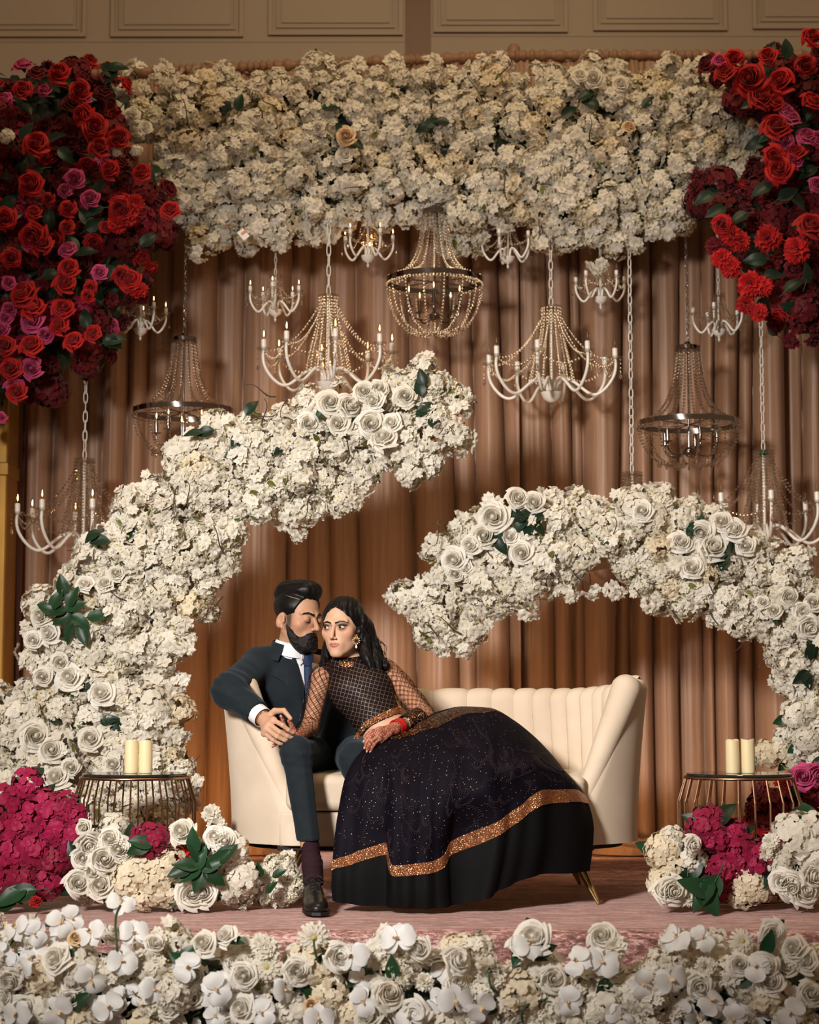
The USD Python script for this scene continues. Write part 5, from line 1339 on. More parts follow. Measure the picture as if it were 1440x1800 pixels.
plain('thread_red', (0.24, .02, .02), .6); plain('gold', (0.70, .42, .14), .25, metallic=1.0); plain('bangle_red', (0.55, .008, .012), .22, coat=.6)
def hand_parts(wrist, mcps, fingers, thumb, r=1.0, wr=.026):
    """palm from the wrist to the knuckles, four fingers of three bones, and a thumb from the side of the palm"""
    pr = [(wrist, np.mean(mcps, 0), wr * r, .016 * r)]
    for m in mcps: pr.append((wrist + (m - wrist) * .35, m, .015 * r, .0115 * r))
    for a, b in zip(mcps[:-1], mcps[1:]): pr.append((a, b, .0115 * r, .0110 * r))
    fr = []
    for m, f, k in zip(mcps, fingers, (1, 1.02, .96, .84)):
        pts = [m] + list(f); rad = [.0098 * r * k, .0088 * r * k, .0080 * r * k, .0068 * r * k]
        fr.append([(pts[i], pts[i + 1], rad[i], rad[i + 1]) for i in range(len(pts) - 1)])
    t = [wrist + (mcps[0] - wrist) * .25] + list(thumb); rad = [.015 * r, .012 * r, .0098 * r, .0075 * r]
    fr.append([(t[i], t[i + 1], rad[min(i, 3)], rad[min(i + 1, 3)]) for i in range(len(t) - 1)])
    return pr, fr
def hand_sdf(p, pr, fr):
    d = chain_sdf(p, pr, .010)
    e = None
    for f in fr:
        g = chain_sdf(p, f, .0035)
        e = g if e is None else np.minimum(e, g)
    return smin(d, e, .005)
# ================================================================== the man
man = thing('person', 'seated man in dark blue-grey suit, navy tie and full beard, arm resting on the sofa', 'person', loc=P(560, 1330, 7.25) * [1, 1, 0] + [0, 0, .4])
MR = rotm(47, 6, 3); MS = 1.0; MT = P(525, 1087, 7.28)
def to_head(p, R, T, S): return ((p - T) @ R) / S
hv, hf = surface_nets(lambda p: head_sdf(p, False, 0.0), (-.095, -.13, -.185), (.095, .125, .13), .0023)
hv, hf = smooth_mesh(hv, hf, 3)
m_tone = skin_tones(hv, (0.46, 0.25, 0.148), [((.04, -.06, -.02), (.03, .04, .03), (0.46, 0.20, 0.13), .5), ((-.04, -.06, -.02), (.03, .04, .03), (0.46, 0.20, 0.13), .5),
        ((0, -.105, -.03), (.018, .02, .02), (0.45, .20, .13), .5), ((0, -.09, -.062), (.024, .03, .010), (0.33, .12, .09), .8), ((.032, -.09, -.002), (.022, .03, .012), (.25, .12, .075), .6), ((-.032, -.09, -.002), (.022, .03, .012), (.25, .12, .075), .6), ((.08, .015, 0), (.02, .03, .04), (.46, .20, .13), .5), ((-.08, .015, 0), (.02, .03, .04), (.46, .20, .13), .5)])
# faded short hair and stubble tone the scalp behind the temples
_fade = np.clip((hv[:, 2] - .004 + .0 * hv[:, 1]) / .03, 0, 1) * np.clip((hv[:, 1] + .040) / .018, 0, 1) * (np.abs(hv[:, 0]) < .0772)
_sb = np.exp(-((hv[:, 1] + .015) / .015) ** 2) * np.clip((hv[:, 2] + .055) / .02, 0, 1) * np.clip((.06 - hv[:, 2]) / .02, 0, 1) * (np.abs(hv[:, 0]) > .05) * (np.abs(hv[:, 0]) < .0772)
_fade = np.maximum(_fade, np.clip(1.3 * _sb, 0, 1))
m_tone = m_tone * (1 - .85 * _fade[:, None]) + np.array([.02, .014, .012]) * .85 * _fade[:, None]
mh_local = (hv, hf)
mhead = (hv * MS @ MR.T + MT, hf)
# skeleton
m_neck = P(519, 1149, 7.31)
shR, shL = P(456, 1170, 7.30), P(592, 1178, 7.44)
elR, wrR = P(403, 1214, 7.04), P(464, 1263, 6.905)
hipR, hipL = P(552, 1330, 7.34), P(622, 1330, 7.36)
knR, knL = P(521, 1322, 6.83), P(628, 1337, 6.92)
anR, anL = P(550, 1522, 6.74), P(672, 1540, 6.86)
elL, wrL = P(652, 1245, 7.44), P(668, 1275, 7.30)
hemR = P(542, 1478, 6.765)
chest1, chest2 = P(497, 1212, 7.34), P(562, 1216, 7.40)
waist = P(570, 1285, 7.36)
core = [(m_neck + [0, .02, -.02], chest1 + [0, .03, 0], .045, .085), (chest1 + [0, .03, 0], chest2 + [0, .03, 0], .085, .085), (chest1 + [0, .03, 0], waist, .085, .09), (chest2 + [0, .03, 0], waist, .085, .09), (waist, hipR, .09, .075), (waist, hipL, .09, .075), (m_neck + [0, .03, -.02], shR, .035, .045), (m_neck + [0, .03, -.02], shL, .035, .045), (shL, elL, .045, .036), (elL, wrL, .036, .026),
        (shR, elR, .050, .040), (elR, wrR, .040, .027), (hipR, knR, .07, .044), (knR, hemR, .040, .026), (hemR, anR, .026, .026), (hipL, knL, .07, .044), (knL, anL, .044, .030)]
lo, hi = bounds_of(core, .02)
bv, bf = surface_nets(lambda p: chain_sdf(p, core, .03), lo, hi, .014)
# right hand, lying over hers
mc = [P(481, 1266, 6.835), P(474, 1274, 6.828), P(469, 1282, 6.828), P(465, 1289, 6.835)]
fg = [[P(497, 1275, 6.800), P(507, 1283, 6.805), P(514, 1288, 6.815)], [P(492, 1287, 6.790), P(505, 1294, 6.797), P(515, 1298, 6.808)], [P(487, 1295, 6.790), P(500, 1301, 6.797), P(511, 1304, 6.808)], [P(480, 1301, 6.800), P(491, 1307, 6.805), P(500, 1309, 6.813)]]
thm = [P(483, 1250, 6.87), P(499, 1249, 6.845), P(511, 1263, 6.835)]
pr, fr = hand_parts(wrR, mc, fg, thm)
allp = pr + [x for f in fr for x in f] + [(elR * .35 + wrR * .65, wrR, .030, .027)]
lo, hi = bounds_of(allp, .008)
mhv, mhf = surface_nets(lambda p: smin(hand_sdf(p, pr, fr), sd_cone(p, elR * .35 + wrR * .65, wrR, .030, .027), .012), lo, hi, .0024)
mhv, mhf = smooth_mesh(mhv, mhf, 3)
hand_tone = skin_tones(mhv, (0.50, 0.285, 0.185), [(q, (.012,) * 3, (.46, .20, .14), .6) for q in mc] + [(f[-1], (.008,) * 3, (.52, .30, .22), .7) for f in fg])
l_mc = [wrL + [.05, -.045, -.018 * k + .02] for k in range(4)]; l_fg = [[q + [.022, -.022, -.008], q + [.036, -.042, -.014], q + [.040, -.058, -.018]] for q in l_mc]
l_pr, l_fr = hand_parts(wrL, l_mc, l_fg, [wrL + [.03, -.01, .03], wrL + [.055, -.03, .045], wrL + [.07, -.045, .05]])
l_all = l_pr + [x for f in l_fr for x in f]
lv, lf = surface_nets(lambda p: hand_sdf(p, l_pr, l_fr), *bounds_of(l_all, .008), .004)
V, F = cat([mhead, (bv, bf), (mhv, mhf), (lv, lf)])
obj('body', (V, F), 'skin', man, smooth=True, color=np.vstack([m_tone, np.tile((.46, .25, .148), (len(bv), 1)), hand_tone, np.tile((.48, .27, .17), (len(lv), 1))]))
def local_patch(name, lm, poly, step, off, th, m, who, R, T, S, bulge=0.0, label=None):
    v, f = patch(lm, poly, step, off, th, to3=(np.eye(3), np.zeros(3)), bulge=bulge)
    return obj(name, (v * S @ R.T + T, f), m, who, smooth=True, label=label)
# nails
for f, m_ in zip(fg, mc):
    d = f[-1] - f[-2]; d /= np.linalg.norm(d)
    n = np.array([0.1, -1, .55]); n -= d * (n @ d); n /= np.linalg.norm(n)
    R = np.stack([d, np.cross(n, d), n], 1)
    nail = trimesh.creation.icosphere(2, 1.0); nail = (nail.vertices * [.0060, .0044, .0012]) @ R.T + f[-1] + n * .0062 + d * .0005
    obj('fingernail', (nail, trimesh.creation.icosphere(2, 1.0).faces), 'lip_rose' if False else 'nail_pale', man, smooth=True) if 'nail_pale' in _LOOKS else (plain('nail_pale', (.55, .36, .28), .3), obj('fingernail', (nail, trimesh.creation.icosphere(2, 1.0).faces), 'nail_pale', man, smooth=True))
# beard, moustache, brows, closed lashes
def beard_f(p):
    x, y, z = np.abs(p[:, 0]), p[:, 1], p[:, 2]
    h = head_sdf(p, False, 0.0)
    nz = (meshkit.noise(p * 260, 3) - .5) * .0035 + (meshkit.noise(p * 110, 4) - .5) * .003
    thick = .0025 + .010 * np.clip((-z - .055) / .05, 0, 1) + .004 * np.clip((-y - .05) / .03, 0, 1)
    # outline: cheek line from the sideburn down to the moustache, open round the lips
    line = np.interp(x, [0, .012, .026, .036, .046, .056, .064, .071, .078], [-.045, -.046, -.052, -.066, -.066, -.056, -.040, -.014, .012])
    reg = z - line
    reg = np.maximum(reg, y + .008 - .22 * (z + .02))
    thick = np.minimum(thick, .0016 - reg * .42)
    lips = sd_ell(p, (0, -.095, -.0650), (.0135, .03, .0034))
    neck = -(z + .126) - .45 * (y + .07)
    nz = nz * np.clip(-reg / .018, 0, 1)
    return np.maximum(np.maximum(np.maximum(h - thick - nz, reg * .8), -lips), neck * .8)
b_v, b_f = surface_nets(beard_f, (-.085, -.125, -.15), (.085, .03, .03), .0024)
b_v, b_f = smooth_mesh(b_v, b_f, 2)
obj('beard', (b_v * MS @ MR.T + MT, b_f), 'beard_hair', man, smooth=True)
for s in (-1, 1):
    local_patch('eyebrow', mh_local, [(s * .010, .016), (s * .011, .0255), (s * .030, .0315), (s * .047, .0265), (s * .053, .019), (s * .044, .0215), (s * .030, .0235)], .0016, .0005, .0022, 'beard_hair', man, MR, MT, MS)
    local_patch('eyelash', mh_local, [(s * .0175, -.004), (s * .026, -.0065), (s * .034, -.0072), (s * .043, -.0055), (s * .046, -.0025), (s * .042, -.0075), (s * .034, -.0098), (s * .025, -.0090)], .0009, .0003, .0012, 'lash_black', man, MR, MT, MS)
local_patch('lips', mh_local, [(-.017, -.0625), (-.006, -.0585), (0, -.0595), (.006, -.0585), (.017, -.0625), (.009, -.0690), (0, -.0705), (-.009, -.0690)], .0012, .0002, .0006, 'lip_rose', man, MR, MT, MS)
# hair: short faded sides, tall combed-back top with a parting on his right side
def hair_f(p):
    x, y, z = p[:, 0], p[:, 1], p[:, 2]
    cr = sd_ell(p, (0, .018, .040), (.074, .095, .080))
    groove = .0011 * np.sin(330 * (x + .15 * y) + 5 * meshkit.noise(p * 18, 6)) + .0012 * (meshkit.noise(p * [220, 40, 90], 5) - .5)
    side = cr - .0065 * np.clip((z + .004) / .045, 0, 1) ** .7 - .35 * groove
    # side hair stays behind the temple and above the ear
    tem = np.maximum(-(y + .038 + .35 * np.clip(z - .03, 0, .05)), -(z + .002 - .2 * np.clip(-y - .0, 0, .03) + .25 * np.clip(y - .03, 0, .1)))
    side = np.maximum(side, tem * .8)
    top = sd_ell(p, (.004, .012, .098), (.067, .083, .052), np.array([[1, 0, 0], [0, math.cos(-.10), -math.sin(-.10)], [0, math.sin(-.10), math.cos(-.10)]]))
    top = smin(top, sd_ell(p, (.004, -.036, .114), (.056, .037, .034)), .02)
    top = smin(top, sd_ell(p, (-.004, .068, .088), (.062, .050, .052)), .02)
    top = top - groove * 1.3
    top = smax(top, -(z - .058 - .20 * np.clip(-y - .05, 0, .05)), .006)
    # the shaved parting on his right
    part = sd_cone(p, (-.052, -.072, .083), (-.060, .015, .108), .0035, .0022)
    return smin(side, top, .004)
h_v, h_f = surface_nets(hair_f, (-.095, -.12, -.06), (.095, .135, .175), .0025)
h_v, h_f = smooth_mesh(h_v, h_f, 2)
hw = (h_v * MS @ MR.T + MT, h_f)
m_hair = obj('hair', hw, 'black_hair', man, smooth=True)
plain('parting_skin', (.20, .11, .07), .6)
obj('parting', patch(hw, [(499, 1045), (512, 1048.6), (527, 1053), (527, 1054.6), (512, 1050.2)], .8, -.0005, .0010), 'parting_skin', m_hair, smooth=True, label='shaved parting line')

# clothes -------------------------------------------------------------
def folds(p, amp, s=(9, 9, 5), seed=1):
    return amp * (meshkit.fbm(p * np.asarray(s), 3, seed) - .5) * 2
cuffR = elR + (wrR - elR) * .83
jk = [(m_neck + [0, .02, -.01], shR, .060, .064), (m_neck + [0, .02, -.01], shL, .060, .064), (chest1, chest2, .124, .124), (chest1, waist, .128, .128), (chest2, waist, .124, .128), (waist, P(560, 1318, 7.34), .128, .125), (waist, P(600, 1318, 7.36), .125, .12),
      (shR, elR, .068, .060), (elR, cuffR, .060, .047), (shL, elL, .066, .056), (elL, P(664, 1268, 7.33), .056, .046)]
VOPEN = [(499, 1106), (540, 1106), (590, 1120), (590, 1185), (548, 1236), (535, 1258), (528, 1200), (516, 1158), (505, 1134)]
def jacket_f(p):
    d = chain_sdf(p, jk, .035)
    ax = elR; u = (p - elR)
    dd = np.linalg.norm(u, axis=1)
    w = .0035 * np.exp(-(dd / .11) ** 2) * np.sin((p @ np.array([.5, .3, .9])) * 150 + 3 * meshkit.noise(p * 14, 2))
    d = d - folds(p, .006, (8, 8, 6), 3) - w
    v = sd_poly2(px_of(p), VOPEN) / 460
    front = np.where(p[:, 1] < 7.40, v, 1)
    d = smax(d, -front, .006)
    # hollow sleeve end
    ex = (p - cuffR) @ ((wrR - elR) / np.linalg.norm(wrR - elR))
    near = np.linalg.norm(p - cuffR, axis=1) < .09
    d = np.where(near, np.maximum(d, ex), d)
    return np.maximum(d, -sd_cone(p, cuffR - ud * .03, cuffR + ud * .03, .041, .041))
ud = (wrR - elR) / np.linalg.norm(wrR - elR)
lo, hi = bounds_of(jk, .02)
j_v, j_f = surface_nets(jacket_f, lo, hi, .005)
j_v, j_f = smooth_mesh(j_v, j_f, 4)
jacket = obj('jacket', (j_v, j_f), 'suit_wool', man, smooth=True)
jm = (j_v, j_f)
# shirt: chest and a standing collar; the cuff at the wrist
sh = [(m_neck + [0, .0, -.02], chest1 + [.03, 0, 0], .058, .112), (chest1 + [.03, 0, 0], chest2, .112, .110), (chest1 + [.02, 0, 0], waist, .112, .112), (chest2, waist, .108, .112)]
s_v, s_f = surface_nets(lambda p: chain_sdf(p, sh, .03) - folds(p, .003, (14, 14, 9), 5), *bounds_of(sh, .02), .008)
s_v, s_f = smooth_mesh(s_v, s_f, 4)
jsh = (s_v, s_f)
jsm = (np.vstack([j_v, jsh[0]]), np.vstack([j_f, jsh[1] + len(j_v)]))
obj('lapel', patch(jsm, [(500, 1120), (488, 1138), (493, 1160), (476, 1186), (500, 1199), (519, 1232), (533, 1292), (538, 1262), (534, 1205), (521, 1160), (510, 1138)], 2.0, .0035, .007, bulge=.005), 'suit_wool', jacket, smooth=40)
for k in range(3):
    q = elR + (cuffR - elR) * (.72 + .08 * k)
    loc, _, _ = trimesh.Trimesh(*jm, process=False).ray.intersects_location([[0, 0, CAMH]], [(P(PX(q)[0] - 3, PX(q)[1] + 20, 7) - [0, 0, CAMH])], multiple_hits=False)
    if len(loc): obj('button', place(lathe([(0, .002), (.005, .0025), (.006, .001), (.006, 0), (0, 0)], 12), frame((loc[0] - [0, 0, CAMH]) * -1), loc[0]), 'lash_black', jacket)
obj('shirt', (s_v, s_f), 'shirt_white', man, smooth=True)
nk_lo = MT + MR @ np.array([0, .034, -.118]); nk_hi = MT + MR @ np.array([0, .018, -.085])
nax = MR @ np.array([0, .012, -.12]); nax /= np.linalg.norm(nax)
def collar(c0, hs_, th):
    R = frame(-nax)
    G = np.zeros((len(th), len(hs_), 3))
    for j, (r, h) in enumerate(hs_): G[:, j] = c0 + np.stack([r * np.cos(th), r * np.sin(th), np.full(len(th), h)], 1) @ R.T
    return thicken(G[::-1], .0018)
nc = MT + MR @ np.array([0, .018, -.132])
_cm = collar(nc, [(.066, -.020), (.065, 0), (.0635, .020), (.062, .034), (.063, .037), (.0665, .032), (.070, .016), (.075, -.012)], np.linspace(0, 2 * PI, 48))
obj('collar', _cm, 'shirt_white', man, smooth=60)
_R = frame(-nax); _bk = _R.T @ np.array([-.75, .65, .1]); _a0 = math.atan2(_bk[1], _bk[0])
obj('jacket_collar', collar(nc, [(.096, -.036), (.089, -.020), (.0840, -.004), (.0800, .012), (.0785, .024), (.0765, .029)], np.linspace(_a0 - 1.9, _a0 + 1.9, 44)), 'suit_wool', jacket, smooth=60)
sm = (s_v, s_f)
obj('collar_point', patch((np.vstack([s_v, j_v]), np.vstack([s_f, j_f + len(s_v)])), [(503, 1124), (514, 1141), (528, 1154), (537, 1160), (528, 1170), (520, 1163), (509, 1145)], 2.0, .006, .0018), 'shirt_white', man, smooth=50)
def ray_depth(px, py, mesh_):
    loc, _, _ = trimesh.Trimesh(*mesh_, process=False).ray.intersects_location([[0, 0, CAMH]], [P(px, py, 7) - [0, 0, CAMH]], multiple_hits=False)
    return loc[0][1] if len(loc) else 7.25
tys = np.linspace(1166, 1264, 14); txs = 541 + (tys - 1166) * .085; tw = np.interp(tys, [1166, 1250, 1264], [6.5, 12.5, 1.0])
tds = gaussian_filter1d(np.array([ray_depth(a_, b_, sm) for a_, b_ in zip(txs, tys)]), 2.0, mode='nearest') - .012
TG = np.array([[P(x_ + w_ * k, y_, d_ - .004 * (1 - k * k)) for k in (-1, -.6, -.2, .2, .6, 1)] for x_, y_, w_, d_ in zip(txs, tys, tw, tds)])
tie = obj('tie', thicken(TG, .004), 'tie_navy', man, smooth=60)
kd = tds[0] - .006
def collar_point(a, b, c, d):
    """a turned-down collar point: top edge a-b on the collar, bottom edge d-c over the shirt"""
    da, db = ray_depth(*a, _cm) + .003, ray_depth(*b, _cm) - .003
    q = [P(*a, da), P(*b, min(db, kd + .010)), P(*c, kd + .012), P(*d, (da + kd) / 2 + .004)]
    u, v = np.meshgrid(np.linspace(0, 1, 10), np.linspace(0, 1, 10), indexing='ij'); u, v = u[..., None], v[..., None]
    G = (q[0] * (1 - u) + q[1] * u) * (1 - v) + (q[3] * (1 - u) + q[2] * u) * v
    G[..., 1] -= .006 * np.sin(PI * v[..., 0])
    return thicken(G, .0022)
obj('collar_point', collar_point((509, 1141), (532, 1151), (528, 1176), (516, 1160)), 'shirt_white', man, smooth=60)
sp = m3.Manifold.sphere(.0055, 16)
obj('tie_knot', m3.Manifold.batch_hull([sp.translate(list(P(x_, y_, kd + e_))) for x_, y_, e_ in ((530.5, 1153, .004), (549, 1152, .006), (540, 1154, -.004), (537, 1170, .0), (545, 1169.5, .001), (533, 1160, .0), (548.5, 1159, .002))]), 'tie_navy', tie, smooth=70)
def band(c, ax, r0, r1, L, th=.002, n=30, sq=1.0):
    R = frame(ax); a = np.linspace(0, 2 * PI, n, endpoint=False)
    G = []
    for t, rr in ((0, r0), (.5, (r0 + r1) / 2), (1, r1), (1, r1 - th), (.5, (r0 + r1) / 2 - th), (0, r0 - th)):
        G.append(c + np.stack([rr * np.cos(a), rr * sq * np.sin(a), np.full(n, (t - .5) * L)], 1) @ R.T)
    return grid_mesh(np.array(G).transpose(1, 0, 2)[::-1], wrap_u=True, wrap_v=True)
obj('shirt_cuff', band(elR + (wrR - elR) * .865, ud, .0395, .0385, .050), 'shirt_white', man, smooth=40)
obj('bracelet', band(elR + (wrR - elR) * .955, ud, .0325, .0325, .006), 'thread_red', man, smooth=40, label='red thread bracelet'); obj('bracelet', band(elR + (wrR - elR) * 1.0, ud, .0325, .0320, .004), 'gold', man, smooth=40, label='thin gold bracelet')
# trousers
tr = [(P(575, 1318, 7.36), hipR, .10, .098), (P(600, 1318, 7.36), hipL, .10, .098), (hipR, knR, .090, .051), (hipL, knL, .090, .053), (knR, P(542, 1478, 6.765), .052, .040), (knL, P(668, 1490, 6.87), .062, .044)]
def trousers_f(p):
    d = np.minimum(smin(smin(sd_cone(p, *tr[0]), sd_cone(p, *tr[2]), .03), sd_cone(p, *tr[4]), .045), smin(smin(sd_cone(p, *tr[1]), sd_cone(p, *tr[3]), .03), sd_cone(p, *tr[5]), .045))
    kn = .0015 * np.exp(-((p[:, 2] - knR[2]) / .10) ** 2) * np.sin(p[:, 2] * 160 + 5 * meshkit.noise(p * 9, 7))
    # pressed crease down the front
    cr = .006 * np.exp(-(((px_of(p)[:, 0] - (532 + (px_of(p)[:, 1] - 1320) * .11)) / 6.0) ** 2)) * (p[:, 2] < knR[2])
    d = d - folds(p, .005, (8, 8, 5), 11) - kn - cr
    d = np.where(np.linalg.norm(p - hemR, axis=1) < .16, np.maximum(d, (hemR - p)[:, 2]), d)
    return np.maximum(d, -sd_cone(p, hemR - [0, 0, .05], hemR + [0, 0, .015], .031, .031))
t_v, t_f = surface_nets(trousers_f, *bounds_of(tr, .02), .0075)
t_v, t_f = smooth_mesh(t_v, t_f, 4)
obj('trousers', (t_v, t_f), 'suit_wool', man, smooth=True)
sk = [(P(541, 1450, 6.775), P(549, 1520, 6.745), .0305, .0335), (P(549, 1520, 6.745), P(551, 1548, 6.73), .0335, .037)]
s2v, s2f = surface_nets(lambda p: chain_sdf(p, sk, .02) - .0022 * np.sin(p[:, 2] * 260 + 9 * meshkit.noise(p * 24, 3)) * meshkit.noise(p * 12, 8), *bounds_of(sk, .01), .004)
obj('sock', smooth_mesh(s2v, s2f, 2), 'sock_plum', man, smooth=True)
heel = P(550, 1585, 6.76); toe = P(559, 1597, 6.50)
heel[2] = .042; toe[2] = .026
ax = (toe - heel) * [1, 1, 0]; ax /= np.linalg.norm(ax); sd_ = np.array([-ax[1], ax[0], 0])
Rs = np.stack([sd_, ax, [0, 0, 1]], 1)
def shoe_f(p):
    q = (p - heel * [1, 1, 0]) @ Rs          # side, forward, up
    L = .275
    d = sd_ell(q, (0, .0, .045), (.034, .045, .046))
    d = smin(d, sd_ell(q, (.0, .12, .030), (.041, .085, .042)), .03)
    d = smin(d, sd_ell(q, (.0, .205, .024), (.040, .062, .030)), .03)
    d = smin(d, sd_ell(q, (0, .055, .062), (.031, .065, .042)), .03)
    # toe cap seam
    d = d + .0012 * np.exp(-((q[:, 1] - .195 + 6 * q[:, 0] ** 2) / .0022) ** 2)
    cut = sd_ell(q, (0, .012, .125), (.036, .048, .050))
    return np.maximum(smax(d, -cut, .004), .012 - p[:, 2])
o_v, o_f = surface_nets(shoe_f, np.array([heel[0] - .09, toe[1] - .10, -.01]), np.array([heel[0] + .10, heel[1] + .07, .14]), .003)
shoe = obj('shoe', smooth_mesh(o_v, o_f, 3), 'shoe_leather', man, smooth=True)
prof = [(-.030, -.030), (0, -.048), (.030, -.030), (.035, .02), (.032, .07), (.043, .14), (.044, .20), (.034, .252), (.008, .272), (-.020, .262), (-.040, .215), (-.044, .15), (-.034, .08), (-.035, .02)]
fl = Polygon([tuple((heel + sd_ * a + ax * b)[:2]) for a, b in prof]).buffer(.012).buffer(-.009)
so = trimesh.creation.extrude_polygon(fl, .011, engine='earcut'); so.apply_translation([0, 0, .003])
obj('sole', so, 'lash_black', shoe)
for k in range(4):
    c = heel * [1, 1, 0] + ax * (.072 + .018 * k) + [0, 0, .103 - .0095 * k]
    obj('lace', tube(spline([c + [-.017, 0, -.006], c + [-.006, -.004, .0015], c + [.006, 0, .0015], c + [.017, .004, -.006]], 10), .0018, 5), 'lash_black', shoe, smooth=True)
c = heel * [1, 1, 0] + ax * .075 + [0, 0, .106]
for s in (-1, 1):
    obj('lace', tube(spline([c, c + [s * .02, -.006, .012], c + [s * .034, -.012, -.004], c + [s * .02, -.012, -.010], c + [0, -.004, 0]], 14), .0013, 5), 'lash_black', shoe, smooth=True)
# ================================================================== the woman
wom = thing('person', 'reclining woman in dark latticed blouse and sequined black skirt, leaning on the man', 'person', loc=P(720, 1330, 7.0) * [1, 1, 0] + [0, 0, .4])
WR_ = rotm(-23, 2, -1); WS = .955; WT = P(603, 1103, 7.08)
wv, wf = surface_nets(lambda p: head_sdf(p, True, .0036), (-.095, -.13, -.185), (.095, .125, .13), .0020)
wv, wf = smooth_mesh(wv, wf, 2)
w_tone = skin_tones(wv, (0.57, 0.33, 0.21), [((.045, -.06, -.025), (.022, .04, .018), (0.56, 0.22, 0.15), .45), ((-.045, -.06, -.025), (.022, .04, .018), (0.56, 0.22, 0.15), .45),
        ((0, -.093, -.0625), (.019, .02, .0040), (0.46, .13, .10), .95), ((0, -.093, -.0715), (.016, .02, .0050), (0.50, .15, .115), .95),
        ((.035, -.088, .0095), (.020, .04, .0080), (.022, .011, .010), 1.0), ((-.035, -.088, .0095), (.020, .04, .0080), (.022, .011, .010), 1.0), ((.037, -.088, .0085), (.017, .04, .0060), (.02, .01, .009), .9), ((-.037, -.088, .0085), (.017, .04, .0060), (.02, .01, .009), .9), ((.033, -.09, -.0065), (.017, .03, .0045), (.16, .07, .05), .7), ((-.033, -.09, -.0065), (.017, .03, .0045), (.16, .07, .05), .7)])
w_local = (wv, wf)
whead = (wv * WS @ WR_.T + WT, wf)
wn = P(612, 1163, 7.115)
wsR, wsL = P(566, 1192, 7.06), P(684, 1184, 7.11)
weR, wwR = P(545, 1278, 7.01), P(520, 1299, 6.865)
weL, wwL = P(748, 1258, 6.985), P(693, 1281, 6.845)
wch, wwa, whp = P(634, 1212, 7.06), P(668, 1272, 6.99), P(705, 1322, 6.97)
wk1, wk2 = P(850, 1300, 6.93), P(800, 1330, 6.86)
bd = [(wn, wch, .040, .085), (wch, wwa, .080, .074), (wwa, whp, .074, .11), (wn, wsR, .038, .040), (wn, wsL, .038, .040), (whp, wk1, .09, .05), (whp, wk2, .09, .05), (wk1, P(870, 1480, 6.85), .05, .035), (wk2, P(800, 1500, 6.80), .05, .035)]
arms = [(wsR, weR, .036, .031), (weR, wwR, .031, .021), (wsL, weL, .037, .031), (weL, wwL, .031, .021)]
def wbody_f(p): return smin(chain_sdf(p, bd, .03), np.minimum(smin(sd_cone(p, *arms[0]), sd_cone(p, *arms[1]), .012), smin(sd_cone(p, *arms[2]), sd_cone(p, *arms[3]), .012)), .012)
wb_v, wb_f = surface_nets(wbody_f, *bounds_of(bd + arms, .02), .008)
wb_v, wb_f = smooth_mesh(wb_v, wb_f, 3)
# left hand resting on the skirt
mcL = [P(668, 1283, 6.795), P(664, 1288, 6.785), P(664, 1294, 6.782), P(667, 1299, 6.785)]
fgL = [[P(653, 1286, 6.775), P(646, 1293, 6.772), P(641, 1302, 6.775)], [P(651, 1295, 6.765), P(645, 1304, 6.765), P(642, 1313, 6.772)], [P(653, 1303, 6.763), P(648, 1311, 6.765), P(646, 1319, 6.773)], [P(658, 1308, 6.766), P(654, 1315, 6.768), P(652, 1321, 6.775)]]
thL = [P(684, 1290, 6.81), P(676, 1298, 6.795), P(670, 1304, 6.79)]
prL, frL = hand_parts(wwL, mcL, fgL, thL, .90, .023)
# right hand under his
mcR = [P(503, 1283, 6.872), P(499, 1290, 6.866), P(497, 1297, 6.866), P(497, 1303, 6.870)]
fgR = [[P(499, 1273, 6.868), P(497, 1266, 6.860), P(494, 1259, 6.852)], [P(487, 1285, 6.868), P(480, 1283, 6.862), P(475, 1284, 6.862)], [P(485, 1296, 6.866), P(478, 1298, 6.864), P(474, 1300, 6.864)], [P(488, 1306, 6.866), P(482, 1310, 6.862), P(479, 1312, 6.860)]]
thR = [P(516, 1284, 6.86), P(512, 1274, 6.852), P(508, 1267, 6.845)]
prR, frR = hand_parts(wwR, mcR, fgR, thR, .88, .023)
hs = []
for pr_, fr_, w_, e_ in ((prL, frL, wwL, weL), (prR, frR, wwR, weR)):
    al = pr_ + [x for f in fr_ for x in f] + [(e_ * .3 + w_ * .7, w_, .024, .022)]
    v, f = surface_nets(lambda p: smin(hand_sdf(p, pr_, fr_), sd_cone(p, e_ * .3 + w_ * .7, w_, .024, .022), .012), *bounds_of(al, .008), .0022)
    hs.append(smooth_mesh(v, f, 3))
def henna(v, c):
    t = (np.sin(v[:, 0] * 900 + 3 * np.sin(v[:, 2] * 500)) * np.sin(v[:, 2] * 800 + 2 * np.sin(v[:, 1] * 700)) > -.15) | (meshkit.noise(v * 330, 4) > .58)
    base = np.tile((.57, .32, .21), (len(v), 1)); base[t] = (.25, .055, .030)
    return base
V, F = cat([whead, (wb_v, wb_f)] + hs)
obj('body', (V, F), 'skin', wom, smooth=True, color=np.vstack([w_tone, np.tile((.57, .33, .21), (len(wb_v), 1))] + [henna(v, 0) for v, f in hs]))
for fgx, sg in ((fgL, 1), (fgR, 1)):
    for f in fgx:
        d = f[-1] - f[-2]; d /= np.linalg.norm(d); n = np.array([-.1, -1, .5]); n -= d * (n @ d); n /= np.linalg.norm(n)
        R = np.stack([d, np.cross(n, d), n], 1); ico = trimesh.creation.icosphere(2, 1.0)
        obj('fingernail', ((ico.vertices * [.0056, .0036, .0012]) @ R.T + f[-1] + n * .0050 + d * .002, ico.faces), 'nail_pale', wom, smooth=True)
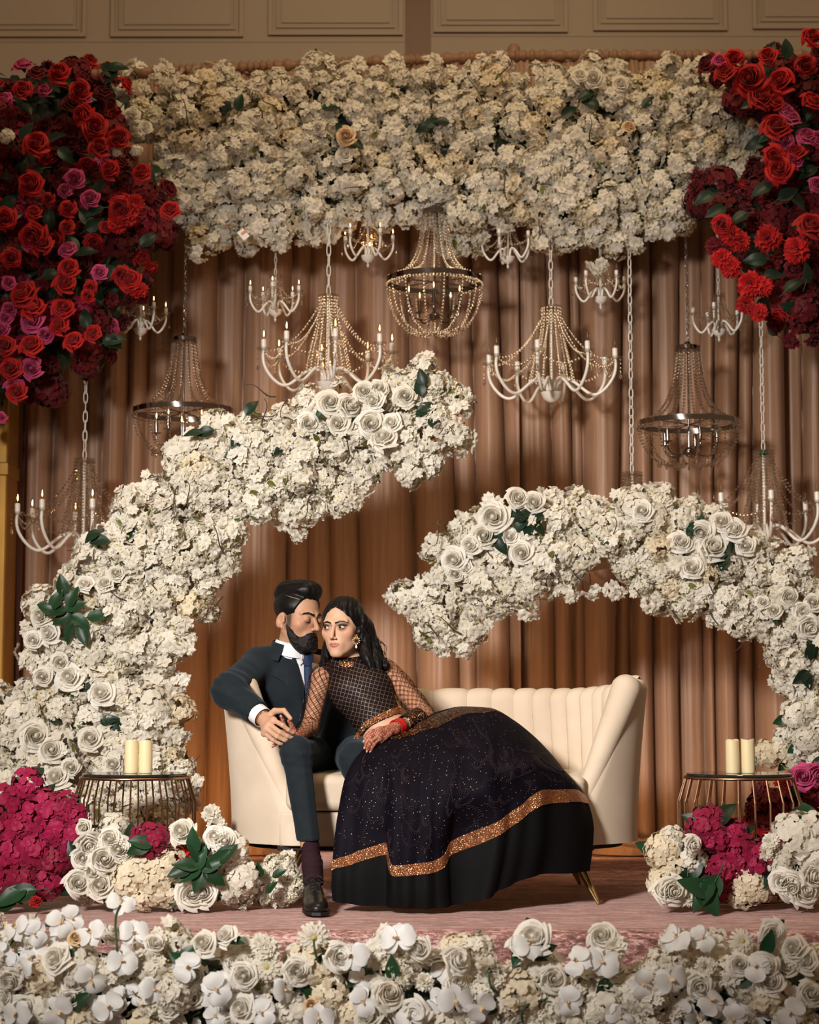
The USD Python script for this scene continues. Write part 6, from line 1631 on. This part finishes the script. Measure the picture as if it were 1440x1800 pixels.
# eyes looking to her right
gaze = np.array([-.44, -.90, -.02]); gaze /= np.linalg.norm(gaze)
for s in (-1, 1):
    e = np.array([s * .032, -.0755, .0015]); ico = trimesh.creation.icosphere(3, .0132)
    eye = obj('eye', ((ico.vertices + e) * WS @ WR_.T + WT, ico.faces), 'eye_white', wom, smooth=True)
    R = frame(gaze)
    for nm, r, rad, m_ in (('iris', .0076, .01345, 'iris_brown'), ('pupil', .0030, .01360, 'lash_black')):
        al = np.linspace(0, math.asin(r / rad), 7)
        v, f = lathe([(rad * math.sin(q), rad * math.cos(q)) for q in al] + [(rad * math.sin(al[-1]) * .98, rad * math.cos(al[-1]) - .0012), (0, rad * math.cos(al[-1]) - .0012)], 24)
        obj(nm, ((np.asarray(v) @ R.T + e) * WS @ WR_.T + WT, f), m_, eye, smooth=True)
    # lashes and liner
    up_ = [(s * .0175, .0018), (s * .022, .0062), (s * .030, .0083), (s * .038, .0077), (s * .0455, .0050), (s * .0515, .0088), (s * .0455, .0078), (s * .038, .0102), (s * .030, .0108), (s * .0215, .0085)]
    local_patch('eyelash', w_local, up_, .0009, .0002, .0018, 'lash_black', wom, WR_, WT, WS)
    local_patch('eyelash', w_local, [(s * .0185, -.0005), (s * .025, -.0042), (s * .034, -.0056), (s * .043, -.0022), (s * .0465, .0035), (s * .0435, -.0038), (s * .034, -.0073), (s * .0245, -.0058)], .0009, .0002, .0008, 'lash_black', wom, WR_, WT, WS)
    local_patch('eyebrow', w_local, [(s * .0085, .0150), (s * .0095, .0208), (s * .026, .0262), (s * .042, .0252), (s * .0560, .0150), (s * .042, .0198), (s * .026, .0198)], .0011, .0003, .0012, 'lash_black', wom, WR_, WT, WS)
local_patch('lips', w_local, [(-.0250, -0.0643), (-.012, -0.0612), (-.0045, -0.0593), (0, -0.0600), (.0045, -0.0593), (.012, -0.0612), (.0250, -0.0643), (.012, -0.0660), (0, -0.0656), (-.012, -0.0660)], .0011, .0002, .0007, 'lip_rose', wom, WR_, WT, WS, label='upper lip')
local_patch('lips', w_local, [(-.0235, -0.0650), (-.010, -0.0670), (0, -0.0668), (.010, -0.0670), (.0235, -0.0650), (.012, -0.0742), (0, -0.0762), (-.012, -0.0742)], .0011, .0002, .0010, 'lip_rose', wom, WR_, WT, WS, label='lower lip')
# hair: centre parting, sleek over the ears, falling in waves over her left shoulder and behind the right
def whair_f(p):
    x, y, z = p[:, 0], p[:, 1], p[:, 2]
    q = p
    g = .0012 * np.sin(260 * np.abs(x) + 120 * y + 5 * meshkit.noise(p * 14, 3)) + .0010 * (meshkit.noise(p * [140, 60, 60], 9) - .5)
    cap = sd_ell(p, (0, .020, .040), (.0785, .1010, .0855))
    cap = smin(cap, sd_ell(p, (.0, .052, -.02), (.077, .062, .085)), .03)
    for s in (-1, 1):
        cap = smin(cap, sd_cone(p, (s * .058, -.016, .050), (s * .072, .016, -.040), .018, .017), .02)
    cap = cap - g
    # open round the face: an arch whose peak is the parting
    ax_ = np.abs(x)
    edge = .0690 - 9.0 * np.maximum(ax_ - .004, 0) ** 2 - 450 * np.maximum(ax_ - .036, 0) ** 3 * 8
    sd = sd_poly2(np.stack([ax_, z], 1), [(-.01, .0800), (.005, .0770), (.020, .0700), (.038, .0560), (.054, .034), (.064, .004), (.070, -.030), (.070, -.07), (.060, -.14), (-.01, -.16)])
    face = np.maximum(sd, y - .010 - .35 * np.clip(z, -.1, .05) * -1)
    cap = smax(cap, -face, .004)
    # parting groove
    cap = cap + .0022 * np.exp(-(x / .0022) ** 2) * (z > .04)
    return np.maximum(cap, -(z + .085))
k_v, k_f = surface_nets(whair_f, (-.11, -.11, -.10), (.11, .135, .145), .0026)
k_v, k_f = smooth_mesh(k_v, k_f, 2)
whair = obj('hair', (k_v * WS @ WR_.T + WT, k_f), 'black_hair', wom, smooth=True)
def lock(pts, r0, r1, seed):
    """a lock of hair: a bundle whose section is grooved along its length"""
    n = 40; c = spline(pts, n); t = np.linspace(0, 1, n)
    rr = np.interp(t, [0, .15, .6, .9, 1], [r0 * .8, r0, (r0 + r1) / 2, r1, r1 * .25])
    v, f = tube(c, rr, 22)
    rg = np.random.default_rng(seed)
    ph = np.tile(np.arange(22) * 2 * PI / 22, n); tt = np.repeat(t, 22)
    cc = np.repeat(c, 22, 0); q = v[:n * 22] - cc
    q *= (1 + .10 * np.sin(7 * ph + 3 * tt + rg.uniform(0, 6)) + .07 * np.sin(11 * ph - 5 * tt + rg.uniform(0, 6)))[:, None]
    v[:n * 22] = cc + q
    return v, f
def hl(*a): return WT + WR_ @ (np.array(a) * WS)
locks = [([hl(.068, .02, .02), P(643, 1112, 7.11), P(652, 1140, 7.09), P(660, 1160, 7.06), P(664, 1176, 7.03)], .034, .016), ([hl(.055, .06, .0), P(640, 1125, 7.16), P(655, 1150, 7.13), P(670, 1166, 7.09), P(679, 1171, 7.06)], .036, .016),
         ([hl(.07, .0, -.02), P(639, 1130, 7.06), P(642, 1150, 7.03), P(650, 1166, 7.01), P(655, 1178, 7.0)], .024, .012), ([hl(.02, .09, .0), P(622, 1135, 7.20), P(632, 1165, 7.18), P(645, 1180, 7.14)], .040, .022),
         ([hl(-.05, .06, -.02), P(583, 1135, 7.16), P(577, 1152, 7.13), P(572, 1168, 7.10), P(568, 1176, 7.08)], .030, .014), ([hl(-.06, .03, -.03), P(577, 1140, 7.11), P(572, 1156, 7.09), P(566, 1170, 7.065)], .020, .011),
         ([P(655, 1120, 7.10), P(664, 1140, 7.08), P(668, 1154, 7.07), P(674, 1162, 7.06), P(680, 1157, 7.055)], .012, .005), ([P(648, 1110, 7.11), P(660, 1132, 7.10), P(670, 1148, 7.09), P(671, 1160, 7.08)], .016, .006)]
lp = []
for pts, a, b in locks[:6]:
    c = spline(pts, 8); r = np.interp(np.linspace(0, 1, 8), [0, .2, .7, 1], [a, a * 1.05, (a + b) / 2, b])
    lp.append([(c[i], c[i + 1], r[i], r[i + 1]) for i in range(7)])
lw = [x for l in lp for x in l]
def long_f(p):
    d = None
    for l in lp:
        e = chain_sdf(p, l, .012); d = e if d is None else smin(d, e, .010)
    s = p @ np.array([.75, .55, -.1])
    return d - .0012 * np.sin(s * 420 + 9 * meshkit.noise(p * [10, 10, 16], 2)) - .003 * (meshkit.noise(p * [60, 60, 16], 6) - .5)
q_v, q_f = surface_nets(long_f, *bounds_of(lw, .012), .0034)
obj('long_hair', smooth_mesh(q_v, q_f, 2), 'black_hair', whair, smooth=True)
for k, (pts, a, b) in enumerate(locks[6:]):
    obj('hair_lock', lock(pts, a, b, k), 'black_hair', whair, smooth=True)
rgh = np.random.default_rng(4)
for k in range(9):      # loose waves at the ends
    a = np.array([rgh.uniform(655, 676), rgh.uniform(1120, 1160)]); d0 = rgh.uniform(7.04, 7.10); o = rgh.uniform(4, 12)
    obj('hair_strand', tube(spline([P(a[0] - 6, a[1] - 14, d0), P(a[0] + o * .4, a[1], d0), P(a[0] + o * .2, a[1] + 12, d0 - .01), P(a[0] + o, a[1] + 20, d0 - .01)], 14), np.linspace(.0012, .0005, 14), 5), 'black_hair', whair, smooth=True)
# earring: a round jewelled stud with a drop
ec = P(626.5, 1126, 6.995)
plain('jewel_dark', (.03, .008, .01), .1, coat=1.0); plain('pearl', (.75, .68, .58), .25)
er = obj('earring', cat([place(lathe([(0, .003), (.010, .002), (.0125, 0), (.010, -.002), (0, -.002)], 24), frame((-.15, -1, .1)), ec), place(lathe([(0, .002), (.005, .001), (.006, 0), (0, -.001)], 16), frame((-.15, -1, .1)), ec + [0, 0, .017])]), 'gold', wom, smooth=40)
obj('gem', place(lathe([(0, .006), (.005, .005), (.0075, .002), (0, .001)], 16), frame((-.15, -1, .1)), ec), 'jewel_dark', er, smooth=True)
for k in range(11):
    a = 2 * PI * k / 11; obj('pearl', place(trimesh.creation.icosphere(1, .0021), np.eye(3), ec + np.array([.0128 * math.cos(a), -.001, .0128 * math.sin(a)])), 'pearl', er, smooth=True)
obj('pearl', lathe([(0, -.030), (.004, -.027), (.0045, -.023), (.002, -.016), (0, -.013)], 10, ec), 'pearl', er, smooth=True)

# blouse --------------------------------------------------------------
def lattice(name, base, line, scale, width, sheer):
    """a dark fabric with a fine diagonal lattice of metallic thread; sheer = how much shows through between the threads"""
    n = {'tc': ('attribute', {'attribute': 'tone'}), 's': ('separate_xyz', {}),
         'pu': ('math', {'math_type': 'pingpong', 'value2': .5}), 'pv': ('math', {'math_type': 'pingpong', 'value2': .5}), 'mn': ('math', {'math_type': 'minimum'}), 'lt': ('math', {'math_type': 'less_than', 'value2': width}),
         'vo': ('voronoi_texture', {'scale': 240.0}), 'vl': ('math', {'math_type': 'less_than', 'value2': .30}), 'geo': ('texture_coordinate', {}), 'th': ('math', {'math_type': 'multiply', 'value2': 1.8}), 'th2': ('math', {'math_type': 'multiply', 'use_clamp': True}),
         'bc': ('mix', {'color1': base, 'color2': line}), 'mf': ('mix', {'color1': (0, 0, 0), 'color2': (.7, .7, .7)}), 'p': ('principled_bsdf', {'roughness': .6, 'specular_ior_level': .12})}
    l = [('tc.vector', 's.vector'), ('s.x', 'pu.value1'), ('s.y', 'pv.value1'), ('pu.value', 'mn.value1'), ('pv.value', 'mn.value2'), ('mn.value', 'lt.value1'), ('geo.object', 'vo.vector'), ('vo.distance', 'vl.value1'),
         ('vo.distance', 'th.value1'), ('lt.value', 'th2.value1'), ('th.value', 'th2.value2'), ('th2.value', 'bc.fac'), ('lt.value', 'mf.fac'), ('bc.color', 'p.base_color'), ('mf.color', 'p.metallic')]
    if not sheer: return mat_nodes(name, n, l, 'p.BSDF')
    n.update({'t': ('transparent_bsdf', {'color': (.92, .84, .80)}), 'm': ('mix_closure', {}), 'a': ('math', {'math_type': 'maximum', 'value2': 1 - sheer})})
    return mat_nodes(name, n, l + [('lt.value', 'a.value1'), ('a.value', 'm.fac'), ('t.BSDF', 'm.closure1'), ('p.BSDF', 'm.closure2')], 'm.closure')
lattice('blouse_lattice', (.0085, .0042, .0042), (.24, .17, .14), 1, .048, 0)
lattice('sleeve_net', (.014, .008, .008), (.040, .022, .020), 1, .058, .92)
def sequin_mat(name, base, bright, dens, rough=.3):
    return mat_nodes(name, {'tc': ('texture_coordinate', {}), 'v': ('voronoi_texture', {'scale': dens}), 'r': ('rgb_ramp', {'ramp': [(0, base), (.55, base), (.75, bright), (1, bright)]}), 's': ('separate_color', {}),
        'c': ('mix', {'mix_type': 'mix', 'fac': .55, 'color2': (.5, .5, 1)}), 'nm': ('normal_map', {'space': 'object', 'strength': .42}), 'p': ('principled_bsdf', {'metallic': .9, 'roughness': rough})},
        [('tc.object', 'v.vector'), ('v.color', 's.color'), ('s.r', 'r.fac'), ('r.color', 'p.base_color'), ('v.color', 'nm.color'), ('nm.normal', 'p.normal')], 'p.BSDF')
sequin_mat('bronze_sequins', (.40, .165, .075), (.72, .37, .20), 560, .34)
sequin_mat('dark_sequins', (.05, .022, .014), (.30, .14, .07), 300)
bl = [(wn + [0, 0, .012], wch, .046, .100), (wch, wwa, .104, .088), (wn, wsR + (wn - wsR) * .12, .045, .040), (wn, wsL + (wn - wsL) * .12, .045, .040), (P(608, 1212, 7.02), P(612, 1222, 7.02), .062, .058), (P(658, 1208, 7.03), P(660, 1218, 7.03), .062, .058)]
BHEM = [(520, 1140), (720, 1140), (735, 1250), (706, 1254), (680, 1262), (650, 1277), (630, 1300), (618, 1302), (600, 1270), (520, 1280)]
def blouse_f(p):
    d = chain_sdf(p, bl, .028) - .0025 * np.sin((p @ np.array([.8, 0, .9])) * 70 + 4 * meshkit.noise(p * 8, 3)) * .5
    d = np.maximum(d, sd_poly2(px_of(p), BHEM) / 465)
    nk = np.maximum(sd_cone(p, wn + [0, -.02, -.05], wn + [0, -.004, .08], .034, .046), -(p[:, 2] - (wn[2] - .0)))
    return np.maximum(d, p[:, 2] - (wn[2] + .030) - .3 * (p[:, 1] - wn[1]))
b_lo, b_hi = bounds_of(bl, .01)
bv_, bf_ = surface_nets(blouse_f, b_lo, b_hi, .0045)
bv_, bf_ = smooth_mesh(bv_, bf_, 3)
def lat_uv(v, s=64.0, a=.25):
    q = px_of(v) / 465
    x, y = q[:, 0] - 630 / 465, q[:, 1] - 1210 / 465
    bulge = .10 * np.sin(x * 12) * np.cos(y * 9) + .09 * meshkit.noise(v * 26, 3)
    u = (x * math.cos(a) + y * math.sin(a)) * s + 5 * bulge; w = (-x * math.sin(a) + y * math.cos(a)) * s * 1.05 + 4 * y * x * 4
    return np.stack([u, w, np.zeros(len(v))], 1)
blouse = obj('blouse', (bv_, bf_), 'blouse_lattice', wom, smooth=True, color=lat_uv(bv_))
bm_ = (bv_, bf_)
obj('hem_band', patch(bm_, [(631, 1299), (640, 1284), (655, 1274), (680, 1261), (706, 1253), (704, 1240), (684, 1247), (660, 1258), (640, 1268), (629, 1283), (622, 1298)], 2.0, .0005, .0025), 'bronze_sequins', blouse, smooth=50, label='bronze sequined lower edge')
obj('neck_trim', patch(bm_, [(596, 1160), (610, 1164), (622, 1161), (622, 1170), (610, 1174), (597, 1170)], 1.5, .0005, .0018), 'bronze_sequins', blouse, smooth=50)
# sheer sleeves of knotted net, wider than the arms; sequined cuff on the left
for (a, b, c, nm) in ((wsR, weR, wwR, 'r'), (wsL, weL, wwL, 'l')):
    end = b + (c - b) * (.80 if nm == 'r' else .62)
    knots = np.array([a + (a - b) * .12 + (wn - a) * .30, a, b, end]); sl_ = np.concatenate([[0], np.cumsum(np.linalg.norm(np.diff(knots, axis=0), axis=1))])
    pts = np.stack([gaussian_filter1d(np.interp(np.linspace(0, sl_[-1], 46), sl_, knots[:, i]), 1.6, mode='nearest') for i in range(3)], 1)
    rad = np.interp(np.linspace(0, 1, 46), [0, .15, .5, .75, 1], [.047, .050, .045, .042, .031])
    v, f = tube(pts, rad, 40, cap=False)
    t = np.repeat(np.arange(46), 40) / 45; ang = np.tile(np.arange(40), 46) / 40
    v = v + (meshkit.noise(v * 22, 5) - .5)[:, None] * .006
    Lr = np.linalg.norm(np.diff(pts, axis=0), axis=1).sum()
    k_ = round(12); u = ang * k_ + t * Lr / .30 * k_; w = -ang * k_ + t * Lr / .30 * k_
    # the pattern has to close round the arm: faces over the seam get their own last column
    G = v.reshape(46, 40, 3); G = np.concatenate([G, G[:, :1]], 1)
    A = np.concatenate([ang.reshape(46, 40), np.ones((46, 1))], 1); T_ = np.repeat(np.arange(46)[:, None] / 45, 41, 1)
    uv = np.stack([A * k_ + T_ * Lr / .30 * k_, -A * k_ + T_ * Lr / .30 * k_, A * 0], -1).reshape(-1, 3)
    sl = obj('sleeve', grid_mesh(G), 'sleeve_net', wom, smooth=True, color=uv)
    # embroidered flower sprigs on the net
    rg = np.random.default_rng(7 if nm == 'r' else 8)
    for k in range(7):
        i = int(6 + k * 4.6 + rg.integers(3)); j = int(rg.uniform(18, 38)) if nm == 'r' else int(rg.uniform(0, 40))
        c0 = G[i, j]; nrm = c0 - pts[i]; nrm /= np.linalg.norm(nrm)
        e1 = pts[min(i + 2, 45)] - pts[i]; e1 /= np.linalg.norm(e1); e2 = np.cross(nrm, e1)
        th = np.linspace(0, 5.5, 16); cur = c0 + nrm * .0015 + (e1 * (np.cos(th) * .010 * (1 - th / 9))[:, None] + e2 * (np.sin(th) * .010 * (1 - th / 9))[:, None])
        obj('embroidery', tube(cur, .0011, 5), 'thread_dark' if 'thread_dark' in _LOOKS else plain('thread_dark', (.05, .035, .035), .5) and 'thread_dark', sl, smooth=True)
    if nm == 'l':
        e0, e1_ = b + (c - b) * .22, b + (c - b) * .70
        cf = tube(spline([e0, (e0 + e1_) / 2, e1_], 12), np.linspace(.041, .033, 12), 32, cap=False)
        obj('sleeve_cuff', cf, 'dark_sequins', sl, smooth=True, label='sequined sleeve cuff')
wd = (wwL - weL) / np.linalg.norm(wwL - weL)
for k, (m_, w_) in enumerate((('gold', .004), ('bangle_red', .0055), ('bangle_red', .0055), ('bangle_red', .0055), ('gold', .004), ('bangle_red', .0055))):
    obj('bangle', band(weL + (wwL - weL) * (.80 + .028 * k), wd, .031, .031, w_, .003), m_, wom, smooth=40)

# skirt ---------------------------------------------------------------
rows = {
 -.22: [(668,1300,7.02),(672,1298,7.0),(684,1292,6.99),(700,1284,6.98),(722,1272,6.98),(746,1260,7.0),(776,1250,7.05),(815,1243,7.12),(860,1245,7.16),(905,1268,7.2),(950,1306,7.22),(988,1350,7.2)],
 0.0: [(643,1314,6.87),(654,1308,6.84),(675,1302,6.82),(695,1297,6.82),(720,1286,6.84),(745,1270,6.87),(775,1256,6.92),(815,1245,6.97),(858,1246,7.0),(905,1269,7.02),(950,1307,7.04),(987,1350,7.05)],
 0.25: [(610,1362,6.78),(640,1358,6.72),(675,1352,6.69),(700,1352,6.66),(738,1343,6.66),(775,1333,6.66),(812,1322,6.68),(850,1312,6.70),(892,1310,6.74),(935,1322,6.80),(975,1345,6.87),(1002,1366,6.99)],
 0.5: [(593,1440,6.72),(635,1437,6.67),(676,1434,6.645),(697,1440,6.59),(735,1437,6.565),(768,1430,6.565),(800,1410,6.585),(850,1385,6.59),(895,1365,6.62),(940,1350,6.69),(985,1362,6.79),(1014,1380,6.96)],
 0.76: [(585,1517,6.685),(632,1499,6.66),(679,1484,6.655),(690,1525,6.585),(730,1522,6.565),(767,1515,6.58),(792,1484,6.63),(870,1450,6.625),(912,1422,6.645),(955,1391,6.69),(997,1390,6.78),(1028,1400,6.93)],
 0.90: [(583,1553,6.67),(630,1548,6.645),(679,1543,6.645),(691,1566,6.58),(730,1566,6.56),(769,1562,6.575),(794,1543,6.62),(862,1524,6.61),(905,1497,6.64),(952,1473,6.69),(1000,1466,6.77),(1043,1456,6.89)],
 1.0: [(585,1583,6.67),(630,1591,6.65),(678,1592,6.648),(692,1597,6.585),(730,1597,6.57),(770,1596,6.58),(795,1591,6.62),(850,1581,6.61),(890,1560,6.645),(940,1539,6.70),(990,1535,6.77),(1036,1531,6.86)]}
vk = sorted(rows); net = np.array([[P(*q) for q in rows[k]] for k in vk])
vv = np.concatenate([np.linspace(-.22, 0, 6)[:-1], np.linspace(0, 1, 70)])
uk = np.linspace(0, 1, net.shape[1]); NU = 300; uu = np.linspace(0, 1, NU)
Gv = PchipInterpolator(np.array(vk), net, axis=0)(vv)
G = PchipInterpolator(uk, Gv, axis=1)(uu)
G[:, :, 2] = np.maximum(G[:, :, 2], .006)
G = G.transpose(1, 0, 2)
du, dv = np.gradient(G, axis=0), np.gradient(G, axis=1)
nr = np.cross(du, dv); nr /= np.linalg.norm(nr, axis=2, keepdims=True) + 1e-9
if nr[NU // 2, 30, 1] > 0: nr = -nr
Uu, Vv = np.meshgrid(uu, vv, indexing='ij')
amp = .011 * np.clip(Vv - .05, 0, 1) ** .7
ple = np.sin(Uu * 62 + 1.2 * np.sin(Uu * 17) + .8 * Vv) * .6 + np.sin(Uu * 31 + 1.0 + 2.2 * np.sin(Uu * 9)) * .6
fade_ = np.clip(Uu / .04, 0, 1) * np.clip((1 - Uu) / .04, 0, 1)
G = G + nr * (amp * ple * fade_)[..., None] + nr * (.004 * (meshkit.fbm(np.stack([Uu * 14, Vv * 7, Uu * 0], -1), 3, 4) - .5))[..., None]
G[:, :, 2] = np.maximum(G[:, :, 2], .004)
mat_nodes('skirt_velvet', {'tc': ('texture_coordinate', {}), 'v': ('voronoi_texture', {'scale': 85.0}), 'lt': ('math', {'math_type': 'less_than', 'value2': .105}), 'n': ('noise_texture', {'scale': 14.0, 'detail': 3.0}),
    'r': ('rgb_ramp', {'ramp': [(.3, (.0022, .0014, .0036)), (.7, (.0050, .0034, .0075))]}), 'mx': ('mix', {'color2': (.75, .52, .38)}), 'mm': ('mix', {'color1': (0, 0, 0), 'color2': (1, 1, 1)}),
    'p': ('principled_bsdf', {'specular_ior_level': .08, 'roughness': .7, 'sheen_weight': .0, 'sheen_roughness': .4, 'sheen_tint': (.5, .35, .55)})},
    [('tc.object', 'v.vector'), ('tc.object', 'n.vector'), ('v.distance', 'lt.value1'), ('n.fac', 'r.fac'), ('r.color', 'mx.color1'), ('lt.value', 'mx.fac'), ('lt.value', 'mm.fac'), ('mx.color', 'p.base_color'), ('mm.color', 'p.metallic')], 'p.BSDF')
plain('border_velvet', (.0022, .0018, .0022), .75, spec=.12, bump=(120, .001))
plain('embroidery_thread', (.013, .0075, .012), .55, spec=.12)
def rows_between(a, b): i = np.flatnonzero((vv >= a - 1e-6) & (vv <= b + 1e-6)); return G[:, i]
skirt = obj('skirt', thicken(rows_between(-.22, .78), .004), 'skirt_velvet', wom, smooth=50)
obj('skirt_border', thicken(rows_between(.765, 1.0), .004), 'border_velvet', skirt, smooth=50, label='plain black velvet border')
surf = [RectBivariateSpline(uu, vv, G[..., k], kx=1, ky=1) for k in range(3)]
nsurf = [RectBivariateSpline(uu, vv, nr[..., k], kx=1, ky=1) for k in range(3)]
def on_skirt(u, v, off=0.003):
    u, v = np.clip(u, 0, 1), np.clip(v, -.22, 1)
    return np.stack([s(u, v, grid=False) for s in surf], -1) + off * np.stack([s(u, v, grid=False) for s in nsurf], -1)
bu, bvv = np.meshgrid(np.linspace(0, 1, 420), np.linspace(.748, .812, 6), indexing='ij')
obj('skirt_band', thicken(on_skirt(bu, bvv + .0, .0035), .003), 'bronze_sequins', skirt, smooth=50, label='bronze sequined band')
bu, bvv = np.meshgrid(np.linspace(.16, .80, 200), np.linspace(-.02, .075, 8), indexing='ij')
taper = np.interp(bu, [.22, .3, .5, .72, .80], [.2, .6, 1.25, .9, .1])
obj('waistband', thicken(on_skirt(bu, -.02 + (bvv + .02) * taper, .0035), .003), 'dark_sequins', skirt, smooth=50, label='sequined waistband')
# raised embroidered vines with leaves and curls
rg = np.random.default_rng(21)
for k in range(64):
    u0, v0 = rg.uniform(.06, .93), rg.uniform(.10, .60); L = rg.uniform(.10, .26); sgn = rg.choice([-1, 1]); th0 = rg.uniform(.9, 2.2)
    t = np.linspace(0, 1, 26); ang = th0 + sgn * 2.6 * t ** 2.2
    su, sv = np.cumsum(np.cos(ang)) / 26 * L * .55, np.cumsum(np.sin(ang)) / 26 * L
    U_, V_ = u0 + su, v0 + sv
    ok = (U_ > .02) & (U_ < .98) & (V_ < .73) & (V_ > .04)
    if ok.sum() < 12: continue
    U_, V_ = U_[ok], V_[ok]
    ms = [tube(on_skirt(U_, V_, .003), np.linspace(.0024, .0012, len(U_)), 5)]
    for i in range(2, len(U_) - 2, 2):
        for s in (-1, 1):
            a = math.atan2(V_[i + 1] - V_[i], U_[i + 1] - U_[i]) + s * .9
            uu_ = U_[i] + np.array([0, .4, 1.]) * .011 * math.cos(a); vv_ = V_[i] + np.array([0, .4, 1.]) * .022 * math.sin(a)
            ms.append(tube(on_skirt(uu_, vv_, .0035), [.0010, .0022, .0006], 5))
    obj('embroidery', cat(ms), 'embroidery_thread', skirt, smooth=True, kind='stuff')
